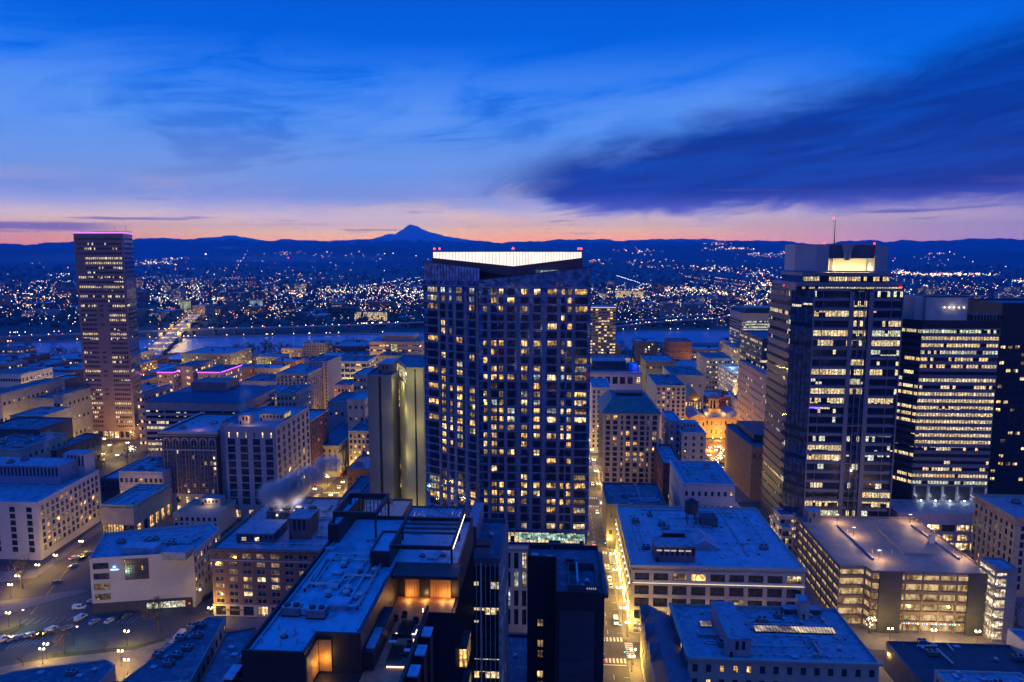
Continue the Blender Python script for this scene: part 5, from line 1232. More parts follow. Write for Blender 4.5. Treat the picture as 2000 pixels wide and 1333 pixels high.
def office_tower_b():
    PAL = surf('mauve_spandrel', (.22, .18, .20), .65, .1, var=.12, scale=.1)
    Y = 372; x0 = pxX(1797, 700, Y); x1 = pxX(1948, 700, Y); z1 = PD(1860, 626, Y).z
    b = Bld('ribbon_window_tower', 'tan ribbon windowed office tower at right with white lit ring of fins at its base', [(x0, Y), (x1, Y), (x1, Y+40), (x0-11, Y+40), (x0-11, Y+16), ], z1, surf('dark_glazed_core', (.03, .035, .05), .3, spec=.8), cat='tower', roof=ROOFD)
    zb = 27; fl = 23
    b.bands(0, zb, z1-4, fl, 1.75, [OFF_F, OFF_F, OFF_W, OFF_F, OFF_C, OFF_W], PAL, .4, .2, 1.5)
    for e in range(5):
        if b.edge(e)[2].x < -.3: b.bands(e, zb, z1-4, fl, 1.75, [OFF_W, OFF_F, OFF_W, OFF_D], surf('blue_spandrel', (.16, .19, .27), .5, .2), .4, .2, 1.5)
    mb = MB(); b.fb(mb, 0, 0, b.edge(0)[3], 0, .5, z1-3.8, z1-.3, METALD)
    for k in range(9): b.fb(mb, 0, 0, b.edge(0)[3], .5, .6, z1-3.6+k*.38, z1-3.5+k*.38, SLATE)
    mb.build('louvre_band', b.root)
    xa, xb = pxX(1808, 600, Y+4), pxX(1890, 600, Y+4); za = PD(1850, 600, Y+4).z; zt = PD(1850, 581, Y+4).z
    mb = MB(); mb.box(xa, xb, Y+4, Y+22, z1-1, zt, surf('plant_panel', (.42, .42, .42), .7)); mb.box(xa-.2, xb+.2, Y+3.8, Y+22.2, zt, zt+.5, METALD); mb.box(xa-4.5, xa, Y+6, Y+20, z1-1, zt+.2, surf('plant_panel', (.42, .42, .42), .7)); mb.build('plant_room', b.root)
    for i in range(5):
        x = xa+9+i*2.4; mb = MB(); mb.ball((x, Y+3.3, za-.2), .2, glow('lamp_warm', (1, .80, .48), 16)); mb.build('wall_light', b.root)
    l = bpy.data.lights.new('plant_light', 'POINT'); l.energy = 160; l.color = (1, .85, .55); l.shadow_soft_size = .5; o = bpy.data.objects.new('plant_light', l); COL.objects.link(o); o.parent = b.root; o.location = Vector((xa+13, Y+2, za))-Vector(b.root.location)
    mb = MB(); q = PD(1897, 600, Y+8); mb.tube((q.x, q.y, z1-1), (q.x, q.y, PD(1897, 565, Y+8).z), .2, .1, 5, METALD)
    for i in range(9): mb.tube((q.x+i*1.6, q.y, z1-1), (q.x+i*1.6, q.y, z1+1.6+(i % 3)), .12, .12, 5, METAL)
    mb.box(q.x+2, q.x+18, q.y+2, q.y+8, z1-1, z1+2.0, METALD); mb.build('antenna_farm', b.root)
    # flared fins and terrace
    L = b.edge(0)[3]
    for i in range(6):
        mb = MB(); u = L*(.02+i*.19); b.fb(mb, 0, u, u+.8, 0, 1.2, 19.6, 27, WHITE); b.fb(mb, 0, u+.05, u+.75, 1.2, 3.2, 19.6, 22, WHITE); mb.build('base_fin', b.root)
    for i in range(5):
        u = L*(.10+i*.19); a, t, n, LL = b.edge(0); q = a+t*u+n*3.2; l = bpy.data.lights.new('terrace_light', 'POINT'); l.energy = 420; l.color = (.85, .95, .8); l.shadow_soft_size = .3; o = bpy.data.objects.new('terrace_light', l); COL.objects.link(o); o.parent = b.root; o.location = Vector((q.x, q.y, 20.6))-Vector(b.root.location)
        mb = MB(); mb.ball((q.x, q.y, 20.2), .3, glow('lamp_white', (.9, 1, .85), 12)); mb.build('terrace_lamp', b.root)
    b.finish()
    xa, xb = pxX(1752, 940, 355), pxX(1953, 940, 355)
    p = Bld('retail_podium', 'pale shopping podium with two storeys of bright shop windows below the ribbon windowed tower', rect(xa, xb, 352, 371.8), 19.5, surf('lilac_stone', (.42, .36, .42), .8, var=.1), cat='building', roof=ROOF, parapet=.4)
    p.facade(0, 9.5, 14.5, 1, 7, 6.2, 3.4, frame=.3, litp=.95, style='three', lits=[W2]); p.facade(0, 5, 9.3, 1, 7, 5.0, 3.2, frame=.3, litp=.8, style='three', lits=[W2]); p.facade(0, .3, 4.8, 1, 7, 6.8, 4.0, frame=.4, litp=1, style='three', lits=[W1, W2]); p.finish()
    # dark towers at the frame edge
    Y = 402; x0 = pxX(1950, 700, Y); z = PD(1980, 592, Y).z
    d = Bld('dark_edge_tower', 'dark office tower at the right edge with scattered orange lights in a grid', rect(x0, x0+46, Y, Y+40), z, surf('near_black_cladding', (.02, .022, .03), .5), cat='tower', roof=ROOFD)
    d.facade(0, 20, z-22, 18, 12, 2.6, 1.9, frame=.3, litp=.3, style='two', lits=[W1, W2, W4]); d.facade(3, 20, z-22, 18, 8, 2.6, 1.9, frame=.3, litp=.15, style='two', lits=[W1, W4]); d.finish(cap=100)
    Y = 420; x0 = pxX(1905, 640, Y)
    # pale hotel with arched windows at right
    x0 = P(1985, 1010, 36).x; y0 = P(1985, 1010, 36).y; y1 = P(1893, 965, 36).y
    h = Bld('balustraded_hotel', 'tan stone hotel with cornice and rows of tall windows at the right edge', rect(x0, x0+55, y0, y1), 36, surf('tan_stone', (.42, .34, .24), .85), cat='building', roof=ROOF, parapet=1.2)
    h.facade(3, 3, 33, 8, 8, 1.6, 2.6, frame=.25, litp=.18, style='two', lits=[W1, W4]); h.facade(0, 3, 33, 8, 9, 1.6, 2.6, frame=.2, litp=.1, style='two', lits=[W1, W4])
    h.cornice([0, 3], 36, .8, 1.2, h.wall); h.cornice([0, 3], 32.5, .4, .6, h.wall, 'string_course'); h.finish(); gear(h, 8, x0+3, x0+40, y0+5, y1-4, 35)
office_tower_b()

def right_mid():
    # green hipped roof hotel
    Y = 430; x0 = pxX(1178, 812, Y); x1 = pxX(1288, 812, Y); z = PD(1230, 808, Y).z
    b = Bld('green_roof_hotel', 'tan hotel slab with teal green hipped roof right of the central glass tower', rect(x0, x1, Y, Y+42), z, surf('rose_stone', (.46, .37, .32), .8, var=.12), cat='building', roof=ROOF, parapet=.3)
    cols = [.065, .20, .33, .45, .575, .70, .83, .94]; L = b.edge(0)[3]
    for c, f in enumerate((.09, .22, .34, .45, .58, .70, .80, .92)):
        w = 1.2 if c in (2, 6) else 2.6
        for r in range(13):
            zz = z-3.6-r*3.3; on = random.random() < .17 or (r == 8 and c in (3, 4, 5))
            b.win(0, L*f-w/2, zz, w, 2.3, (W3 if r == 8 and on else random.choice([W1, W1, W4])) if on else DG, METALD, 'two')
    mb = MB()
    for f in (.03, .155, .285, .395, .515, .64, .755, .86, .985): b.fb(mb, 0, max(0, L*f-.5), min(L, L*f+.5), 0, .45, 6, z-.6, b.wall)
    mb.build('piers', b.root)
    b.facade(3, 6, z-1, 13, 10, 1.6, 2.0, frame=0, litp=.12); b.cornice([0, 3], z+.05, .8, .8, b.wall); b.cornice([0, 3], 6, .5, .5, b.wall, 'string_course'); b.finish()
    mb = MB(); e = 1.2; a = [(x0-e, Y-e), (x1+e, Y-e), (x1+e, Y+42+e), (x0-e, Y+42+e)]; t = [(x0+6, Y+8), (x1-6, Y+8), (x1-6, Y+34), (x0+6, Y+34)]; zz = z+8.2
    for i in range(4):
        j = (i+1) % 4; mb.poly([(*a[i], z+.06), (*a[j], z+.06), (*t[j], zz), (*t[i], zz)], GREEN)
    mb.poly([(*q, zz) for q in t], ROOFD); mb.box(x0+9, x1-9, Y+14, Y+24, zz, zz+1.8, METALD)
    k = x0+1
    while k < x1: f = (k-x0+e)/(x1-x0+2*e); mb.tube((k, Y-e+.0, z+.16), (x0+6+(x1-x0-12)*f, Y+8, zz+.1), .08, .08, 4, GREEN, False); k += 2.2
    mb.build('hipped_roof', b.root)
    def simple(name, label, xl, xr, yt, Y, dep, wall, rows, cols, lp=.2, side=0, w=1.7, h=2.1, roof=None, fr=.25, style='sash', cat='building', zb=4, g=4, lits=None, cap=100, corn=True, top=1.5, scols=None):
        ft, z = rectpx(xl, xr, yt, Y, dep); bb = Bld(name, label, ft, z, wall, cat=cat, roof=roof or random.choice((ROOF, ROOFD, ROOF, ROOFD)))
        if rows: bb.facade(0, zb, z-top, rows, cols, w, h, frame=fr, litp=lp, style=style, lits=lits)
        if side == 3 and rows: bb.facade(3, zb, z-top, rows, scols or max(2, int(dep/5)), w, h, frame=fr, litp=lp, style=style, lits=lits)
        if side == 1 and rows: bb.facade(1, zb, z-top, rows, scols or max(2, int(dep/5)), w, h, frame=fr, litp=lp, style=style, lits=lits)
        if corn: bb.cornice([0, side or 1], z, .5, .5, wall)
        bb.finish(cap=cap)
        if g > 1: clutter(bb, ft[0][0]+2, ft[1][0]-2, Y+2, Y+dep-2, z-1, 3)
        if g: gear(bb, g*2, ft[0][0]+2, ft[1][0]-2, Y+2, Y+dep-2, z-1)
        return bb
    globals()['simple'] = simple
    TW = surf('white_glazed_brick', (.52, .48, .50), .75, var=.1)
    s = simple('white_shopfront_hotel', 'white painted four square building with small parapet pediment behind the department store', 1335, 1436, 945, 346, 40, TW, 4, 8, .2, 3, roof=ROOF, g=5, w=1.3)
    s = simple('low_dark_building', 'low dark roofed building wedged between street and white hotel', 1186, 1302, 985, 346, 34, surf('dark_render', (.12, .11, .12), .85), 2, 8, .1, 3, roof=ROOFD)
    s = simple('narrow_white_tower', 'narrow white tower with few small square windows left of the courthouse', 1332, 1379, 845, 436, 34, surf('white_tower_paint', (.50, .47, .50), .8, var=.08), 8, 3, .15, 3, w=1.4, h=1.8, fr=0, roof=ROOF, g=2)
    hut(s, s.foot[0][0]+1, s.foot[1][0]-3, 447, 456, s.z1-1, s.z1+3, TW)
    s = simple('blue_side_wing', 'blue wing attached left of the narrow white tower', 1307, 1330, 822, 447, 30, surf('blue_wing_wall', (.30, .36, .52), .8), 9, 2, .1, 3, w=1.4, h=1.8, fr=0, roof=ROOF, g=0)  # wing walls have a bluer base colour than the white tower
    s = simple('ornate_white_tower', 'white terracotta high rise with bracketed cornice behind the narrow white tower', 1282, 1340, 753, 545, 52, surf('white_terracotta', (.46, .41, .35), .75), 13, 6, .25, 3, w=1.9, h=2.2, fr=.3, style='two', lits=[W2, W2, W4], g=3)
    s.cornice([0, 3], s.z1-7, .4, .6, s.wall, 'string_course')
    s = simple('white_slab_left', 'plain white slab building just right of the glass tower, upper storeys showing', 1156, 1192, 757, 520, 40, TW, 12, 4, .12, 1, w=1.5, fr=0, g=3)
    s = simple('columned_store', 'wide lilac stone store with tall columned windows beyond the white slab', 1150, 1253, 727, 640, 58, surf('lilac_stone', (.42, .36, .42), .8), 3, 7, .12, 3, w=4.6, h=6.5, style='three', fr=.8, g=6)
    hut(s, s.foot[0][0]+4, s.foot[1][0]-12, 660, 680, s.z1-1, s.z1+7, SLATE)
    hut(s, s.foot[1][0]-10, s.foot[1][0]-2, 655, 670, s.z1-1, s.z1+5, surf('blue_panel', (.02, .08, .45), .6))
    l = bpy.data.lights.new('blue_roof_light', 'POINT'); l.energy = 1800; l.color = (.05, .2, 1); l.shadow_soft_size = .5; o = bpy.data.objects.new('blue_roof_light', l); COL.objects.link(o); o.parent = s.root; o.location = Vector((s.foot[1][0]-4, 652, s.z1+3))-Vector(s.root.location)
    s = simple('river_office_tower', 'grey gridded office tower beside the glass tower with glowing roof edge and many lit windows', 1152, 1203, 600, 880, 50, surf('grey_panel', (.10, .10, .13), .5), 22, 9, .5, 3, w=3.0, h=1.9, style='plain', fr=.3, lits=[W1, W2, W2, W4], g=0, cap=100)
    mb = MB(); s.fb(mb, 0, 0, s.edge(0)[3], .55, .7, s.z1-.9, s.z1-.3, glow('amber_edge', (1, .6, .2), 1.6)); mb.build('roof_edge_light', s.root)
    s = simple('round_corner_tower', 'pale horizontally banded office tower beyond the parking deck near the river', 1450, 1526, 612, 860, 60, surf('pale_spandrel', (.30, .29, .33), .55), 0, 0, g=0)
    s.bands(0, 5, s.z1-9, 20, 1.9, [OFF_D, OFF_W, OFF_C, OFF_C], s.wall, .3, .3, 0); s.bands(3, 5, s.z1-9, 20, 1.9, [OFF_D, OFF_W, OFF_D], s.wall, .3, .3, 0)
    hut(s, s.foot[0][0]+6, s.foot[1][0]-6, 870, 900, s.z1-1, s.z1+6, SLATE)
    s = simple('banded_glass_block', 'dark glass block with slanted pale bands tucked left of the banded office tower', 1490, 1560, 662, 520, 60, glass_dark('tower_glass'), 0, 0, g=0, corn=False)
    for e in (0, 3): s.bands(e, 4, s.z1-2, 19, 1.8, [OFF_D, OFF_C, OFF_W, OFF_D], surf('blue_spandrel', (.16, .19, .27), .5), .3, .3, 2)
    s = simple('amber_lit_slab', 'slab office building with amber lit side wall facing the courthouse square', 1512, 1560, 742, 470, 90, surf('tan_stone', (.42, .34, .24), .85), 11, 4, .2, 3, w=2.2, h=1.6, fr=.2, style='plain', g=2, scols=20)
    # lit parking structure
    s = simple('white_parking_structure', 'white gridded parking structure glowing pale green on its open top deck', 1432, 1494, 730, 690, 62, surf('white_grid', (.5, .5, .48), .8), 7, 8, .75, 3, w=3.4, h=2.1, fr=.4, style='plain', lits=[W2, W2, W4], g=0, corn=False, scols=12)
    hut(s, s.foot[0][0]+10, s.foot[0][0]+15, 689, 694, s.z1-12, s.z1+4, CONC, 'stair_tower')
    for dx, dy in ((8, 12), (24, 30), (10, 44)):
        l = bpy.data.lights.new('deck_light', 'POINT'); l.energy = 7000; l.color = (.75, 1, .78); l.shadow_soft_size = .5; o = bpy.data.objects.new('deck_light', l); COL.objects.link(o); o.parent = s.root; o.location = Vector((s.foot[0][0]+dx, 690+dy, s.z1+4))-Vector(s.root.location)
        mb = MB(); mb.tube((s.foot[0][0]+dx, 690+dy, s.z1-1), (s.foot[0][0]+dx, 690+dy, s.z1+4), .12, .12, 5, METALD); mb.ball((s.foot[0][0]+dx, 690+dy, s.z1+4.4), .4, glow('lamp_amber', (1, .6, .25), 12)); mb.build('deck_lamp', s.root)
    simple('cream_river_block', 'cream gridded mid rise just behind the pale green parking deck', 1432, 1492, 680, 830, 50, CREAM, 6, 10, .2, 3, w=2.0, fr=.3, g=3)
    simple('stepped_lit_block', 'cream block with brightly lit top storeys left of the parking deck', 1380, 1432, 700, 760, 50, CREAM, 6, 9, .55, 3, w=2.0, fr=.3, g=3, lits=[W2, W1])
    simple('dark_brick_warehouse', 'dark red brick warehouse standing before the river on the right', 1307, 1352, 668, 925, 40, BRICK, 4, 8, .04, 3, w=1.5, fr=0, g=2)
    simple('black_roof_store', 'broad store with black roof and blank tan walls above the courthouse', 1312, 1376, 733, 650, 55, CREAM, 2, 4, .15, 3, fr=0, g=4, roof=ROOFD)
    simple('grey_roof_office', 'low wide office with lit attic strip beyond the black roofed store', 1262, 1320, 706, 740, 50, SLATE, 3, 9, .5, 3, w=2.2, fr=.2, g=4, lits=[W1, W4])
    simple('brick_row_house', 'brick building with blue roof directly left of the white shopfront hotel', 1296, 1332, 905, 392, 40, BRICK, 5, 4, .25, 3, fr=.2, g=2, lits=[W1])
    simple('blue_roof_infill', 'low infill building with blue roof behind the green roofed hotel', 1290, 1318, 880, 470, 30, BRICK, 5, 3, .3, 1, g=2)
    # glazed atrium with gable
    ft, z = rectpx(1338, 1370, 782, 600, 26); g = Bld('glazed_atrium', 'steep glass gable of an atrium glowing amber behind the courthouse', ft, z, CONC, roof=ROOF, parapet=.2)
    g.facade(0, 2, z-.5, 1, 6, 1.6, z-4, frame=0, litp=1, style='two', lits=[W1]); g.finish()
    mb = MB(); x0, x1 = ft[0][0], ft[1][0]; xm = (x0+x1)/2; mb.poly([(x0, 600, z+.02), (x1, 600, z+.02), (xm, 600, z+10)], glass_dark('gable_glass', (.05, .08, .1), .15)); mb.poly([(x0, 600, z+.02), (xm, 600, z+10), (xm, 626, z+10), (x0, 626, z+.02)], GREEN); mb.poly([(x1, 600, z+.02), (x1, 626, z+.02), (xm, 626, z+10), (xm, 600, z+10)], GREEN); mb.build('gable', g.root)
    # curved brown building
    zc = PD(1460, 880, 440).z; x0 = pxX(1440, 880, 452)
    pts = []
    A_ = Vector((pxX(1418, 900, 470), 470)); 
    pts = [(pxX(1466, 930, 424), 424), (pxX(1490, 930, 421), 421), (pxX(1512, 930, 421), 421), (172, 423), (172, 481), (pxX(1418, 880, 478), 481), (pxX(1420, 880, 470), 470)]
    c = Bld('curved_brown_store', 'brown stone store with sweeping curved roofline below the banded office tower', pts, 33, surf('brown_stone', (.24, .15, .10), .85), cat='building', roof=ROOFD)
    for e in range(3): 
        L = c.edge(e)[3]
        if L > 4: c.facade(e, 24, 30, 1, max(2, int(L/3)), 1.6, 2.4, frame=0, litp=.5, lits=[W1, W2])
    c.finish(); gear(c, 5, 128, 165, 430, 470, 32)
    mb = MB(); mb.prism([(pxX(1466, 900, 440), 436), (171, 428), (171, 470), (pxX(1440, 880, 470), 474)], 33, 37, SLATE); mb.build('upper_roof', c.root)
    s = simple('small_slope_roof_shop', 'small shop building with sloping blue roof next to the lit trees', 1449, 1487, 788, 560, 34, CREAM, 2, 4, .4, 3, g=0)
    s = simple('white_balcony_block', 'white balconied block on the street side of the curved brown store', 1524, 1556, 1006, 352, 10, WHITE, 3, 3, .7, 3, g=0, w=2.2, style='three', lits=[W2, W1])
right_mid()

def courthouse():
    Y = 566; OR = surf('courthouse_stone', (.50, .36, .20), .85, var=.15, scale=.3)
    x0, x1 = pxX(1346, 860, Y), pxX(1456, 860, Y); z = PD(1400, 818, Y).z
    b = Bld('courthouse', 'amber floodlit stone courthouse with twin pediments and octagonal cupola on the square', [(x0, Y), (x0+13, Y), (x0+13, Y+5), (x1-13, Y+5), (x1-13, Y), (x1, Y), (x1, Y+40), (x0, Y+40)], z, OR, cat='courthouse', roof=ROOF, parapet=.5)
    for e in (0, 2, 4): 
        L = b.edge(e)[3]; b.facade(e, 1.5, z-1, 2, 5 if e == 2 else 3, 1.3, 3.2, frame=.3, litp=.7 if e == 2 else .0, style='two', lits=[W2])
    b.facade(7, 1.5, z-1, 2, 8, 1.3, 3.2, frame=.3, litp=.1, style='two'); b.cornice([0, 2, 4, 7], z, .6, .7, OR); b.finish()
    mb = MB(); SR = surf('slate_roof', (.16, .2, .26), .6, var=.2)
    for xa, xb in ((x0, x0+13), (x1-13, x1)):
        xm = (xa+xb)/2; mb.poly([(xa-.6, Y-.6, z+.03), (xb+.6, Y-.6, z+.03), (xm, Y-.6, z+3.6)], OR); mb.poly([(xa-.6, Y-.6, z+.03), (xm, Y-.6, z+3.6), (xm, Y+34, z+3.6), (xa-.6, Y+40, z+.03)], SR); mb.poly([(xb+.6, Y-.6, z+.03), (xb+.6, Y+40, z+.03), (xm, Y+34, z+3.6), (xm, Y-.6, z+3.6)], SR)
    mb.poly([(x0+13.7, Y+4.4, z+.03), (x1-13.7, Y+4.4, z+.03), (x1-13.7, Y+20, z+3.3), (x0+13.7, Y+20, z+3.3)], SR); mb.poly([(x0+13.7, Y+36, z+.03), (x0+13.7, Y+20, z+3.3), (x1-13.7, Y+20, z+3.3), (x1-13.7, Y+36, z+.03)], SR); mb.build('pitched_roof', b.root)
    cx = pxX(1394, 780, Y+18); cy = Y+18; mb = MB()
    mb.box(cx-4.6, cx+4.6, cy-4.6, cy+4.6, z, z+5, OR)
    for k in range(8): t = 2*pi*k/8+pi/8; mb.tube((cx+3.5*cos(t), cy+3.5*sin(t), z+5), (cx+3.5*cos(t), cy+3.5*sin(t), z+12), .55, .55, 6, OR)
    mb.tube((cx, cy, z+5), (cx, cy, z+12), 2.6, 2.6, 8, glass_dark('dark_glass')); mb.tube((cx, cy, z+12), (cx, cy, z+12.9), 4.6, 4.6, 8, OR); mb.build('cupola', b.root)
    mb = MB()
    for r0, r1, a, c in ((3.9, 3.4, 12.9, 14.2), (3.4, 2.2, 14.2, 15.6), (2.2, .5, 15.6, 16.6)): mb.tube((cx, cy, z+a), (cx, cy, z+c), r0, r1, 12, surf('copper_dome', (.26, .12, .07), .6))
    mb.tube((cx, cy, z+16.6), (cx, cy, z+22), .12, .05, 5, METALD); mb.build('dome', b.root)
    for (x, y, zz, e) in ((x0+6, Y-6, 3, 5200), (x1-6, Y-6, 3, 5200), ((x0+x1)/2, Y-3, 4, 5200), (x0-5, Y+16, 5, 5200), (cx-7, cy-7, z+3.6, 1800), (cx+7, cy-7, z+3.6, 1800), (x1+5, Y+10, 4, 2500), (x0+18, Y-22, 5, 9000), (x0+8, Y-40, 5, 8000), (x0+30, Y-52, 5, 8000), (x0-12, Y-28, 5, 6000)):
        l = bpy.data.lights.new('floodlight', 'POINT'); l.energy = e*1.5; l.color = (1, .46, .05); l.shadow_soft_size = .4; o = bpy.data.objects.new('floodlight', l); COL.objects.link(o); o.parent = b.root; o.location = Vector((x, y, zz))-Vector(b.root.location)
    for i in range(9):
        x = x0-3+i*(x1-x0+8)/8; mb = MB(); mb.tube((x, Y-9, 0), (x, Y-9, 3.4), .1, .1, 5, METALD); mb.ball((x, Y-9, 3.8), .5, glow('lamp_amber', (1, .6, .25), 12)); mb.build('forecourt_lamp', b.root)
courthouse()

# ---- left and middle
def left_mid():
    # leaning-plan tall bronze tower
    Y = 538; z = PD(200, 455, Y).z; BZ = surf('rose_granite', (.34, .20, .18), .5, .1, var=.12, scale=.06)
    a = (pxX(154, 600, Y), Y); c = (pxX(249, 600, Y), Y); d = (pxX(267, 600, Y+32), Y+32)
    b = Bld('bronze_slab_tower', 'tall rose brown tower with violet roof edge standing alone at left', [a, c, d, (a[0]+16, Y+36)], z, BZ, cat='tower', roof=ROOFD)
    L = b.edge(0)[3]; fl = 41; zb = 9; ph = (z-3-zb)/fl
    for r in range(fl):
        zz = zb+r*ph+1.0; m = OFF_W if r in (2, 3, 5, 12, 14, 15, 19, 20, 21, 23, 24, 26, 28, 29, 30, 31, 32, 38) else OFF_D
        if r in (5, 12, 20, 30, 35, 36): m = OFF_F
        segs = ((.05, .36), (.62, .95)) if r < 27 else ((.05, .95),)
        if r >= 33 and r < 37: segs = ((.2, .95),)
        for s0, s1 in segs: mb = MB(); b.fb(mb, 0, L*s0, L*s1, 0, .06, zz, zz+1.7, m); mb.build('window_band', b.root)
        if r < 27 and random.random() < .5: mb = MB(); b.fb(mb, 0, L*.42, L*.5, 0, .06, zz, zz+1.7, OFF_D if random.random() < .5 else DG); mb.build('window_band', b.root)
    mb = MB()
    for r in range(fl+1): b.fb(mb, 0, 0, L, 0, .2, zb+r*ph-.5, zb+r*ph+.8, BZ)
    for i in range(24): u = L*i/23; b.fb(mb, 0, max(0, u-.25), min(L, u+.25), .0, .24, zb, z-.5, BZ)
    mb.build('granite_grid', b.root)
    b.bands(1, zb, z-3, fl, 1.7, [OFF_D, DG, DG, OFF_D], surf('blue_mirror_panel', (.10, .14, .24), .2, .6), .12, .2, 0)
    VI = glow('violet_edge', (.55, .15, 1.0), 1.9); mb = MB(); b.fb(mb, 0, 0, L, .05, .4, z-.5, z+.3, VI); b.fb(mb, 1, 0, b.edge(1)[3], .05, .4, z-.5, z+.3, VI); mb.build('violet_edge_light', b.root)
    mb = MB(); 
    for i in range(14): x = a[0]+14+i*2.2; mb.tube((x, Y+6, z-1), (x, Y+6, z+1.6+(4 if i in (7, 11) else 0)), .12, .08, 5, METALD)
    mb.tube((a[0]+10, Y+6, z+1.2), (a[0]+44, Y+6, z+1.2), .1, .1, 5, METALD); mb.build('antennas', b.root)
    b.facade(0, .3, 8, 1, 9, 3.2, 5, frame=.4, litp=.8, style='two', lits=[W1, W2]); b.finish()
    # arched brick hotel
    Y = 380; z = PD(380, 843, Y).z; x0, x1 = pxX(319, 900, Y), pxX(425, 900, Y)
    h = Bld('arched_brick_hotel', 'dark red brick hotel with pale terracotta arches under a deep cornice', rect(x0, x1, Y, Y+46), z, BRICK, roof=ROOF)
    L = h.edge(0)[3]; n = 6; pu = L/n
    TB = TERRA
    for e, nn in ((0, 6), (3, 9)):
        LL = h.edge(e)[3]; pu = LL/nn; mb = MB(); m2 = MB()
        for i in range(nn):
            u = pu*i; c = u+pu/2
            for r in range(8):
                zz = 12.5+r*3.25
                for k in (-1, 1): h.win(e, c+k*.95-.75, zz, 1.5, 2.3, random.choice([W2, W4]) if random.random() < .2 else DG, CONC, 'sash')
            h.fb(m2, e, c-.12, c+.12, .0, .2, 12.0, z-6.2, TB)
            # arch: vertical jambs and segmented head
            for k in (-1, 1): h.fb(m2, e, c+k*2.05-.14, c+k*2.05+.14, 0, .3, 12, z-6.0, TB)
            for q in range(7):
                t0 = pi*q/7; t1 = pi*(q+1)/7
                ua, ub = c-2.05*cos(t0), c-2.05*cos(t1); za, zc = z-6+2.1*sin(t0), z-6+2.1*sin(t1)
                h.fb(m2, e, min(ua, ub)-.14, max(ua, ub)+.14, 0, .34+.01*q, min(za, zc)-.16, max(za, zc)+.2, TB)
            h.win(e, c-1.5, z-8.6, 3.0, 3.4, DG, TB, 'two')
            h.fb(mb, e, u+pu-.6 if i < nn-1 else u+pu-.5, u+pu+.6 if i < nn-1 else u+pu, 0, .3, 12, z-2, BRICK)
        h.fb(m2, e, 0, LL, .35, .6, z-11.0, z-10.3, TB); h.fb(m2, e, 0, LL, .35, .6, 11.0, 12.0, TB)
        mb.build('brick_piers', h.root); m2.build('terracotta_trim', h.root)
        h.facade(e, .4, 11, 2, nn, 2.2, 3.6, frame=.5, litp=.5, fm=CREAM, lits=[W2], style='two')
    h.cornice([0, 3], z, 1.4, 1.6, TERRA); h.cornice([0, 3], z-2.2, .5, .7, TERRA, 'string_course'); h.finish(cap=100); gear(h, 6, x0+3, x1-3, Y+3, Y+40, z-1)
    for px in (387,): 
        l = bpy.data.lights.new('roof_glow', 'POINT'); l.energy = 700; l.color = (1, .35, .1); l.shadow_soft_size = .3; o = bpy.data.objects.new('roof_glow', l); COL.objects.link(o); o.parent = h.root; o.location = Vector((pxX(px, 830, Y+6), Y+6, z+2))-Vector(h.root.location)
    # plain wall + gridded hotel
    PW = surf('plain_concrete_wall', (.34, .31, .33), .85, var=.06, scale=.05)
    xa, xb = x1+.05, pxX(461, 900, 384); z2 = PD(440, 826, 384).z
    s = Bld('blank_party_wall_block', 'windowless grey concrete block between arched hotel and gridded hotel', rect(xa, xb, 384, 426), z2, PW, roof=ROOFD)
    xc, xd = xb+.05, pxX(537, 835, 372); z3 = PD(500, 834, 372).z
    g = Bld('gridded_hotel', 'grey concrete hotel with dark framed paired window grid and lit left edge slots', rect(xc, xd, 372, 426), z3, PW, roof=ROOF)
    g.facade(0, 9, z3-6.5, 9, 4, 4.2, 3.5, frame=.18, litp=.0, style='three'); g.facade(0, z3-6.3, z3-3, 1, 6, .7, 2.8, frame=0, litp=.9, style='plain', lits=[W1]); g.facade(1, 9, z3-2, 10, 7, 3.6, 3.0, frame=.3, litp=.03, style='two')
    g.facade(0, .5, 7.5, 1, 3, 5, 4.5, frame=.3, litp=.8, style='three', lits=[W1, W2]); g.finish()
    l = bpy.data.lights.new('roof_glow', 'POINT'); l.energy = 900; l.color = (1, .5, .12); l.shadow_soft_size = .3; o = bpy.data.objects.new('roof_glow', l); COL.objects.link(o); o.parent = g.root; o.location = Vector(((xc+xd)/2-3, 378, z3+2.6))-Vector(g.root.location)
    hut(g, xc+4, xc+10, 381, 388, z3-1, z3+4, TERRA); hut(g, xc+12, xd-1.5, 390, 400, z3-1, z3+3, METAL, 'plant_room'); gear(g, 6, xc+2, xd-2, 400, 424, z3-1)
    ft, z4 = rectpx(570, 606, 822, 430, 34); k = Bld('bay_windowed_brick_block', 'slim dark red brick block with bay windows right of the gridded hotel', ft, z4, BRICK, roof=ROOF)
    k.facade(0, 4, z4-1.5, 12, 3, 1.7, 2.1, frame=.2, litp=.15, wfm=WHITE); k.facade(1, 4, z4-1.5, 12, 6, 2.4, 2.2, frame=.5, litp=.1, wfm=WHITE); k.cornice([0, 1], z4, .6, .8, TERRA); k.finish()
    # stone bank
    ft, z5 = rectpx(606, 660, 870, 452, 86); k = Bld('colonnaded_bank', 'lit stone bank with tall columned windows and heavy cornice along the bright street', ft, z5, STONE, roof=ROOFD)
    k.facade(1, 6, z5-5, 1, 12, 3.4, z5-14, frame=.9, litp=.7, style='quad', lits=[W1, W2]); k.facade(1, z5-4.4, z5-1.5, 1, 12, 1.6, 1.6, frame=.3, litp=.1); k.facade(1, .5, 5.4, 1, 12, 3.2, 3.6, frame=.6, litp=.7, lits=[W1])
    k.facade(0, 3, z5-2, 5, 5, 1.3, 2.2, frame=.2, litp=.05); k.cornice([0, 1], z5, 1.0, 1.3, STONE); k.finish(); gear(k, 6, ft[0][0]+2, ft[1][0]-2, 458, 530, z5-1)
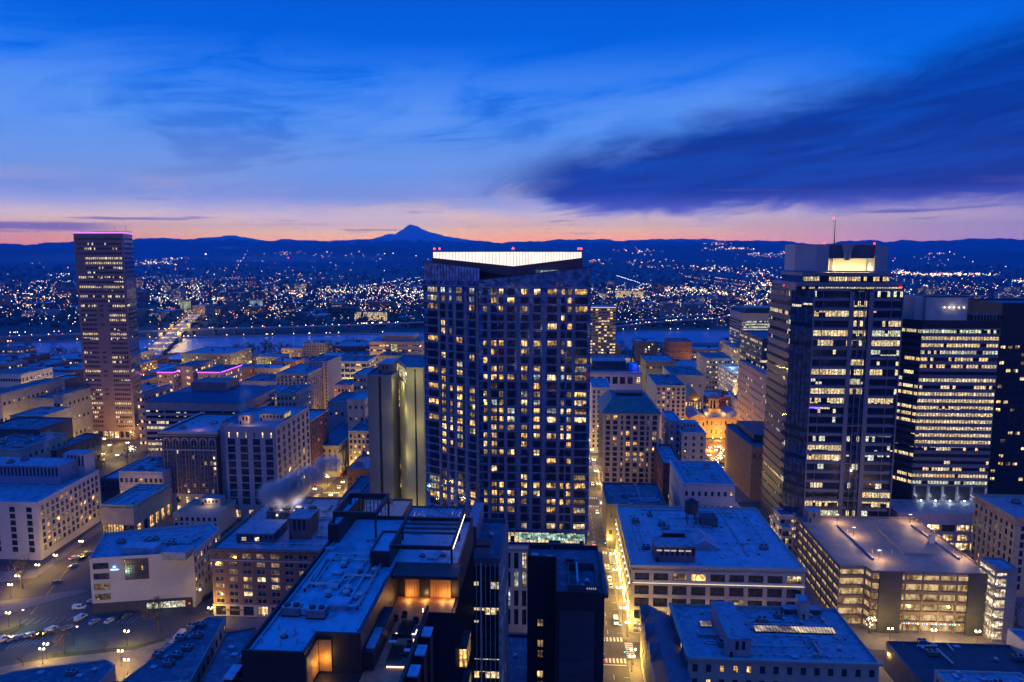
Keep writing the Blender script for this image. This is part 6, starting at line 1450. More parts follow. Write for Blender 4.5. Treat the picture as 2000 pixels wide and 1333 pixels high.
    simple('stone_corner_office', 'tan stone office with rows of small windows on the right of the bright street', 681, 722, 842, 452, 40, STONE, 7, 5, .2, 3, w=1.6, g=2)
    # slab tower, yellow lit
    Y = 350; z6 = PD(745, 733, Y).z; xa, xb = pxX(719, 800, Y), pxX(766, 800, Y); xc, xd = pxX(795, 800, 346), pxX(828, 800, 346)
    YW = surf('yellow_lit_concrete', (.42, .38, .24), .85, var=.08, scale=.08); DKW = surf('dark_blank_concrete', (.13, .13, .17), .85, var=.08)  # yellow of the wall light is put into the wing's concrete colour
    t = Bld('slot_windowed_slab', 'tall blank walled concrete slab tower with yellow lit side fins left of the glass tower', [(xa, Y), (xb, Y), (xb, Y+16), (xb+1.5, Y+16), (xb+1.5, Y+52), (xa-1.5, Y+52), (xa-1.5, Y+6), (xa, Y+6)], z6, DKW, cat='tower', roof=ROOFD)
    mb = MB(); L = xb-xa; t.fb(mb, 0, L*.46, L*.56, 0, .1, 0, z6-1, METALD); mb.build('dark_slot', t.root)
    e = [i for i in range(8) if t.edge(i)[2].x > .9][-1]
    for r in range(22):
        for (ee, u) in ((2, .1), (6, .1)):
            t.win(ee, u, 6+r*3.4, 1.25, 2.2, random.choice([W2, W1, W4]) if random.random() < .45 else DG, METALD, 'plain')
    t.finish(); hut(t, xa+3, xb-2, Y+10, Y+30, z6-1, z6+4, DKW, 'plant_room')
    z7 = PD(812, 718, 346).z
    t2 = Bld('yellow_lit_slab_wing', 'ochre lit blank wall wing pressed against the central glass tower', [(xc-2, 352), (xc+.0, 346), (xd, 346), (xd, 392), (xc-11, 392), (xc-11, 374)], z7, YW, cat='tower', roof=ROOFD)
    mb = MB(); t2.fb(mb, 1, (xd-xc)*.46, (xd-xc)*.56, 0, .08, 0, z7-1, METALD)
    mb.build('dark_slot', t2.root)
    mb = MB()
    for ee in (0, 5, 4):
        LL = t2.edge(ee)[3]; k = .4
        if t2.edge(ee)[2].y > .5: continue
        while k < LL-.3: t2.fb(mb, ee, k, k+.35, 0, .5, 4, z7-9, YW); k += 1.5
    mb.build('vertical_fins', t2.root)
    mb = MB()
    for ee in (0, 5): t2.fb(mb, ee, .2, t2.edge(ee)[3]-.2, 0, .3, z7-7.5, z7-1.8, lit('attic_light', (.8, .6, .25), (1, .88, .5), 1.0))
    mb.build('attic_window', t2.root)
    for (x, y, zz, w) in ((xb+4, 352, z6-6, 1500), (xc-3.5, 345, z7-22, 1500), (xc-3.5, 343, z7-45, 1500), (xc+3.4, 338, 8, 5000), (xc+4, 337, z7-5, 2200), (xc+4, 337, z7-30, 2200), (xc-3, 343, 16, 2500)):
        l = bpy.data.lights.new('wall_wash_light', 'POINT'); l.energy = w; l.color = (1, .86, .25); l.shadow_soft_size = .5; o = bpy.data.objects.new('wall_wash_light', l); COL.objects.link(o); o.parent = t2.root; o.location = Vector((x, y, zz))-Vector(t2.root.location)
    t2.finish()
    s = simple('grey_deck_podium', 'flat grey podium deck with lit yellow court at the foot of the slab tower', 664, 720, 975, 350, 40, CONC, 2, 6, .2, 1, fr=.2, g=2)
    # others
    s = simple('dark_roof_bank_office', 'wide four storey office with sloped dark blue roof and long lit window strips', 282, 474, 787, 490, 62, surf('rose_concrete', (.38, .28, .25), .85), 0, 0, g=0, roof=surf('navy_roof', (.04, .06, .12), .5), corn=False)
    s.bands(0, 4, s.z1-5, 8, 2.0, [OFF_W, OFF_F, OFF_W, OFF_D], s.wall, .5, .4, 3, piers=5); s.bands(1, 4, s.z1-5, 8, 2.0, [OFF_W, OFF_D], s.wall, .5, .4, 3, piers=3)
    x0, x1 = s.foot[0][0], s.foot[1][0]; mb = MB(); NV = MATS['navy_roof']; t = s.z1
    o4 = [(x0-.5, 489.5), (x1+.5, 489.5), (x1+.5, 552.5), (x0-.5, 552.5)]; i4 = [(x0+12, 506), (x1-14, 506), (x1-14, 540), (x0+12, 540)]
    for i in range(4): j = (i+1) % 4; mb.poly([(*o4[i], t+.05), (*o4[j], t+.05), (*i4[j], t+4.5), (*i4[i], t+4.5)], NV)
    mb.poly([(*q, t+4.5) for q in i4], NV); mb.box(x0+24, x1-22, 512, 534, t+4.5, t+11, surf('plum_panel', (.2, .14, .15), .7)); mb.build('sloped_roof', s.root)
    simple('left_low_annex', 'low office annex squeezed between the bronze tower and the sloped dark roof office', 268, 281, 770, 505, 40, surf('rose_concrete', (.38, .28, .25), .85), 7, 3, .5, 1, w=3, style='plain', g=1)
    for nm, lb, xl, xr, yt in (('violet_edged_theatre', 'blank walled block with magenta lit roof edge, left one of the pair', 307, 338, 727), ('violet_edged_block', 'blank walled block with magenta lit roof edge, right one of the pair', 386, 430, 727)):
        s = simple(nm, lb, xl, xr, yt, 640, 46, surf('rose_concrete', (.38, .28, .25), .85), 6, 3, .6, 1, w=2.2, style='plain', fr=0, g=2)
        mb = MB(); V2 = glow('magenta_edge', (.8, .1, 1.0), 2.2); s.fb(mb, 0, 0, s.edge(0)[3], .52, .8, s.z1-.7, s.z1+.1, V2); s.fb(mb, 1, 0, s.edge(1)[3], .52, .8, s.z1-.7, s.z1+.1, V2); mb.build('magenta_edge_light', s.root)
    simple('pale_bent_wall_block', 'plain pale wall block between the two magenta edged blocks', 339, 376, 716, 650, 40, surf('rose_concrete', (.38, .28, .25), .85), 6, 2, .5, 1, w=3, style='plain', fr=0, g=2)
    simple('cream_hotel_tower', 'cream hotel tower with blank slab end in the middle distance', 539, 601, 730, 600, 60, CREAM, 13, 8, .12, 1, w=1.4, h=1.8, fr=0, g=4)
    simple('blank_slab_hotel', 'tall blank pale slab joined to the right of the cream hotel tower', 603, 640, 706, 640, 40, surf('plain_concrete_wall', (.34, .31, .33), .85), 14, 5, .02, 1, fr=.5, w=1.2, g=2)
    simple('lit_cream_walkup', 'cream walk up with warmly lit tall windows behind the gridded hotel', 484, 536, 770, 540, 40, CREAM, 8, 7, .6, 1, w=1.5, h=2.2, fr=0, lits=[W2, W1, W2], g=4)
    simple('grey_walkup', 'grey walk up with mostly unlit windows right of the lit cream walk up', 540, 578, 768, 500, 36, CREAM, 9, 5, .08, 1, w=1.4, fr=0, g=4)
    simple('stepped_blank_block', 'purple grey block stepping up behind the lit cream walk up', 470, 560, 745, 660, 46, surf('plain_concrete_wall', (.34, .31, .33), .85), 2, 6, .04, 1, fr=0, g=5)
    simple('white_framed_office', 'white framed modern office with wide dark bays and a lit middle storey', 651, 716, 706, 720, 46, WHITE, 6, 6, .4, 1, w=5, h=3.4, style='two', fr=.4, lits=[W1, W2, W2], g=3)
    simple('cream_small_tower', 'narrow cream building peeping out left of the blank slab tower', 690, 722, 732, 545, 34, CREAM, 8, 5, .12, 3, w=1.4, fr=0, g=1)
    simple('pink_walkup', 'small pink lit apartment building below the white framed office', 652, 686, 752, 610, 30, surf('pink_brick', (.44, .27, .22), .8), 4, 5, .5, 1, w=1.6, fr=0, lits=[W2, W1], g=3)
    simple('steam_roof_block', 'low wide block in front of the white framed office', 640, 708, 785, 520, 40, surf('plain_concrete_wall', (.34, .31, .33), .85), 2, 6, .1, 1, fr=0, g=6)
    simple('cream_back_block', 'small cream block with blue roof left of the slab tower', 678, 712, 780, 480, 30, CREAM, 5, 3, .05, 1, fr=0, g=0)
    s = simple('river_justice_building', 'rose brown office with lit central stair bay before the river', 722, 822, 668, 850, 60, surf('rose_concrete', (.38, .28, .25), .85), 6, 16, .35, 1, w=3.4, h=1.8, style='plain', fr=.3, lits=[W1, W4, W2], g=5)
    hut(s, s.foot[0][0]+12, s.foot[1][0]-10, 862, 890, s.z1-1, s.z1+7, surf('rose_concrete', (.38, .28, .25), .85))
    mb = MB(); L = s.edge(0)[3]; s.fb(mb, 0, L*.42, L*.54, .3, .6, 8, s.z1-3, lit('stair_bay', (.5, .42, .1), (.95, .85, .4), 1.1)); mb.build('lit_stair_bay', s.root)
    simple('flat_white_office', 'white painted two storey building in front of the arched hotel, left', 232, 318, 921, 372, 30, surf('white_office_paint', (.56, .54, .56), .8), 3, 9, .25, 3, w=1.6, fr=.15, style='pair', lits=[W1], g=8)
    s = simple('colonnaded_low_bank', 'low bank with square columns along a lit street corner, left', 197, 262, 986, 325, 32, surf('tan_stone', (.42, .34, .24), .85), 1, 6, .5, 1, w=3.8, h=6, fr=.7, style='two', lits=[W4, W1], zb=.3, g=2)
    simple('stepped_roof_depot', 'broad dark blue roofed low depot behind the white corner office', 196, 270, 935, 405, 40, SLATE, 2, 8, .05, 1, g=10, fr=0)
    # west side blocks, far left
    simple('pink_washed_hotel', 'white hotel washed with pink light on its side wall, far left', -30, 40, 731, 590, 40, WHITE, 5, 14, .2, 1, w=1.6, fr=0, g=2)
    simple('tan_corner_shops', 'tan low row with lit street side at the far left edge', -40, 2, 770, 505, 70, STONE, 3, 8, .3, 1, fr=0, g=2)
    simple('dark_mirror_block', 'dark blank block below the coloured marquee lights', 78, 112, 745, 575, 34, SLATE, 0, 0, g=1)
    simple('grey_market_hall', 'grey hall with slotted windows left of the avenue of lit trees', 62, 106, 778, 520, 40, CONC, 2, 10, .1, 1, fr=.2, g=2)
    simple('cream_side_lit_row', 'long cream row whose side wall catches the avenue lights', 104, 122, 772, 505, 95, CREAM, 3, 3, .3, 1, fr=0, g=2)
    simple('low_lit_market', 'low tan building with glowing ground floor near the avenue', 20, 84, 812, 472, 30, STONE, 2, 10, .5, 1, fr=0, lits=[W1], g=2)
    simple('blue_roof_garage', 'low garage with wide plain blue roof at the left edge', -40, 72, 838, 432, 34, SLATE, 1, 8, .1, 1, fr=0, g=3)
    simple('skylit_roof_block', 'low block with rows of rooftop skylights near the left edge', -60, 40, 877, 395, 40, STONE, 3, 10, .1, 1, fr=0, g=16)
    simple('peaked_corner_shop', 'small shop with pointed blue roof beside the dark park trees', 76, 110, 880, 420, 44, SLATE, 2, 4, .1, 1, fr=0, g=4)
left_mid()
# ================================================================== STREETS
SX = [-296, -217, -137.5, -58, 21.8, 101, 180.5, 259, 338]; SY = [173, 252, 332.5, 413, 492, 571, 650, 729, 808, 887, 966]
def streets():
    mb = MB(); mb.box(-560, 560, 60, 1010, -.4, .03, ASPH); o = mb.build('road'); tag(o, kind='structure')
    mb = MB()
    for i in range(len(SX)-1):
        for j in range(len(SY)-1):
            x0, x1, y0, y1 = SX[i]+5.6, SX[i+1]-5.6, SY[j]+5.6, SY[j+1]-5.6
            if x1 < -140 and y0 < 400: continue
            r = 2.2; mb.prism([(x0+r, y0), (x1-r, y0), (x1, y0+r), (x1, y1-r), (x1-r, y1), (x0+r, y1), (x0, y1-r), (x0, y0+r)], .0, .16, PAVE)
    o = mb.build('pavement'); tag(o, kind='structure')
    mb = MB(); z = .036
    def q(x0, x1, y0, y1): mb.poly([(x0, y0, z), (x1, y0, z), (x1, y1, z), (x0, y1, z)], PAINT)
    for sx in (21.8, 101, -137.5):
        for sy in SY[:8]:
            for yy in (sy-8.6, sy+5.9):
                k = sx-5.0
                while k < sx+4.6: q(k, k+.75, yy, yy+2.9); k += 1.35
            for xx in (sx-8.8, sx+5.8):
                k = sy-5.0
                while k < sy+4.6: q(xx, xx+3.0, k, k+.75); k += 1.35
            q(sx-5.2, sx+5.2, sy-10.2, sy-9.8)
            y = sy+11
            while y < sy+66: q(sx-.08, sx+.08, y, y+3); y += 7
            for s in (-1, 1):
                y = sy+12
                while y < sy+66: q(min(sx+s*3.4, sx+s*5.4), max(sx+s*3.4, sx+s*5.4), y, y+.1); y += 6.2
    o = mb.build('road_markings'); tag(o, kind='structure')
streets()
def left_ground():
    def pl(nm, pts, z, m, th=None):
        mb = MB(); v = [P(x, y, z) for x, y in pts]
        if th: mb.prism([(p.x, p.y) for p in v], 0, z, m)
        else: mb.poly([(p.x, p.y, z) for p in v], m)
        o = mb.build(nm); tag(o, kind='structure')
    LOT = surf('lot_asphalt', (.06, .068, .064), .75, var=.3, scale=.2, bump=.2)
    pl('parking_lot', [(-60, 1330), (-60, 1225), (60, 1190), (105, 1172), (172, 1158), (178, 1192), (270, 1198), (300, 1190), (330, 1196), (330, 1240), (262, 1262), (120, 1275), (0, 1300)][::-1], .045, LOT)
    pl('pavement_strip', [(-60, 1345), (-60, 1312), (120, 1283), (262, 1266), (340, 1244), (300, 1280), (250, 1330)][::-1], .16, PAVE, 1)
    pl('pavement_strip', [(-60, 1222), (-60, 1180), (60, 1168), (160, 1150), (172, 1156), (60, 1186)][::-1], .14, PAVE, 1)
    pl('pavement_strip', [(-20, 1140), (70, 1128), (120, 1092), (205, 1030), (200, 1020), (76, 1112), (-20, 1118)][::-1], .14, PAVE, 1)
    pl('pavement_strip', [(200, 1018), (330, 985), (300, 1030), (345, 1030), (240, 1062), (200, 1060)][::-1], .14, PAVE, 1)
    pl('planting_bed', [(-60, 1248), (15, 1230), (45, 1218), (48, 1224), (20, 1240), (-60, 1258)][::-1], .18, GRASS, 1)
    pl('planting_bed', [(100, 1278), (262, 1262), (320, 1246), (322, 1252), (262, 1269), (100, 1286)][::-1], .19, GRASS, 1)
    mb = MB()
    for (a, b) in (((45, 1215), (180, 1208)), ((178, 1215), (262, 1212)), ((20, 1262), (120, 1245))):
        u, v = P(*a), P(*b); n = 9
        for i in range(n+1):
            p = u.lerp(v, i/n); mb.poly([(p.x-.06, p.y-2.4, .055), (p.x+.06, p.y-2.4, .055), (p.x+.06, p.y+2.4, .055), (p.x-.06, p.y+2.4, .055)], PAINT)
    YL = surf('yellow_paint', (.55, .38, .08), .7)
    for pts in ([(60, 1200), (125, 1120), (165, 1085)], [(245, 1075), (290, 1040), (330, 1012)]):
        v = [P(x, y, .05) for x, y in pts]
        for a, b in zip(v, v[1:]):
            d = (b-a).normalized(); w = Vector((-d.y, d.x, 0))
            for s in (-.25, .1): mb.poly([a+w*s, b+w*s, b+w*(s+.13), a+w*(s+.13)], YL)
    o = mb.build('road_markings'); tag(o, kind='structure')
left_ground()
def square():
    mb = MB(); BR = surf('plaza_brick', (.24, .12, .08), .8, var=.25, brick=1.5, scale=.2)
    mb.box(112, 166, 498, 556, .0, .3, BR)
    for i in range(6): mb.box(112, 122-i*1.2, 498, 556, .3+i*.3, .6+i*.3, BR)
    o = mb.build('plaza'); tag(o, kind='structure')
square()

# ================================================================== STREET LAMPS
LW = glow('lamp_warm', (1, .80, .48), 16); LA = glow('lamp_amber', (1, .6, .25), 12); LWH = glow('lamp_white', (.9, 1, .85), 12)
def lamp_meshes():
    mb = MB(); mb.tube((0, 0, 0), (0, 0, .6), .22, .12, 8, METALD); mb.tube((0, 0, .6), (0, 0, 5.4), .09, .06, 8, METALD); mb.tube((-.75, 0, 5.2), (.75, 0, 5.2), .05, .05, 6, METALD)
    for s in (-1, 1): mb.tube((s*.75, 0, 5.2), (s*.75, 0, 5.5), .09, .12, 6, METALD)
    pole = mb.mesh('pole'); mb = MB(); mb.ball((0, 0, 0), .3, LW, 8, 6, .36); globe = mb.mesh('globe')
    mb = MB(); mb.tube((0, 0, 0), (0, 0, 7.5), .11, .07, 6, METALD); mb.tube((0, 0, 7.4), (1.6, 0, 7.9), .05, .05, 5, METALD); mb.box(1.3, 2.1, -.18, .18, 7.85, 8.0, METALD); tall = mb.mesh('mast')
    mb = MB(); mb.ball((0, 0, 0), .34, LA, 8, 5, .22); head = mb.mesh('lamp_head')
    mb = MB(); mb.ball((0, 0, 0), .55, LW, 6, 4); far = mb.mesh('lamp_head')
    return pole, globe, tall, head, far
LP, LG, LT, LH, LF = lamp_meshes()
LAMPS = []
def light_data(e, col, r=.3, c={}):
    k = (e, col, r)
    if k not in c:
        l = bpy.data.lights.new('lamp_bulb', 'POINT'); l.energy = e; l.color = col; l.shadow_soft_size = r; c[k] = l
    return c[k]
def lamp(x, y, kind='twin', e=3200, col=(1, .70, .34), rz=0, z=.15, where=''):
    r = empty('street_lamp', (x, y, z), '', 'street lamp', 'street lamps '+where); r.rotation_euler = (0, 0, rz)
    def ch(nm, me, loc): o = bpy.data.objects.new(nm, me); COL.objects.link(o); o.parent = r; o.location = loc; return o
    if kind == 'twin':
        ch('pole', LP, (0, 0, 0)); ch('globe', LG, (-.75, 0, 5.8)); ch('globe', LG, (.75, 0, 5.8)); h = (0, 0, 5.3)
    else: ch('mast', LT, (0, 0, 0)); ch('lamp_head', LH, (1.7, 0, 7.7)); h = (1.7, 0, 7.1)
    e *= 2.2; col = (col[0], col[1]*.88, col[2]*.26) if col[0] > .9 else col
    if e: o = bpy.data.objects.new('lamp_bulb', light_data(e, col)); COL.objects.link(o); o.parent = r; o.location = h
    LAMPS.append((r, kind, where)); return r
# the lit street running away from the camera
y = 238
while y < 640:
    if min(abs(y-s) for s in SY) > 6:
        lamp(28.3, y, where='on the right kerb of the lit street'); 
        lamp(15.2, y+9, where='on the left kerb of the lit street', e=2200)
    y += 17.5 if y < 420 else 26
for yy in (242.5, 261.5): lamp(29.2, yy, where='at the crossing below the department store', e=2600)
for x in (42, 60, 78, 112, 128, 144, 160, 196): lamp(x, 262.8, where='along the cross street in front of the parking garage', e=2600 if x > 100 else 1500)
for x in (118, 150, 176): lamp(x, 240.5, 'mast', where='beside the low theatre block', e=2600, rz=pi/2)
for yy in (196, 212, 228): lamp(94.6, yy, where='on the tree lined walk at the bottom right', e=900)
y = 270
while y < 470: lamp(94.4, y, where='between the department store and the parking garage', e=1700); y += 24
y = 400
while y < 700:
    if min(abs(y-s) for s in SY) > 6: lamp(-131, y, where='on the street beside the colonnaded bank', e=3800); lamp(-144, y+10, where='on the street beside the colonnaded bank', e=3200)
    y += 24
for px, py in ((18, 1225), (22, 1168), (84, 1298), (92, 1288), (284, 1038), (306, 1020), (389, 1178), (412, 1215), (237, 1302), (249, 1320), (249, 1262), (312, 985), (36, 1150), (160, 1080), (75, 1128), (110, 1108), (236, 1030), (350, 1180)):
    q = P(px, py); lamp(q.x, q.y, where='around the parking lot and the white wedge building', e=2300, col=(1, .66, .28))
for px, py in ((145, 1262), (40, 1228)): q = P(px, py); lamp(q.x, q.y, 'mast', e=520, col=(.55, 1, .75), where='over the parking lot')
for px, py in ((160, 882), (178, 880), (205, 872), (230, 868), (190, 895), (262, 848), (150, 862), (282, 842), (230, 905), (250, 880), (140, 900), (215, 885), (165, 850), (300, 858), (318, 868)): q = P(px, py); lamp(q.x, q.y, where='in the park at the foot of the rose brown tower', e=3000, col=(1, .74, .5))
for i in range(14): f = i/13; q = P(30+105*f**.8, 895-150*f); lamp(q.x, q.y, 'mast', e=6500, where='along the avenue at far left', rz=random.random()*6)
for px, py in ((1465, 800), (1478, 815), (1490, 830), (1503, 845), (1508, 860), (1468, 835), (1385, 905), (1400, 920), (1398, 895), (1350, 890)): q = P(px, py); lamp(q.x, q.y, e=2600, where='on the courthouse square', col=(1, .66, .25))

# ================================================================== TREES
def tree_meshes(seed, h=9, spread=3.6, depth=4, bulbs=0, bm=None):
    random.seed(seed); T = MB(); C = MB(); tips = []
    def grow(p, d, L, r, k):
        q = p+d*L; (T if k < 2 else C).tube(p, q, r, r*.62, 5 if k < 2 else 3, BARK, False)
        if k >= depth: tips.append(q); return
        for i in range(3 if k else 5):
            a = Vector((random.gauss(0, 1), random.gauss(0, 1), random.gauss(.25, .5))).normalized()
            grow(q, (d*.75+a*.75).normalized(), L*random.uniform(.58, .78), max(r*.6, .035), k+1)
    grow(Vector((0, 0, 0)), Vector((random.uniform(-.05, .05), 0, 1)), h*.30, .28, 0)
    if bulbs:
        vs = C.v[:]
        for _ in range(bulbs): v = random.choice(vs); C.octa(v, .07, bm or LW)
    return T.mesh('trunk'), C.mesh('twigs')
TREES = []
TM = [tree_meshes(3), tree_meshes(5), tree_meshes(8, 11)]
TB = [tree_meshes(21, 7, bulbs=90), tree_meshes(22, 8, bulbs=110)]
TR = [tree_meshes(23, 7, bulbs=60, bm=glow('bulb_green', (.1, 1, .4), 6)), tree_meshes(27, 6, bulbs=60, bm=glow('bulb_pink', (1, .1, .4), 6))]
random.seed(4)
def tree(x, y, tm, where, s=1.0, z=.1, name='bare_tree'):
    r = empty(name, (x, y, z), '', 'tree', 'bare trees '+where); r.scale = (s, s, s); r.rotation_euler = (0, 0, random.random()*6.28)
    for nm, me in (('trunk', tm[0]), ('twigs', tm[1])): o = bpy.data.objects.new(nm, me); COL.objects.link(o); o.parent = r
    TREES.append((r, where)); return r
for px, py, s in ((44, 1150, 1.6), (130, 1245, 1.0), (125, 1276, .9), (312, 1235, 1.9), (45, 1302, .6), (205, 1272, .5), (232, 1052, .9), (222, 1040, .9), (300, 1200, 1.0)): q = P(px, py); tree(q.x, q.y, TM[int(px) % 3], 'around the parking lot', s)
for i in range(26): q = P(random.uniform(140, 330), random.uniform(842, 915)); tree(q.x, q.y, TM[i % 3] if i % 3 else TB[i % 2], 'in the park below the rose brown tower', random.uniform(1.0, 1.5))
for i in range(24): f = i/23; q = P(34+104*f+random.uniform(-6, 6), 905-160*f); tree(q.x, q.y, TB[i % 2], 'strung with bulbs along the avenue at far left', 1.3)
for i in range(22): q = P(random.uniform(1462, 1512), random.uniform(800, 862)); tree(q.x, q.y, TB[i % 2], 'strung with bulbs beside the courthouse', random.uniform(1.1, 1.6))
for i in range(10): q = P(random.uniform(1380, 1418), random.uniform(885, 930)); tree(q.x, q.y, TB[i % 2], 'strung with bulbs beside the curved brown store', 1.1)
for i in range(18): y = 186+i*3.4; tree(random.choice((94.2, 107.8))+random.uniform(-.5, .5), y, random.choice((TB[0], TB[1], TB[0], TR[0], TR[1])), 'strung with bulbs on the walk at the bottom right', .85)
for px, py in ((1698, 1238), (1722, 1225), (1740, 1210), (1770, 1212), (1965, 1235), (1950, 1240), (1985, 1225), (1640, 1200), (1800, 1205)): q = P(px, py); tree(q.x, q.y, TM[px % 3] if px > 1900 else TB[px % 2], 'in front of the parking garage', 1.2)
for i in range(84):
    px = random.choice((random.uniform(440, 830), random.uniform(1170, 1530), random.uniform(560, 830)) if i < 72 else (random.uniform(0, 150),)); q = P(px, interp([(0, 702), (700, 694), (1150, 691), (1500, 694)], px)+random.uniform(0, 4)); tree(q.x, q.y, TM[i % 3], 'on the near river bank', random.uniform(2.0, 3.3))
# dark conifer on the square
def conifer():
    q = P(1411, 815); r = empty('giant_conifer', (q.x, q.y, 0), 'tall dark conifer standing right of the courthouse cupola', 'tree'); NEED = surf('conifer_needles', (.05, .035, .03), .95, var=.5, scale=.5)
    mb = MB(); mb.tube((q.x, q.y, 0), (q.x, q.y, 24), .5, .08, 6, BARK); mb.build('trunk', r)
    mb = MB(); random.seed(9)
    for i in range(900):
        f = random.random()**.8; z = 2+f*23; R = (1-f)*6*random.uniform(.5, 1.05)+.2; t = random.random()*6.28; x, y = q.x+R*cos(t), q.y+R*sin(t); a = random.random()*6; d = .8
        mb.poly([(x, y, z), (x+d*cos(a), y+d*sin(a), z-.4), (x+d*cos(a+1.4), y+d*sin(a+1.4), z-.7)], NEED)
    for i in range(90): f = random.random(); R = (1-f)*6+.2; t = random.random()*6.28; mb.octa((q.x+R*cos(t), q.y+R*sin(t), 2+f*23), .12, glow('bulb_red', (1, .1, .05), 6))
    mb.build('crown', r)
conifer()

# ================================================================== CARS
def car_kit():
    kits = {}
    side = [(-2.2, .35), (-2.25, .75), (-2.1, .95), (-1.55, 1.0), (-1.1, 1.42), (.55, 1.45), (1.15, 1.0), (2.0, .9), (2.25, .7), (2.2, .35)]
    van = [(-2.5, .4), (-2.55, 1.2), (-2.45, 2.0), (1.0, 2.05), (1.7, 1.3), (2.4, 1.1), (2.55, .8), (2.5, .4)]
    for nm, prof, W in (('car', side, .88), ('van', van, .95)):
        for cn, c in (('silver', (.4, .41, .43)), ('white', (.7, .7, .68)), ('blue', (.02, .08, .35)), ('black', (.015, .016, .02)), ('red', (.3, .02, .02)), ('grey', (.14, .15, .16))):
            M = bpy.data.materials.get('paint_'+cn) or surf('paint_'+cn, c, .3, .3, var=.05, spec=.8)
            mb = MB(); n = len(prof); i = 0; k = mb.slot(M)
            for s in (-1, 1):
                for (x, z) in prof: mb.v.append((x, s*(W-(.12 if z > 1.05 else 0)), z))
            mb.f.append(tuple(reversed(range(n)))[::-1]); mb.mi.append(k); mb.f.append(tuple(range(2*n-1, n-1, -1))); mb.mi.append(k)
            for j in range(n): q = (j+1) % n; mb.f.append((j, n+j, n+q, q)); mb.mi.append(k)
            body = mb.mesh('body')
            mb = MB(); top = 1.38 if nm == 'car' else 1.9; lo = 1.03 if nm == 'car' else 1.25
            xs = (-1.25, .75) if nm == 'car' else (-.4, 1.1)
            for s in (-1, 1): mb.poly([(xs[0]-.2, s*(W+.005), lo), (xs[1]+.2, s*(W+.005), lo), (xs[1]-.2, s*(W-.10), top), (xs[0]+.15, s*(W-.10), top)], DG)
            if nm == 'car': mb.poly([(.62, -.7, 1.44), (.62, .7, 1.44), (1.16, .75, 1.03), (1.16, -.75, 1.03)], DG); mb.poly([(-1.16, -.7, 1.42), (-1.16, .7, 1.42), (-1.58, .75, 1.04), (-1.58, -.75, 1.04)], DG)
            else: mb.poly([(1.06, -.8, 2.0), (1.06, .8, 2.0), (1.72, .85, 1.34), (1.72, -.85, 1.34)], DG)
            glz = mb.mesh('windows'); kits[(nm, cn)] = (body, glz, W)
    mb = MB(); mb.tube((0, -.12, 0), (0, .12, 0), .33, .33, 12, surf('tyre', (.012, .012, .012), .9)); mb.tube((0, -.13, 0), (0, .13, 0), .19, .19, 8, METAL); wheel = mb.mesh('wheel')
    mb = MB(); mb.box(0, .05, -.2, .2, 0, .16, glow('headlight', (1, .95, .8), 10)); hl = mb.mesh('headlight')
    mb = MB(); mb.box(0, .05, -.2, .2, 0, .16, glow('tail_light', (1, .03, .02), 7)); tl = mb.mesh('tail_light')
    mb = MB(); mb.box(0, .05, -.2, .2, 0, .16, METAL); off = mb.mesh('headlight'); mb = MB(); mb.box(0, .05, -.2, .2, 0, .16, surf('red_lens', (.2, .01, .01), .4)); toff = mb.mesh('tail_light')
    return kits, wheel, hl, tl, off, toff
CK, CW_, CH_, CT_, CO_, CTO_ = car_kit()
def car(x, y, rz, kind, col, label, lights=False, z=.05, group=None):
    body, glz, W = CK[(kind, col)]
    r = empty('parked_car' if not lights else 'moving_car', (x, y, z), label, 'van' if kind == 'van' else 'car', group); r.rotation_euler = (0, 0, rz); r.name = 'van' if kind == 'van' else 'car'
    def ch(nm, me, loc, rzz=0): o = bpy.data.objects.new(nm, me); COL.objects.link(o); o.parent = r; o.location = loc; o.rotation_euler = (0, 0, rzz)
    ch('body', body, (0, 0, 0)); ch('windows', glz, (0, 0, 0)); wx = 1.4 if kind == 'car' else 1.6
    for sx in (-1, 1):
        for sy in (-1, 1): ch('wheel', CW_, (sx*wx, sy*(W-.1), .33))
    fx = 2.23 if kind == 'car' else 2.53
    for sy in (-1, 1): ch('headlight', CH_ if lights else CO_, (fx-.02, sy*.6, .62)); ch('tail_light', CT_ if lights else CTO_, (-fx-.02, sy*.6, .72))
ORD = ['first', 'second', 'third', 'fourth', 'fifth', 'sixth', 'seventh', 'eighth', 'ninth', 'tenth', 'eleventh', 'twelfth', 'thirteenth', 'fourteenth', 'fifteenth', 'sixteenth', 'seventeenth', 'eighteenth', 'nineteenth', 'twentieth']
def ordw(i):
    if i < 20: return ORD[i]
    tens = ['', '', 'twenty', 'thirty', 'forty', 'fifty', 'sixty', 'seventy', 'eighty', 'ninety']; n = i+1; h = 'hundred and ' if n > 100 else ''; n = n % 100 or 100
    if n == 100: return 'hundredth'
    if n <= 20: return h+ORD[n-1]
    return h+(tens[n//10]+'-'+ORD[n % 10-1] if n % 10 else tens[n//10][:-1]+'ieth')
row = [(-12, 1257, 'car', 'grey'), (132, 1229, 'car', 'silver'), (6, 1253, 'van', 'white'), (25, 1250, 'car', 'silver'), (41, 1247, 'car', 'blue'), (57, 1243, 'car', 'silver'), (72, 1243, 'car', 'red'), (88, 1240, 'car', 'black'), (102, 1234, 'van', 'white'), (117, 1233, 'car', 'grey')]
for i, (px, py, k, c) in enumerate(sorted(row)[1:]): q = P(px, py); car(q.x, q.y, radians(62), k, c, f'{c} {k} nose up in the long parking lot row, {ordw(i)} from the left edge', group='vehicles in the parking lot')
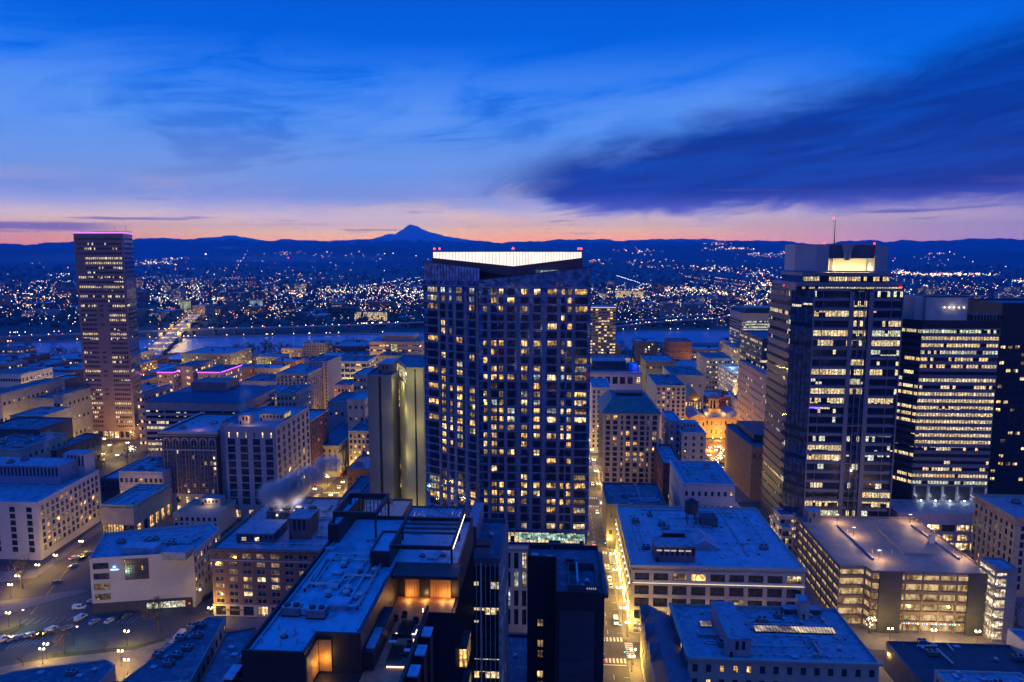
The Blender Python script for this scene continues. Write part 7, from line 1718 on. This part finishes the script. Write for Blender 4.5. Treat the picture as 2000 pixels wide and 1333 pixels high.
for i, (px, py, k, c) in enumerate([(158, 1210, 'van', 'white'), (185, 1217, 'car', 'silver'), (215, 1215, 'car', 'white'), (233, 1208, 'car', 'black'), (248, 1206, 'car', 'grey')]): q = P(px, py); car(q.x, q.y, radians(75), k, c, f'{c} {k} parked at the foot of the white wedge building, {ordw(i)} from the left', group='vehicles below the wedge building')
q = P(155, 1190); car(q.x, q.y, radians(10), 'van', 'white', 'white van parked against the left corner of the wedge building')
q = P(165, 1186); car(q.x+1, q.y+4, radians(10), 'car', 'silver', 'silver car squeezed behind the white van at the wedge building corner')
for i, (x, y, rz, k, c, l) in enumerate([(18.4, 246, 90, 'car', 'black', 1), (25.6, 272, -90, 'van', 'white', 1), (26, 303, -90, 'car', 'silver', 0), (26, 310, -90, 'car', 'white', 0), (26, 318, -90, 'car', 'grey', 0), (21.0, 350, 90, 'car', 'silver', 1), (18.6, 362, 90, 'van', 'grey', 0), (18.6, 372, 90, 'car', 'red', 0), (25.4, 395, -90, 'car', 'white', 1), (18.4, 431, 90, 'car', 'silver', 0), (25.4, 446, -90, 'car', 'white', 1), (21.8, 468, -90, 'car', 'white', 1), (25.5, 505, -90, 'car', 'silver', 1), (18.5, 520, 90, 'car', 'red', 1), (18.4, 300, 90, 'car', 'blue', 0)]):
    car(x, y, radians(rz), k, c, f'{c} {k} {"driving" if l else "parked"} on the lit street, {ordw([0,1,3,4,5,6,7,8,9,10,11,12,13,14,2][i])} from the near crossing', bool(l), group='vehicles on the lit street')
for i, (px, py, c, l, a) in enumerate([(143, 1108, 'silver', 0, 62), (160, 1093, 'black', 0, 62), (170, 1083, 'silver', 0, 62), (145, 1092, 'white', 1, 62), (110, 1140, 'grey', 0, 50), (404, 1170, 'black', 0, 75)]): q = P(px, py); car(q.x, q.y, radians(a), 'car', c, f'{c} car on the street between white office and wedge building, {ordw(i)} along', bool(l), group='vehicles left of the wedge building')
for i, (y, s, c) in enumerate([(430, 1, 'white'), (452, -1, 'black'), (478, 1, 'silver'), (515, -1, 'red'), (540, 1, 'white'), (600, 1, 'white')]): car(-137.5+s*2.6, y, radians(-90*s), 'car', c, f'{c} car with lights on beside the colonnaded bank, {ordw(i)} up the street', True, group='vehicles by the bank')
q = P(1816, 1000); car(190, 346, 0, 'car', 'silver', 'silver car driving past the bright shop windows of the podium', True)
q = P(1600, 1128); 
# traffic signals at the near crossings
def signals():
    SG_ = glow('signal_teal', (.0, .75, .8), 7); SR_ = glow('signal_red', (1, .05, .03), 7)
    for x, y, m, w in ((28.6, 243, SG_, 'at the near right corner of the lit street'), (15.4, 260.5, SG_, 'at the far left corner of the near crossing'), (28.8, 262, SG_, 'right of the white van at the near crossing'), (28.6, 341, SG_, 'at the second crossing of the lit street'), (-131, 421, SR_, 'at the first crossing by the bank, right'), (-143.5, 421, SR_, 'at the first crossing by the bank, left'), (P(368, 1200).x, P(368, 1200).y, SR_, 'under the wedge building by the big bare tree, left'), (P(383, 1200).x, P(383, 1200).y, SR_, 'under the wedge building by the big bare tree, right'), (P(138, 848).x, P(138, 848).y, SG_, 'left at the park avenue crossing'), (P(148, 848).x, P(148, 848).y, SG_, 'right at the park avenue crossing')):
        r = empty('traffic_signal', (x, y, .1), ('teal' if m is SG_ else 'red')+' lit traffic signal '+w, 'traffic light'); mb = MB(); mb.tube((x, y, .1), (x, y, 5.2), .09, .07, 6, METALD); mb.tube((x, y, 5.0), (x-2.4, y, 5.2), .05, .05, 5, METALD); mb.build('pole', r)
        mb = MB(); mb.box(x-2.6, x-2.2, y-.15, y+.2, 4.4, 5.6, METALD); mb.build('signal_box', r); mb = MB(); mb.ball((x-2.4, y-.28, 4.75), .22, m, 8, 5); mb.build('signal_lens', r)
signals()

# ================================================================== BRIDGE AND FREEWAY
def bridge():
    a, c = P(280, 706, 9), P(384, 612, 9); d = (c-a); L = d.length; d = d/L; w = Vector((-d.y, d.x, 0))
    r = empty('road_bridge', (a.x, a.y, 0), 'long concrete road bridge crossing the river right of the rose brown tower', 'bridge')
    def bx(nm, s0, s1, t0, t1, z0, z1, m, mb=None):
        own = mb is None; mb = mb or MB(); p = [a+d*s0+w*t0, a+d*s1+w*t0, a+d*s1+w*t1, a+d*s0+w*t1]; mb.hexa([(v.x, v.y, z0) for v in p]+[(v.x, v.y, z1) for v in p], m)
        if own: mb.build(nm, r)
    PB = surf('bridge_concrete', (.30, .28, .26), .8)
    bx('deck', 0, L, -13, 13, 7.5, 9.0, PB)
    for s in (-1, 1): bx('railing', 0, L, s*12.6-.2, s*12.6+.2, 9.0, 10.2, PB)
    n = int(L/45)
    for i in range(n): bx('pier', 20+i*45, 25+i*45, -10, 10, 0, 7.5, PB)
    for s0 in (L*.35, L*.55):
        for s in (-1, 1): bx('bridge_house', s0, s0+7, s*15-3, s*15+3, 0, 17, PB)
    n = int(L/40)
    for i in range(n):
        for s in (-1, 1):
            q = a+d*(15+i*40)+w*(s*12); lamp(q.x, q.y, 'mast', e=6500 if i % 2 else 0, z=9, where='on the road bridge', rz=0)
    for i in range(15):
        q = a+d*random.uniform(10, L-30)+w*random.choice((-7, -3.5, 3.5, 7)); up = (q-a).dot(w) < 0
        car(q.x, q.y, atan2(d.y, d.x)+(0 if up else pi), 'car', random.choice(('white', 'black', 'silver')), f'car with lights on crossing the road bridge', True, 9.02, 'cars on the road bridge')
    BRC.extend([o for o in COL.objects if o.get('group') == 'cars on the road bridge'])
BRC = []
bridge()
for i, o in enumerate(sorted(BRC, key=lambda o: o.location.y)): o['label'] = f'car with lights on crossing the road bridge, {ordw(i)} from the near end'
def freeway():
    for nm, lb, pts in (('elevated_freeway', 'long dark elevated freeway running along the far river bank', [(-100, 662), (150, 652), (420, 642), (650, 636), (900, 626), (1150, 634), (1400, 612)]), ('freeway_ramp', 'curving elevated ramp behind the river on the right', [(1180, 640), (1290, 628), (1400, 622), (1470, 606), (1540, 600)])):
        v = [P(x, y, 11) for x, y in pts]; r = empty(nm, (v[0].x, v[0].y, 0), lb, 'freeway'); mb = MB(); m2 = MB(); m3 = MB(); PB = MATS['bridge_concrete']
        for a, c in zip(v, v[1:]):
            mb.hexa([(a.x, a.y-11, 9.6), (c.x, c.y-11, 9.6), (c.x, c.y+11, 9.6), (a.x, a.y+11, 9.6), (a.x, a.y-11, 11), (c.x, c.y-11, 11), (c.x, c.y+11, 11), (a.x, a.y+11, 11)], PB)
            mb.hexa([(a.x, a.y-11.3, 9.6), (c.x, c.y-11.3, 9.6), (c.x, c.y-11, 9.6), (a.x, a.y-11, 9.6), (a.x, a.y-11.3, 12), (c.x, c.y-11.3, 12), (c.x, c.y-11, 12), (a.x, a.y-11, 12)], PB)
            n = max(2, int((c-a).length/35))
            for i in range(n): p = a.lerp(c, i/n); m2.box(p.x-1, p.x+1, p.y-6, p.y+6, 0, 9.6, PB)
        mb.build('deck', r); m2.build('columns', r)
        # cars on it: pairs of head or tail lights
        random.seed(5)
        for a, c in zip(v, v[1:]):
            for i in range(int((c-a).length/26)):
                p = a.lerp(c, random.random()); s = random.choice((-6, -2.5, 2.5, 6)); FW_L.append((p.x, p.y+s, 12.0, 2 if s > 0 else random.choice((0, 1)), .75))
FW_L = []
freeway()

# ================================================================== CITY FILL: blocks between the named buildings and across the river
FILL = []
COLS = [('cream', surf('darker_cream', (.26, .22, .18), .85)), ('grey', surf('darker_concrete', (.17, .16, .155), .85)), ('tan', surf('darker_sandstone', (.25, .20, .15), .85)), ('red brick', BRICK), ('brown brick', BROWN), ('white', surf('darker_white', (.34, .32, .30), .8)), ('slate', SLATE), ('red brick', BRICK), ('grey', surf('darker_concrete', (.17, .16, .155), .85))]  # fill wall colours, darker than the render, concrete and stone of the named buildings
def poly_bbox(f): xs = [p[0] for p in f]; ys = [p[1] for p in f]; return min(xs), max(xs), min(ys), max(ys)
def fill_building(x0, x1, y0, y1, h, cn, m, where, far=False):
    cx, cy = (x0+x1)/2, (y0+y1)/2
    r = empty('city_building' if not far else 'distant_building', (cx, cy, 0), '', 'building', 'ordinary buildings '+where)
    mb = MB(); mb.prism(rect(x0, x1, y0, y1), 0, h-.7, m, top=False)
    for (a, b, c, d) in ((x0, x1, y0, y0+.3), (x0, x1, y1-.3, y1), (x0, x0+.3, y0+.3, y1-.3), (x1-.3, x1, y0+.3, y1-.3)): mb.box(a, b, c, d, h-.7, h, m)
    ph = 3.4; rows = int((h-2)/ph); pw = random.choice((3.0, 3.6, 4.4)); lp = random.choice((.1, .2, .4, .6)) if not far else random.choice((.1, .3, .6)); ww = random.uniform(1.2, pw-1)
    lt = random.choice((LITS, [W4, W1], [W2, W3, W2])); sd = 3 if cx > 0 else 1
    for r_ in range(rows):
        z = 1.2+r_*ph; l2 = lp if r_ else max(lp, .5)
        k = x0+1
        while k+ww < x1-.5:
            mb.poly([(k, y0-.05, z), (k+ww, y0-.05, z), (k+ww, y0-.05, z+1.9), (k, y0-.05, z+1.9)], random.choice(lt) if random.random() < l2 else DG); k += pw
        k = y0+1; xx = x0-.05 if sd == 3 else x1+.05
        while k+ww < y1-.5 and not far:
            mb.poly([(xx, k, z), (xx, k+ww, z), (xx, k+ww, z+1.9), (xx, k, z+1.9)], random.choice(lt) if random.random() < l2 else DG); k += pw
    mb.build('wall', r)
    mb = MB(); mb.poly([(x0+.3, y0+.3, h-.68), (x1-.3, y0+.3, h-.68), (x1-.3, y1-.3, h-.68), (x0+.3, y1-.3, h-.68)], random.choice((ROOF, ROOF, ROOFD, ROOFL))); mb.build('roof', r)
    if not far or random.random() < .3:
        for _ in range(random.choice((1, 2, 3, 5))):
            mb = MB()
            w, d = random.uniform(1.5, 6), random.uniform(1.5, 5)
            if x1-x0 < w+3 or y1-y0 < d+3: continue
            x, y = random.uniform(x0+1, x1-w-1), random.uniform(y0+1, y1-d-1); mb.box(x, x+w, y, y+d, h-.7, h+random.uniform(.6, 3), random.choice((METAL, m, SLATE))); mb.build('rooftop_unit', r)
    FILL.append((r, cn, h, where, (x0, x1, y0, y1))); FEET.append((rect(x0, x1, y0, y1), h))
def hits(x0, x1, y0, y1):
    for f, h in FEET:
        a, b, c, d = poly_bbox(f)
        if x0 < b+.5 and x1 > a-.5 and y0 < d+.5 and y1 > c-.5: return True
    return False
random.seed(77)
XS = [i*79.3+21.8 for i in range(-11, 11)]; YS = [332.5+i*79.3 for i in range(0, 9)]
for j, ys in enumerate(YS):
    for i, xs in enumerate(XS):
        X0, X1, Y0, Y1 = xs+9.2, xs+70, ys+9.2, ys+70
        cx, cy = (X0+X1)/2, (Y0+Y1)/2; px, py = pix((cx, cy, 12))
        if px < -120 or px > 2120: continue
        if 95 < cx < 175 and 480 < cy < 640: continue
        if -440 < cx < -250 and 380 < cy < 560: continue
        qx, qy = pix((cx, Y1, 0))
        if qy < interp([(-300, 712), (0, 704), (160, 700), (700, 694), (1150, 690), (1500, 694), (2300, 710)], qx): continue
        nx, ny = random.choice(((1, 1), (2, 1), (1, 2), (2, 2), (2, 2)) if cy > 480 else ((2, 2), (2, 1), (1, 2)))
        for a in range(nx):
            for b in range(ny):
                x0 = X0+(X1-X0)*a/nx+.3; x1 = X0+(X1-X0)*(a+1)/nx-.3; y0 = Y0+(Y1-Y0)*b/ny+.3; y1 = Y0+(Y1-Y0)*(b+1)/ny-.3
                if hits(x0, x1, y0, y1) or random.random() < .04: continue
                h = random.choice((8, 10, 13, 15, 17, 20, 24))*(1 if cy < 800 else 1.25)+random.uniform(0, 2)
                if cx > 150 or -30 < cx < 60: h *= 1.15
                cn, m = random.choice(COLS); fill_building(x0, x1, y0, y1, h, cn, m, 'of downtown')
random.seed(31)
n = 0; tries = 0
while n < 190 and tries < 3000:
    tries += 1; px = random.uniform(-20, 2020); py = 560+80*random.random()**1.0; q = P(px, py)
    w = random.uniform(18, 75); d = random.uniform(18, 60); h = random.choice((7, 9, 12, 16, 22, 30)) if random.random() < .9 else 40
    if pix((q.x, q.y, 0))[1] > 628 or hits(q.x-3, q.x+w+3, q.y-3, q.y+d+3): continue
    cn, m = random.choice(COLS); fill_building(q.x, q.x+w, q.y, q.y+d, h, cn, m, 'across the river', True); n += 1
# a few bright named ones across the river
def bright(px, py, w, h, label, m, name='lit_building'):
    q = P(px, py); b = Bld(name, label, rect(q.x, q.x+w, q.y, q.y+25), h, SLATE, cat='building'); mb = MB(); b.fb(mb, 0, 1, w-1, 0, .2, 1, h-1.5, m); mb.build('lit_front', b.root)
    mb = MB()
    for i in range(int(w/5)): b.fb(mb, 0, 1+i*5, 1.5+i*5, .2, .4, 1, h-1.5, METALD)
    for i in range(int(h/4)): b.fb(mb, 0, 1, w-1, .2, .38, 1+i*4, 1.6+i*4, METALD)
    mb.build('glazing_bars', b.root)
bright(692, 628, 76, 22, 'long glass office across the river blazing with white light', OFF_F)
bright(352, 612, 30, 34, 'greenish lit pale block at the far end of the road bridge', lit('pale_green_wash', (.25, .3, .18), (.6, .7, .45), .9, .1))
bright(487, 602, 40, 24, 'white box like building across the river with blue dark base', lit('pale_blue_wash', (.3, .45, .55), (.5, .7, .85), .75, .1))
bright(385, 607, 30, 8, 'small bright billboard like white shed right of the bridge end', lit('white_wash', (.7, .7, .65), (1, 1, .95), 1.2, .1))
bright(1350, 594, 26, 9, 'small square building with white lit front beyond the river, right', lit('white_wash', (.7, .7, .65), (1, 1, .95), 1.2, .1))
bright(1200, 582, 110, 26, 'tall apartment block dotted with lit windows far beyond the river, right', OFF_W)
bright(640, 620, 70, 24, 'dim brown office left of the blazing glass office across the river', OFF_D)

# cull the ones nothing is seen of
def cull():
    from mathutils.bvhtree import BVHTree
    V = []; Fc = []; own = []
    for k, (f, h) in enumerate(FEET):
        n = len(f); b = len(V); V += [(p[0], p[1], 0) for p in f]+[(p[0], p[1], h) for p in f]
        for i in range(n): j = (i+1) % n; Fc.append((b+i, b+j, b+n+j, b+n+i)); own.append(k)
        Fc.append(tuple(range(b+n, b+2*n))); own.append(k)
    bv = BVHTree.FromPolygons(V, Fc); org = Vector((0, 0, HC)); keep = []
    for rec in FILL:
        r, cn, h, where, (x0, x1, y0, y1) = rec; seen = 0
        for ax in (.03, .2, .4, .6, .8, .97):
            for (yy, zz) in ((y0, h-.2), (y0, h*.6), ((y0+y1)/2, h), (y0+.8*(y1-y0), h), (y0, h*.85)):
                p = Vector((x0+(x1-x0)*ax, yy, zz)); a, b = pix(p)
                if not (0 < a < 2000 and 0 < b < 1333): continue
                d = p-org; L = d.length; hitp = bv.ray_cast(org, d/L, L-.6)
                if hitp[0] is None: seen += 1
        if seen >= 3: keep.append(rec)
        else:
            for c in list(r.children): bpy.data.objects.remove(c)
            bpy.data.objects.remove(r)
    return keep
FILL = cull()
def zone(px):
    for lim, s in ((153, 'left of the rose brown tower'), (300, 'just right of the rose brown tower'), (480, 'above the arched brick hotel'), (640, 'around the cream hotel tower'), (830, 'left of the central glass tower'), (1155, 'hidden part by the glass tower'), (1300, 'just right of the central glass tower'), (1530, 'left of the banded office tower'), (1800, 'beyond the banded office tower')):
        if px < lim: return s
    return 'by the right frame edge'
def label_fill():
    g = {}
    for r, cn, h, where, bb in FILL:
        px, py = pix((bb[0]/2+bb[1]/2, bb[2], h)); size = 'low' if h < 14 else 'mid-height' if h < 22 else 'tall'
        side = 'downtown' if 'downtown' in where else 'across-river'
        g.setdefault((side, size, cn, zone(px)), []).append((py, r))
    for (side, size, cn, zn), lst in g.items():
        lst.sort(key=lambda t: -t[0])
        for i, (py, r) in enumerate(lst):
            near = 'nearest' if i == 0 else ordw(i)+' nearest'
            if len(lst) == 1: near = 'only one'
            r['label'] = f'{size} {cn} {side} building, {near} {zn}'
            r['group'] = 'ordinary buildings '+side
label_fill()
def label_rows(items, what, how):
    g = {}
    for it in items: g.setdefault((it[-1], it[1] if len(it) > 2 else ''), []).append(it[0])
    for (where, kd), lst in g.items():
        lst.sort(key=lambda o: o.location.y)
        for i, o in enumerate(lst):
            w = what(kd); o['label'] = f'{w} {where}, {ordw(i)+" nearest" if i else "nearest"}' if len(lst) > 1 else f'{w} {where}'
label_rows(LAMPS, lambda k: 'twin globe lamp' if k == 'twin' else 'arm street lamp', 0)
label_rows(TREES, lambda k: 'bare tree', 0)

# ================================================================== LIGHTS OF THE FAR CITY, WOODS
def ground_z(x, y):
    R = math.hypot(x, y); return height(atan2(x, y), R) if R > 4000 else 0.0
def hit(px, py):
    if py > 549: return P(px, py, 0)
    d = ray(px, py); d = d/math.hypot(d.x, d.y); t = 4000
    while t < 18500:
        z = HC+d.z*t
        if z < ground_z(d.x*t, d.y*t)+.5: return Vector((d.x*t, d.y*t, ground_z(d.x*t, d.y*t)))
        t += 60
    return None
def far_lights():
    random.seed(101)
    cols = [glow('far_white', (.9, .95, 1), 8), glow('far_red', (1, .06, .04), 6), glow('far_amber', (1, .48, .12), 8), glow('far_warm', (1, .72, .34), 8), glow('far_blue', (.3, .6, 1), 4), glow('far_green', (.3, 1, .7), 4)]
    mb = MB(); wt = [0]*6+[1]*2+[2]*8+[3]*14+[4]*3+[5]
    def put(px, py, c=None, s=1.0):
        q = hit(px, py)
        if not q: return
        D = math.hypot(q.x, q.y); r = D*.00036*s*random.choice((.7, .8, 1, 1, 1.6)) if D > 1500 else .8*s
        mb.octa((q.x, q.y, q.z+r+3+random.uniform(0, 5)), r, cols[random.choice(wt) if c is None else c])
    for _ in range(3600):      # dense flats
        py = 555+random.betavariate(1.5, 2.0)*90; put(random.uniform(-10, 2010), py, s=.85)
    # clusters read off the photograph: centre, spread, number
    for cx, cy, sx, sy, n in ((75, 555, 40, 6, 22), (120, 540, 25, 4, 10), (300, 515, 40, 4, 34), (345, 508, 30, 3, 14), (70, 583, 45, 10, 40), (30, 600, 40, 6, 26), (350, 565, 60, 12, 50), (440, 590, 60, 10, 60), (350, 590, 40, 10, 60), (560, 575, 50, 8, 40), (660, 570, 40, 7, 40), (760, 572, 60, 6, 80), (800, 580, 40, 8, 60), (850, 575, 30, 8, 50), (530, 610, 40, 10, 50), (730, 600, 50, 12, 70), (600, 545, 60, 10, 22), (790, 555, 40, 12, 14), (680, 500, 80, 5, 16), (560, 497, 40, 4, 10), (1165, 513, 12, 3, 8), (1250, 515, 60, 5, 14), (1245, 495, 30, 7, 18), (1290, 523, 30, 3, 12), (1355, 523, 12, 2, 8), (1420, 488, 40, 3, 36), (1400, 478, 30, 3, 14), (1490, 500, 30, 4, 24), (1540, 497, 20, 4, 14), (1400, 528, 40, 4, 34), (1470, 535, 50, 8, 44), (1220, 572, 30, 4, 50), (1330, 568, 60, 5, 90), (1260, 582, 60, 7, 60), (1430, 575, 60, 6, 70), (1500, 560, 30, 10, 50), (1350, 600, 60, 8, 60), (1250, 600, 40, 10, 60), (1480, 592, 50, 8, 50), (1540, 575, 30, 8, 40), (1840, 538, 60, 3, 110), (1760, 535, 16, 4, 36), (1900, 538, 40, 3, 50), (1990, 552, 12, 2, 14), (1790, 505, 60, 6, 5), (1840, 497, 20, 3, 6), (1880, 565, 60, 3, 12)):
        for _ in range(int(n*1.7)): put(random.gauss(cx, sx*.6), random.gauss(cy, sy*.6), s=.95)
    for _ in range(260): put(random.uniform(0, 2000), random.uniform(505, 560), s=.7)
    for k in range(-22, 20):      # street lines of the far grid
        X = k*150+random.uniform(-15, 15); Y = 1520+random.uniform(0, 200); cc = random.choice((2, 3, 3, 3, 0)); end = random.uniform(2600, 5200)
        while Y < end:
            if random.random() < .75: q = (X+random.uniform(-3, 3), Y, 8.5); D = Y; mb.octa(q, max(.55, D*.00030), cols[cc])
            Y += 48
    for k in range(9):
        Y = 1560+k*230; X = -2200; cc = random.choice((2, 3, 3, 0))
        while X < 2200:
            if random.random() < .5: mb.octa((X, Y+random.uniform(-2, 2), 8.5), max(.55, Y*.00030), cols[cc])
            X += 45
    for i in range(9): put(450+i*4.2+random.uniform(-1, 1), 548-i*7, 3 if i > 2 else 1, 1.1)   # road climbing the hill
    for _ in range(40): put(random.gauss(372, 12), random.gauss(594, 8), 1, 1.2)
    for _ in range(16): put(random.gauss(455, 4), random.gauss(604, 8), 1, 1.2)
    for x, y, c, s in ((133, 526, 1, 2.2), (135, 538, 3, 1.8), (404, 535, 3, 2.4), (464, 512, 3, 1.6), (402, 500, 0, 1.8), (563, 507, 1, 2.0), (780, 605, 0, 2.5), (732, 560, 2, 2.6), (512, 576, 2, 2.4), (573, 578, 2, 2.4), (633, 545, 1, 1.8), (1286, 572, 0, 2.6), (1480, 567, 2, 2.8), (1293, 565, 0, 1.8), (57, 559, 0, 2.8), (80, 566, 0, 2.4), (85, 557, 0, 2.4), (90, 628, 0, 2.2), (1518, 565, 2, 2), (1748, 508, 1, 2), (1852, 509, 3, 1.8), (1900, 514, 3, 1.8), (1345, 592, 0, 2)): put(x, y, c, s)
    for (x, y, z, c, r) in FW_L: mb.octa((x, y, z), r, cols[c])
    for i in range(70): px = random.uniform(0, 1540); v = P(px, interp([(0, 650), (420, 640), (650, 634), (900, 624), (1150, 632), (1400, 622), (1540, 600)], px), 16); mb.octa((v.x, v.y, 16), .8, cols[random.choice((2, 3, 3, 0))])
    # bank-side lights
    for i in range(60): px = random.uniform(0, 2000); v = P(px, interp([(0, 668), (420, 656), (700, 650), (1150, 644), (1500, 643), (2000, 650)], px), 3); mb.octa((v.x, v.y, 4), .75, cols[random.choice((2, 3, 0))])
    o = mb.build('distant_city_lights'); tag(o, 'thousands of small lights scattered over the far plain and hillsides', 'city lights', kind='stuff')
    # dark tree masses between the houses
    mb = MB(); TG = surf('distant_foliage', (.03, .045, .04), 1.0, var=.5, scale=.01)
    for _ in range(4200):
        py = 520+random.random()**.9*122; q = hit(random.uniform(-40, 2040), py)
        if not q or pix(q)[1] > 640: continue
        r = random.uniform(3.5, 8.5)*(1+math.hypot(q.x, q.y)/5000); mb.octa((q.x, q.y, q.z+r*.5), r, TG, r*random.uniform(.6, 1.1))
    o = mb.build('distant_woods'); tag(o, 'dark tree cover between the houses of the far side', 'woods', kind='stuff')
    # downtown: small window and sign glints at street level
    mb = MB(); random.seed(12)
    for _ in range(900):
        k = random.choice(range(-9, 9)); x = 21.8+k*79.3+random.choice((-7, 7))+random.uniform(-1, 1); y = random.uniform(480, 1010)
        if random.random() < .5: x, y = random.uniform(-700, 700), 332.5+79.3*random.choice(range(2, 9))+random.choice((-7, 7))
        if pix((x, y, 0))[1] < 706: continue
        mb.octa((x, y, random.uniform(2.5, 5.5)), random.uniform(.22, .42), cols[random.choice((3, 3, 3, 2, 2, 0, 0, 1))])
    o = mb.build('street_level_lights'); tag(o, 'shop, sign and window lights along the streets of the middle distance', 'street lights', kind='stuff')
far_lights()
# street glow of the farther streets: masts with real light
random.seed(6)
for xs in (-454, -375, -296, -217, -58, 21.8, 101, 180, 260):
    for ys in (571, 650, 690, 729, 770, 808, 887):
        px, py = pix((xs, ys, 0))
        if 0 < px < 2000 and py > 712 and not (ys == 571 and xs in (21.8, 101)): lamp(xs+6, ys+random.uniform(10, 30), 'mast', e=18000, col=random.choice(((1, .7, .35), (1, .6, .25), (1, .85, .6))), where='in the far downtown streets')
label_rows([l for l in LAMPS if 'far downtown' in l[2]], lambda k: 'arm street lamp', 0)
# the slope behind the camera, mirrored in the glass fronts
def west_side():
    random.seed(55); mb = MB(); m = surf('wooded_slope', (.05, .07, .07)); k = mb.slot(m); N = 40
    for j in range(9):
        for i in range(N+1): x = -1600+3200*i/N; y = -260-j*150; mb.v.append((x, y, -.5+max(0, (j-2))*28*(1+.3*sin(x*.004+j))))
    for j in range(8):
        for i in range(N): q = j*(N+1)+i; mb.f.append((q+N+1, q+N+2, q+1, q)); mb.mi.append(k)
    o = mb.build('hills'); tag(o, kind='structure')
    mb = MB(); cs = [glow('far_warm', 0, 0), glow('far_white', 0, 0), glow('far_amber', 0, 0), glow('far_red', 0, 0)]
    for _ in range(700):
        y = -random.uniform(150, 1400); j = (-y-260)/150; x = random.gauss(0, 600); z = max(0, (j-2))*28*(1+.3*sin(x*.004+j))+random.uniform(4, 14); mb.octa((x, y, z), random.uniform(.8, 2.0), random.choice(cs[:1]*3+cs))
    o = mb.build('hillside_lights'); tag(o, 'house and street lights on the slope behind the viewpoint', 'city lights', kind='stuff')
west_side()
# low cloud strip on the hill, plumes of steam
def plume(label, blobs, dens, nsc=.22, nm='steam_plume', cat='steam'):
    m = bpy.data.materials.new('steam'); m.use_nodes = True; n = NT(m.node_tree)
    g = n.n('ShaderNodeNewGeometry'); tc = n.n('ShaderNodeTexCoord')
    ln = n.n('ShaderNodeVectorMath', operation='LENGTH'); n.link(tc.outputs['Object'], ln.inputs[0])
    fall = n.sstep(ln.outputs['Value'], 1.0, .25); ns = n.noise(g.outputs['Position'], nsc, 4, .6, dist=.6)
    v = n.n('ShaderNodeVolumePrincipled'); v.inputs['Color'].default_value = (1.0, .97, 1.0, 1); n.link(n.m('MULTIPLY', n.m('MULTIPLY', fall, n.sstep(ns, .34, .60)), dens*1.1), v.inputs['Density'])
    o = n.n('ShaderNodeOutputMaterial'); n.link(v.outputs[0], o.inputs['Volume'])
    x0, y0, z0, _ = blobs[0]; r = empty(nm, (x0, y0, z0), label, cat)
    mb = MB(); mb.ball((0, 0, 0), 1.0, m, 16, 10); me = mb.mesh('puff')
    for (x, y, z, s) in blobs:
        o = bpy.data.objects.new('puff', me); COL.objects.link(o); o.parent = r; o.location = (x-x0, y-y0, z-z0); o.scale = (s[0], s[1], s[2]); 
def at(px, py, Y): q = PD(px, py, Y); return q.x, q.y, q.z
plume('large white steam cloud rising from the brick hotel cooling plant', [(*at(548, 966, 303), (12, 8, 8)), (*at(575, 950, 304), (10, 7, 7)), (*at(603, 928, 306), (9, 6, 5.5)), (*at(640, 905, 312), (8, 5, 5))], .8)
plume('faint streak of steam drifting over the foreground plant roof', [(*at(640, 1030, 185), (2.6, 2, 3.4)), (*at(665, 1000, 188), (3.4, 2, 3.4)), (*at(692, 972, 190), (3.4, 2, 3.0))], .14)
plume('thin steam plume above the arched brick hotel roof', [(*at(472, 790, 420), (4, 4, 8)), (*at(482, 770, 420), (6, 4, 5))], .10)
plume('small steam wisp over the bright street by the bank', [(*at(640, 925, 430), (9, 5, 5)), (*at(655, 905, 430), (7, 5, 6))], .10)
plume('thin steam wisp on the white corner office plant roof', [(*at(92, 870, 345), (2, 2, 6)), (*at(97, 850, 346), (2.5, 2, 5))], .12)
plume('pale steam patch beside the magenta edged blocks', [(*at(425, 742, 560), (12, 5, 4)), (*at(440, 732, 560), (8, 5, 4))], .07)
plume('bluish steam patch behind the blank slab tower', [(*at(745, 722, 420), (5, 4, 4)), (*at(752, 712, 420), (4, 4, 4))], .12)

def mist(label, px0, px1, py, D, th, dens):
    a, c = P(px0, py, 0), P(px1, py, 0); d = ray((px0+px1)/2, py); d = d/math.hypot(d.x, d.y); q = Vector((d.x*D, d.y*D, HC+d.z*D)); w = (px1-px0)/F*D/2
    plume(label, [(q.x, q.y, q.z, (w, w*.5, th))], dens, .0022, 'mist_bank', 'mist')
mist('thin pale mist streak low on the ridge at left', 405, 500, 484, 12500, 34, .006)
mist('broad low mist lying over the flats at far left', -60, 300, 506, 8200, 70, .0006)
mist('soft mist band below the wooded hill left of the central tower', 300, 860, 505, 8200, 60, .0005)
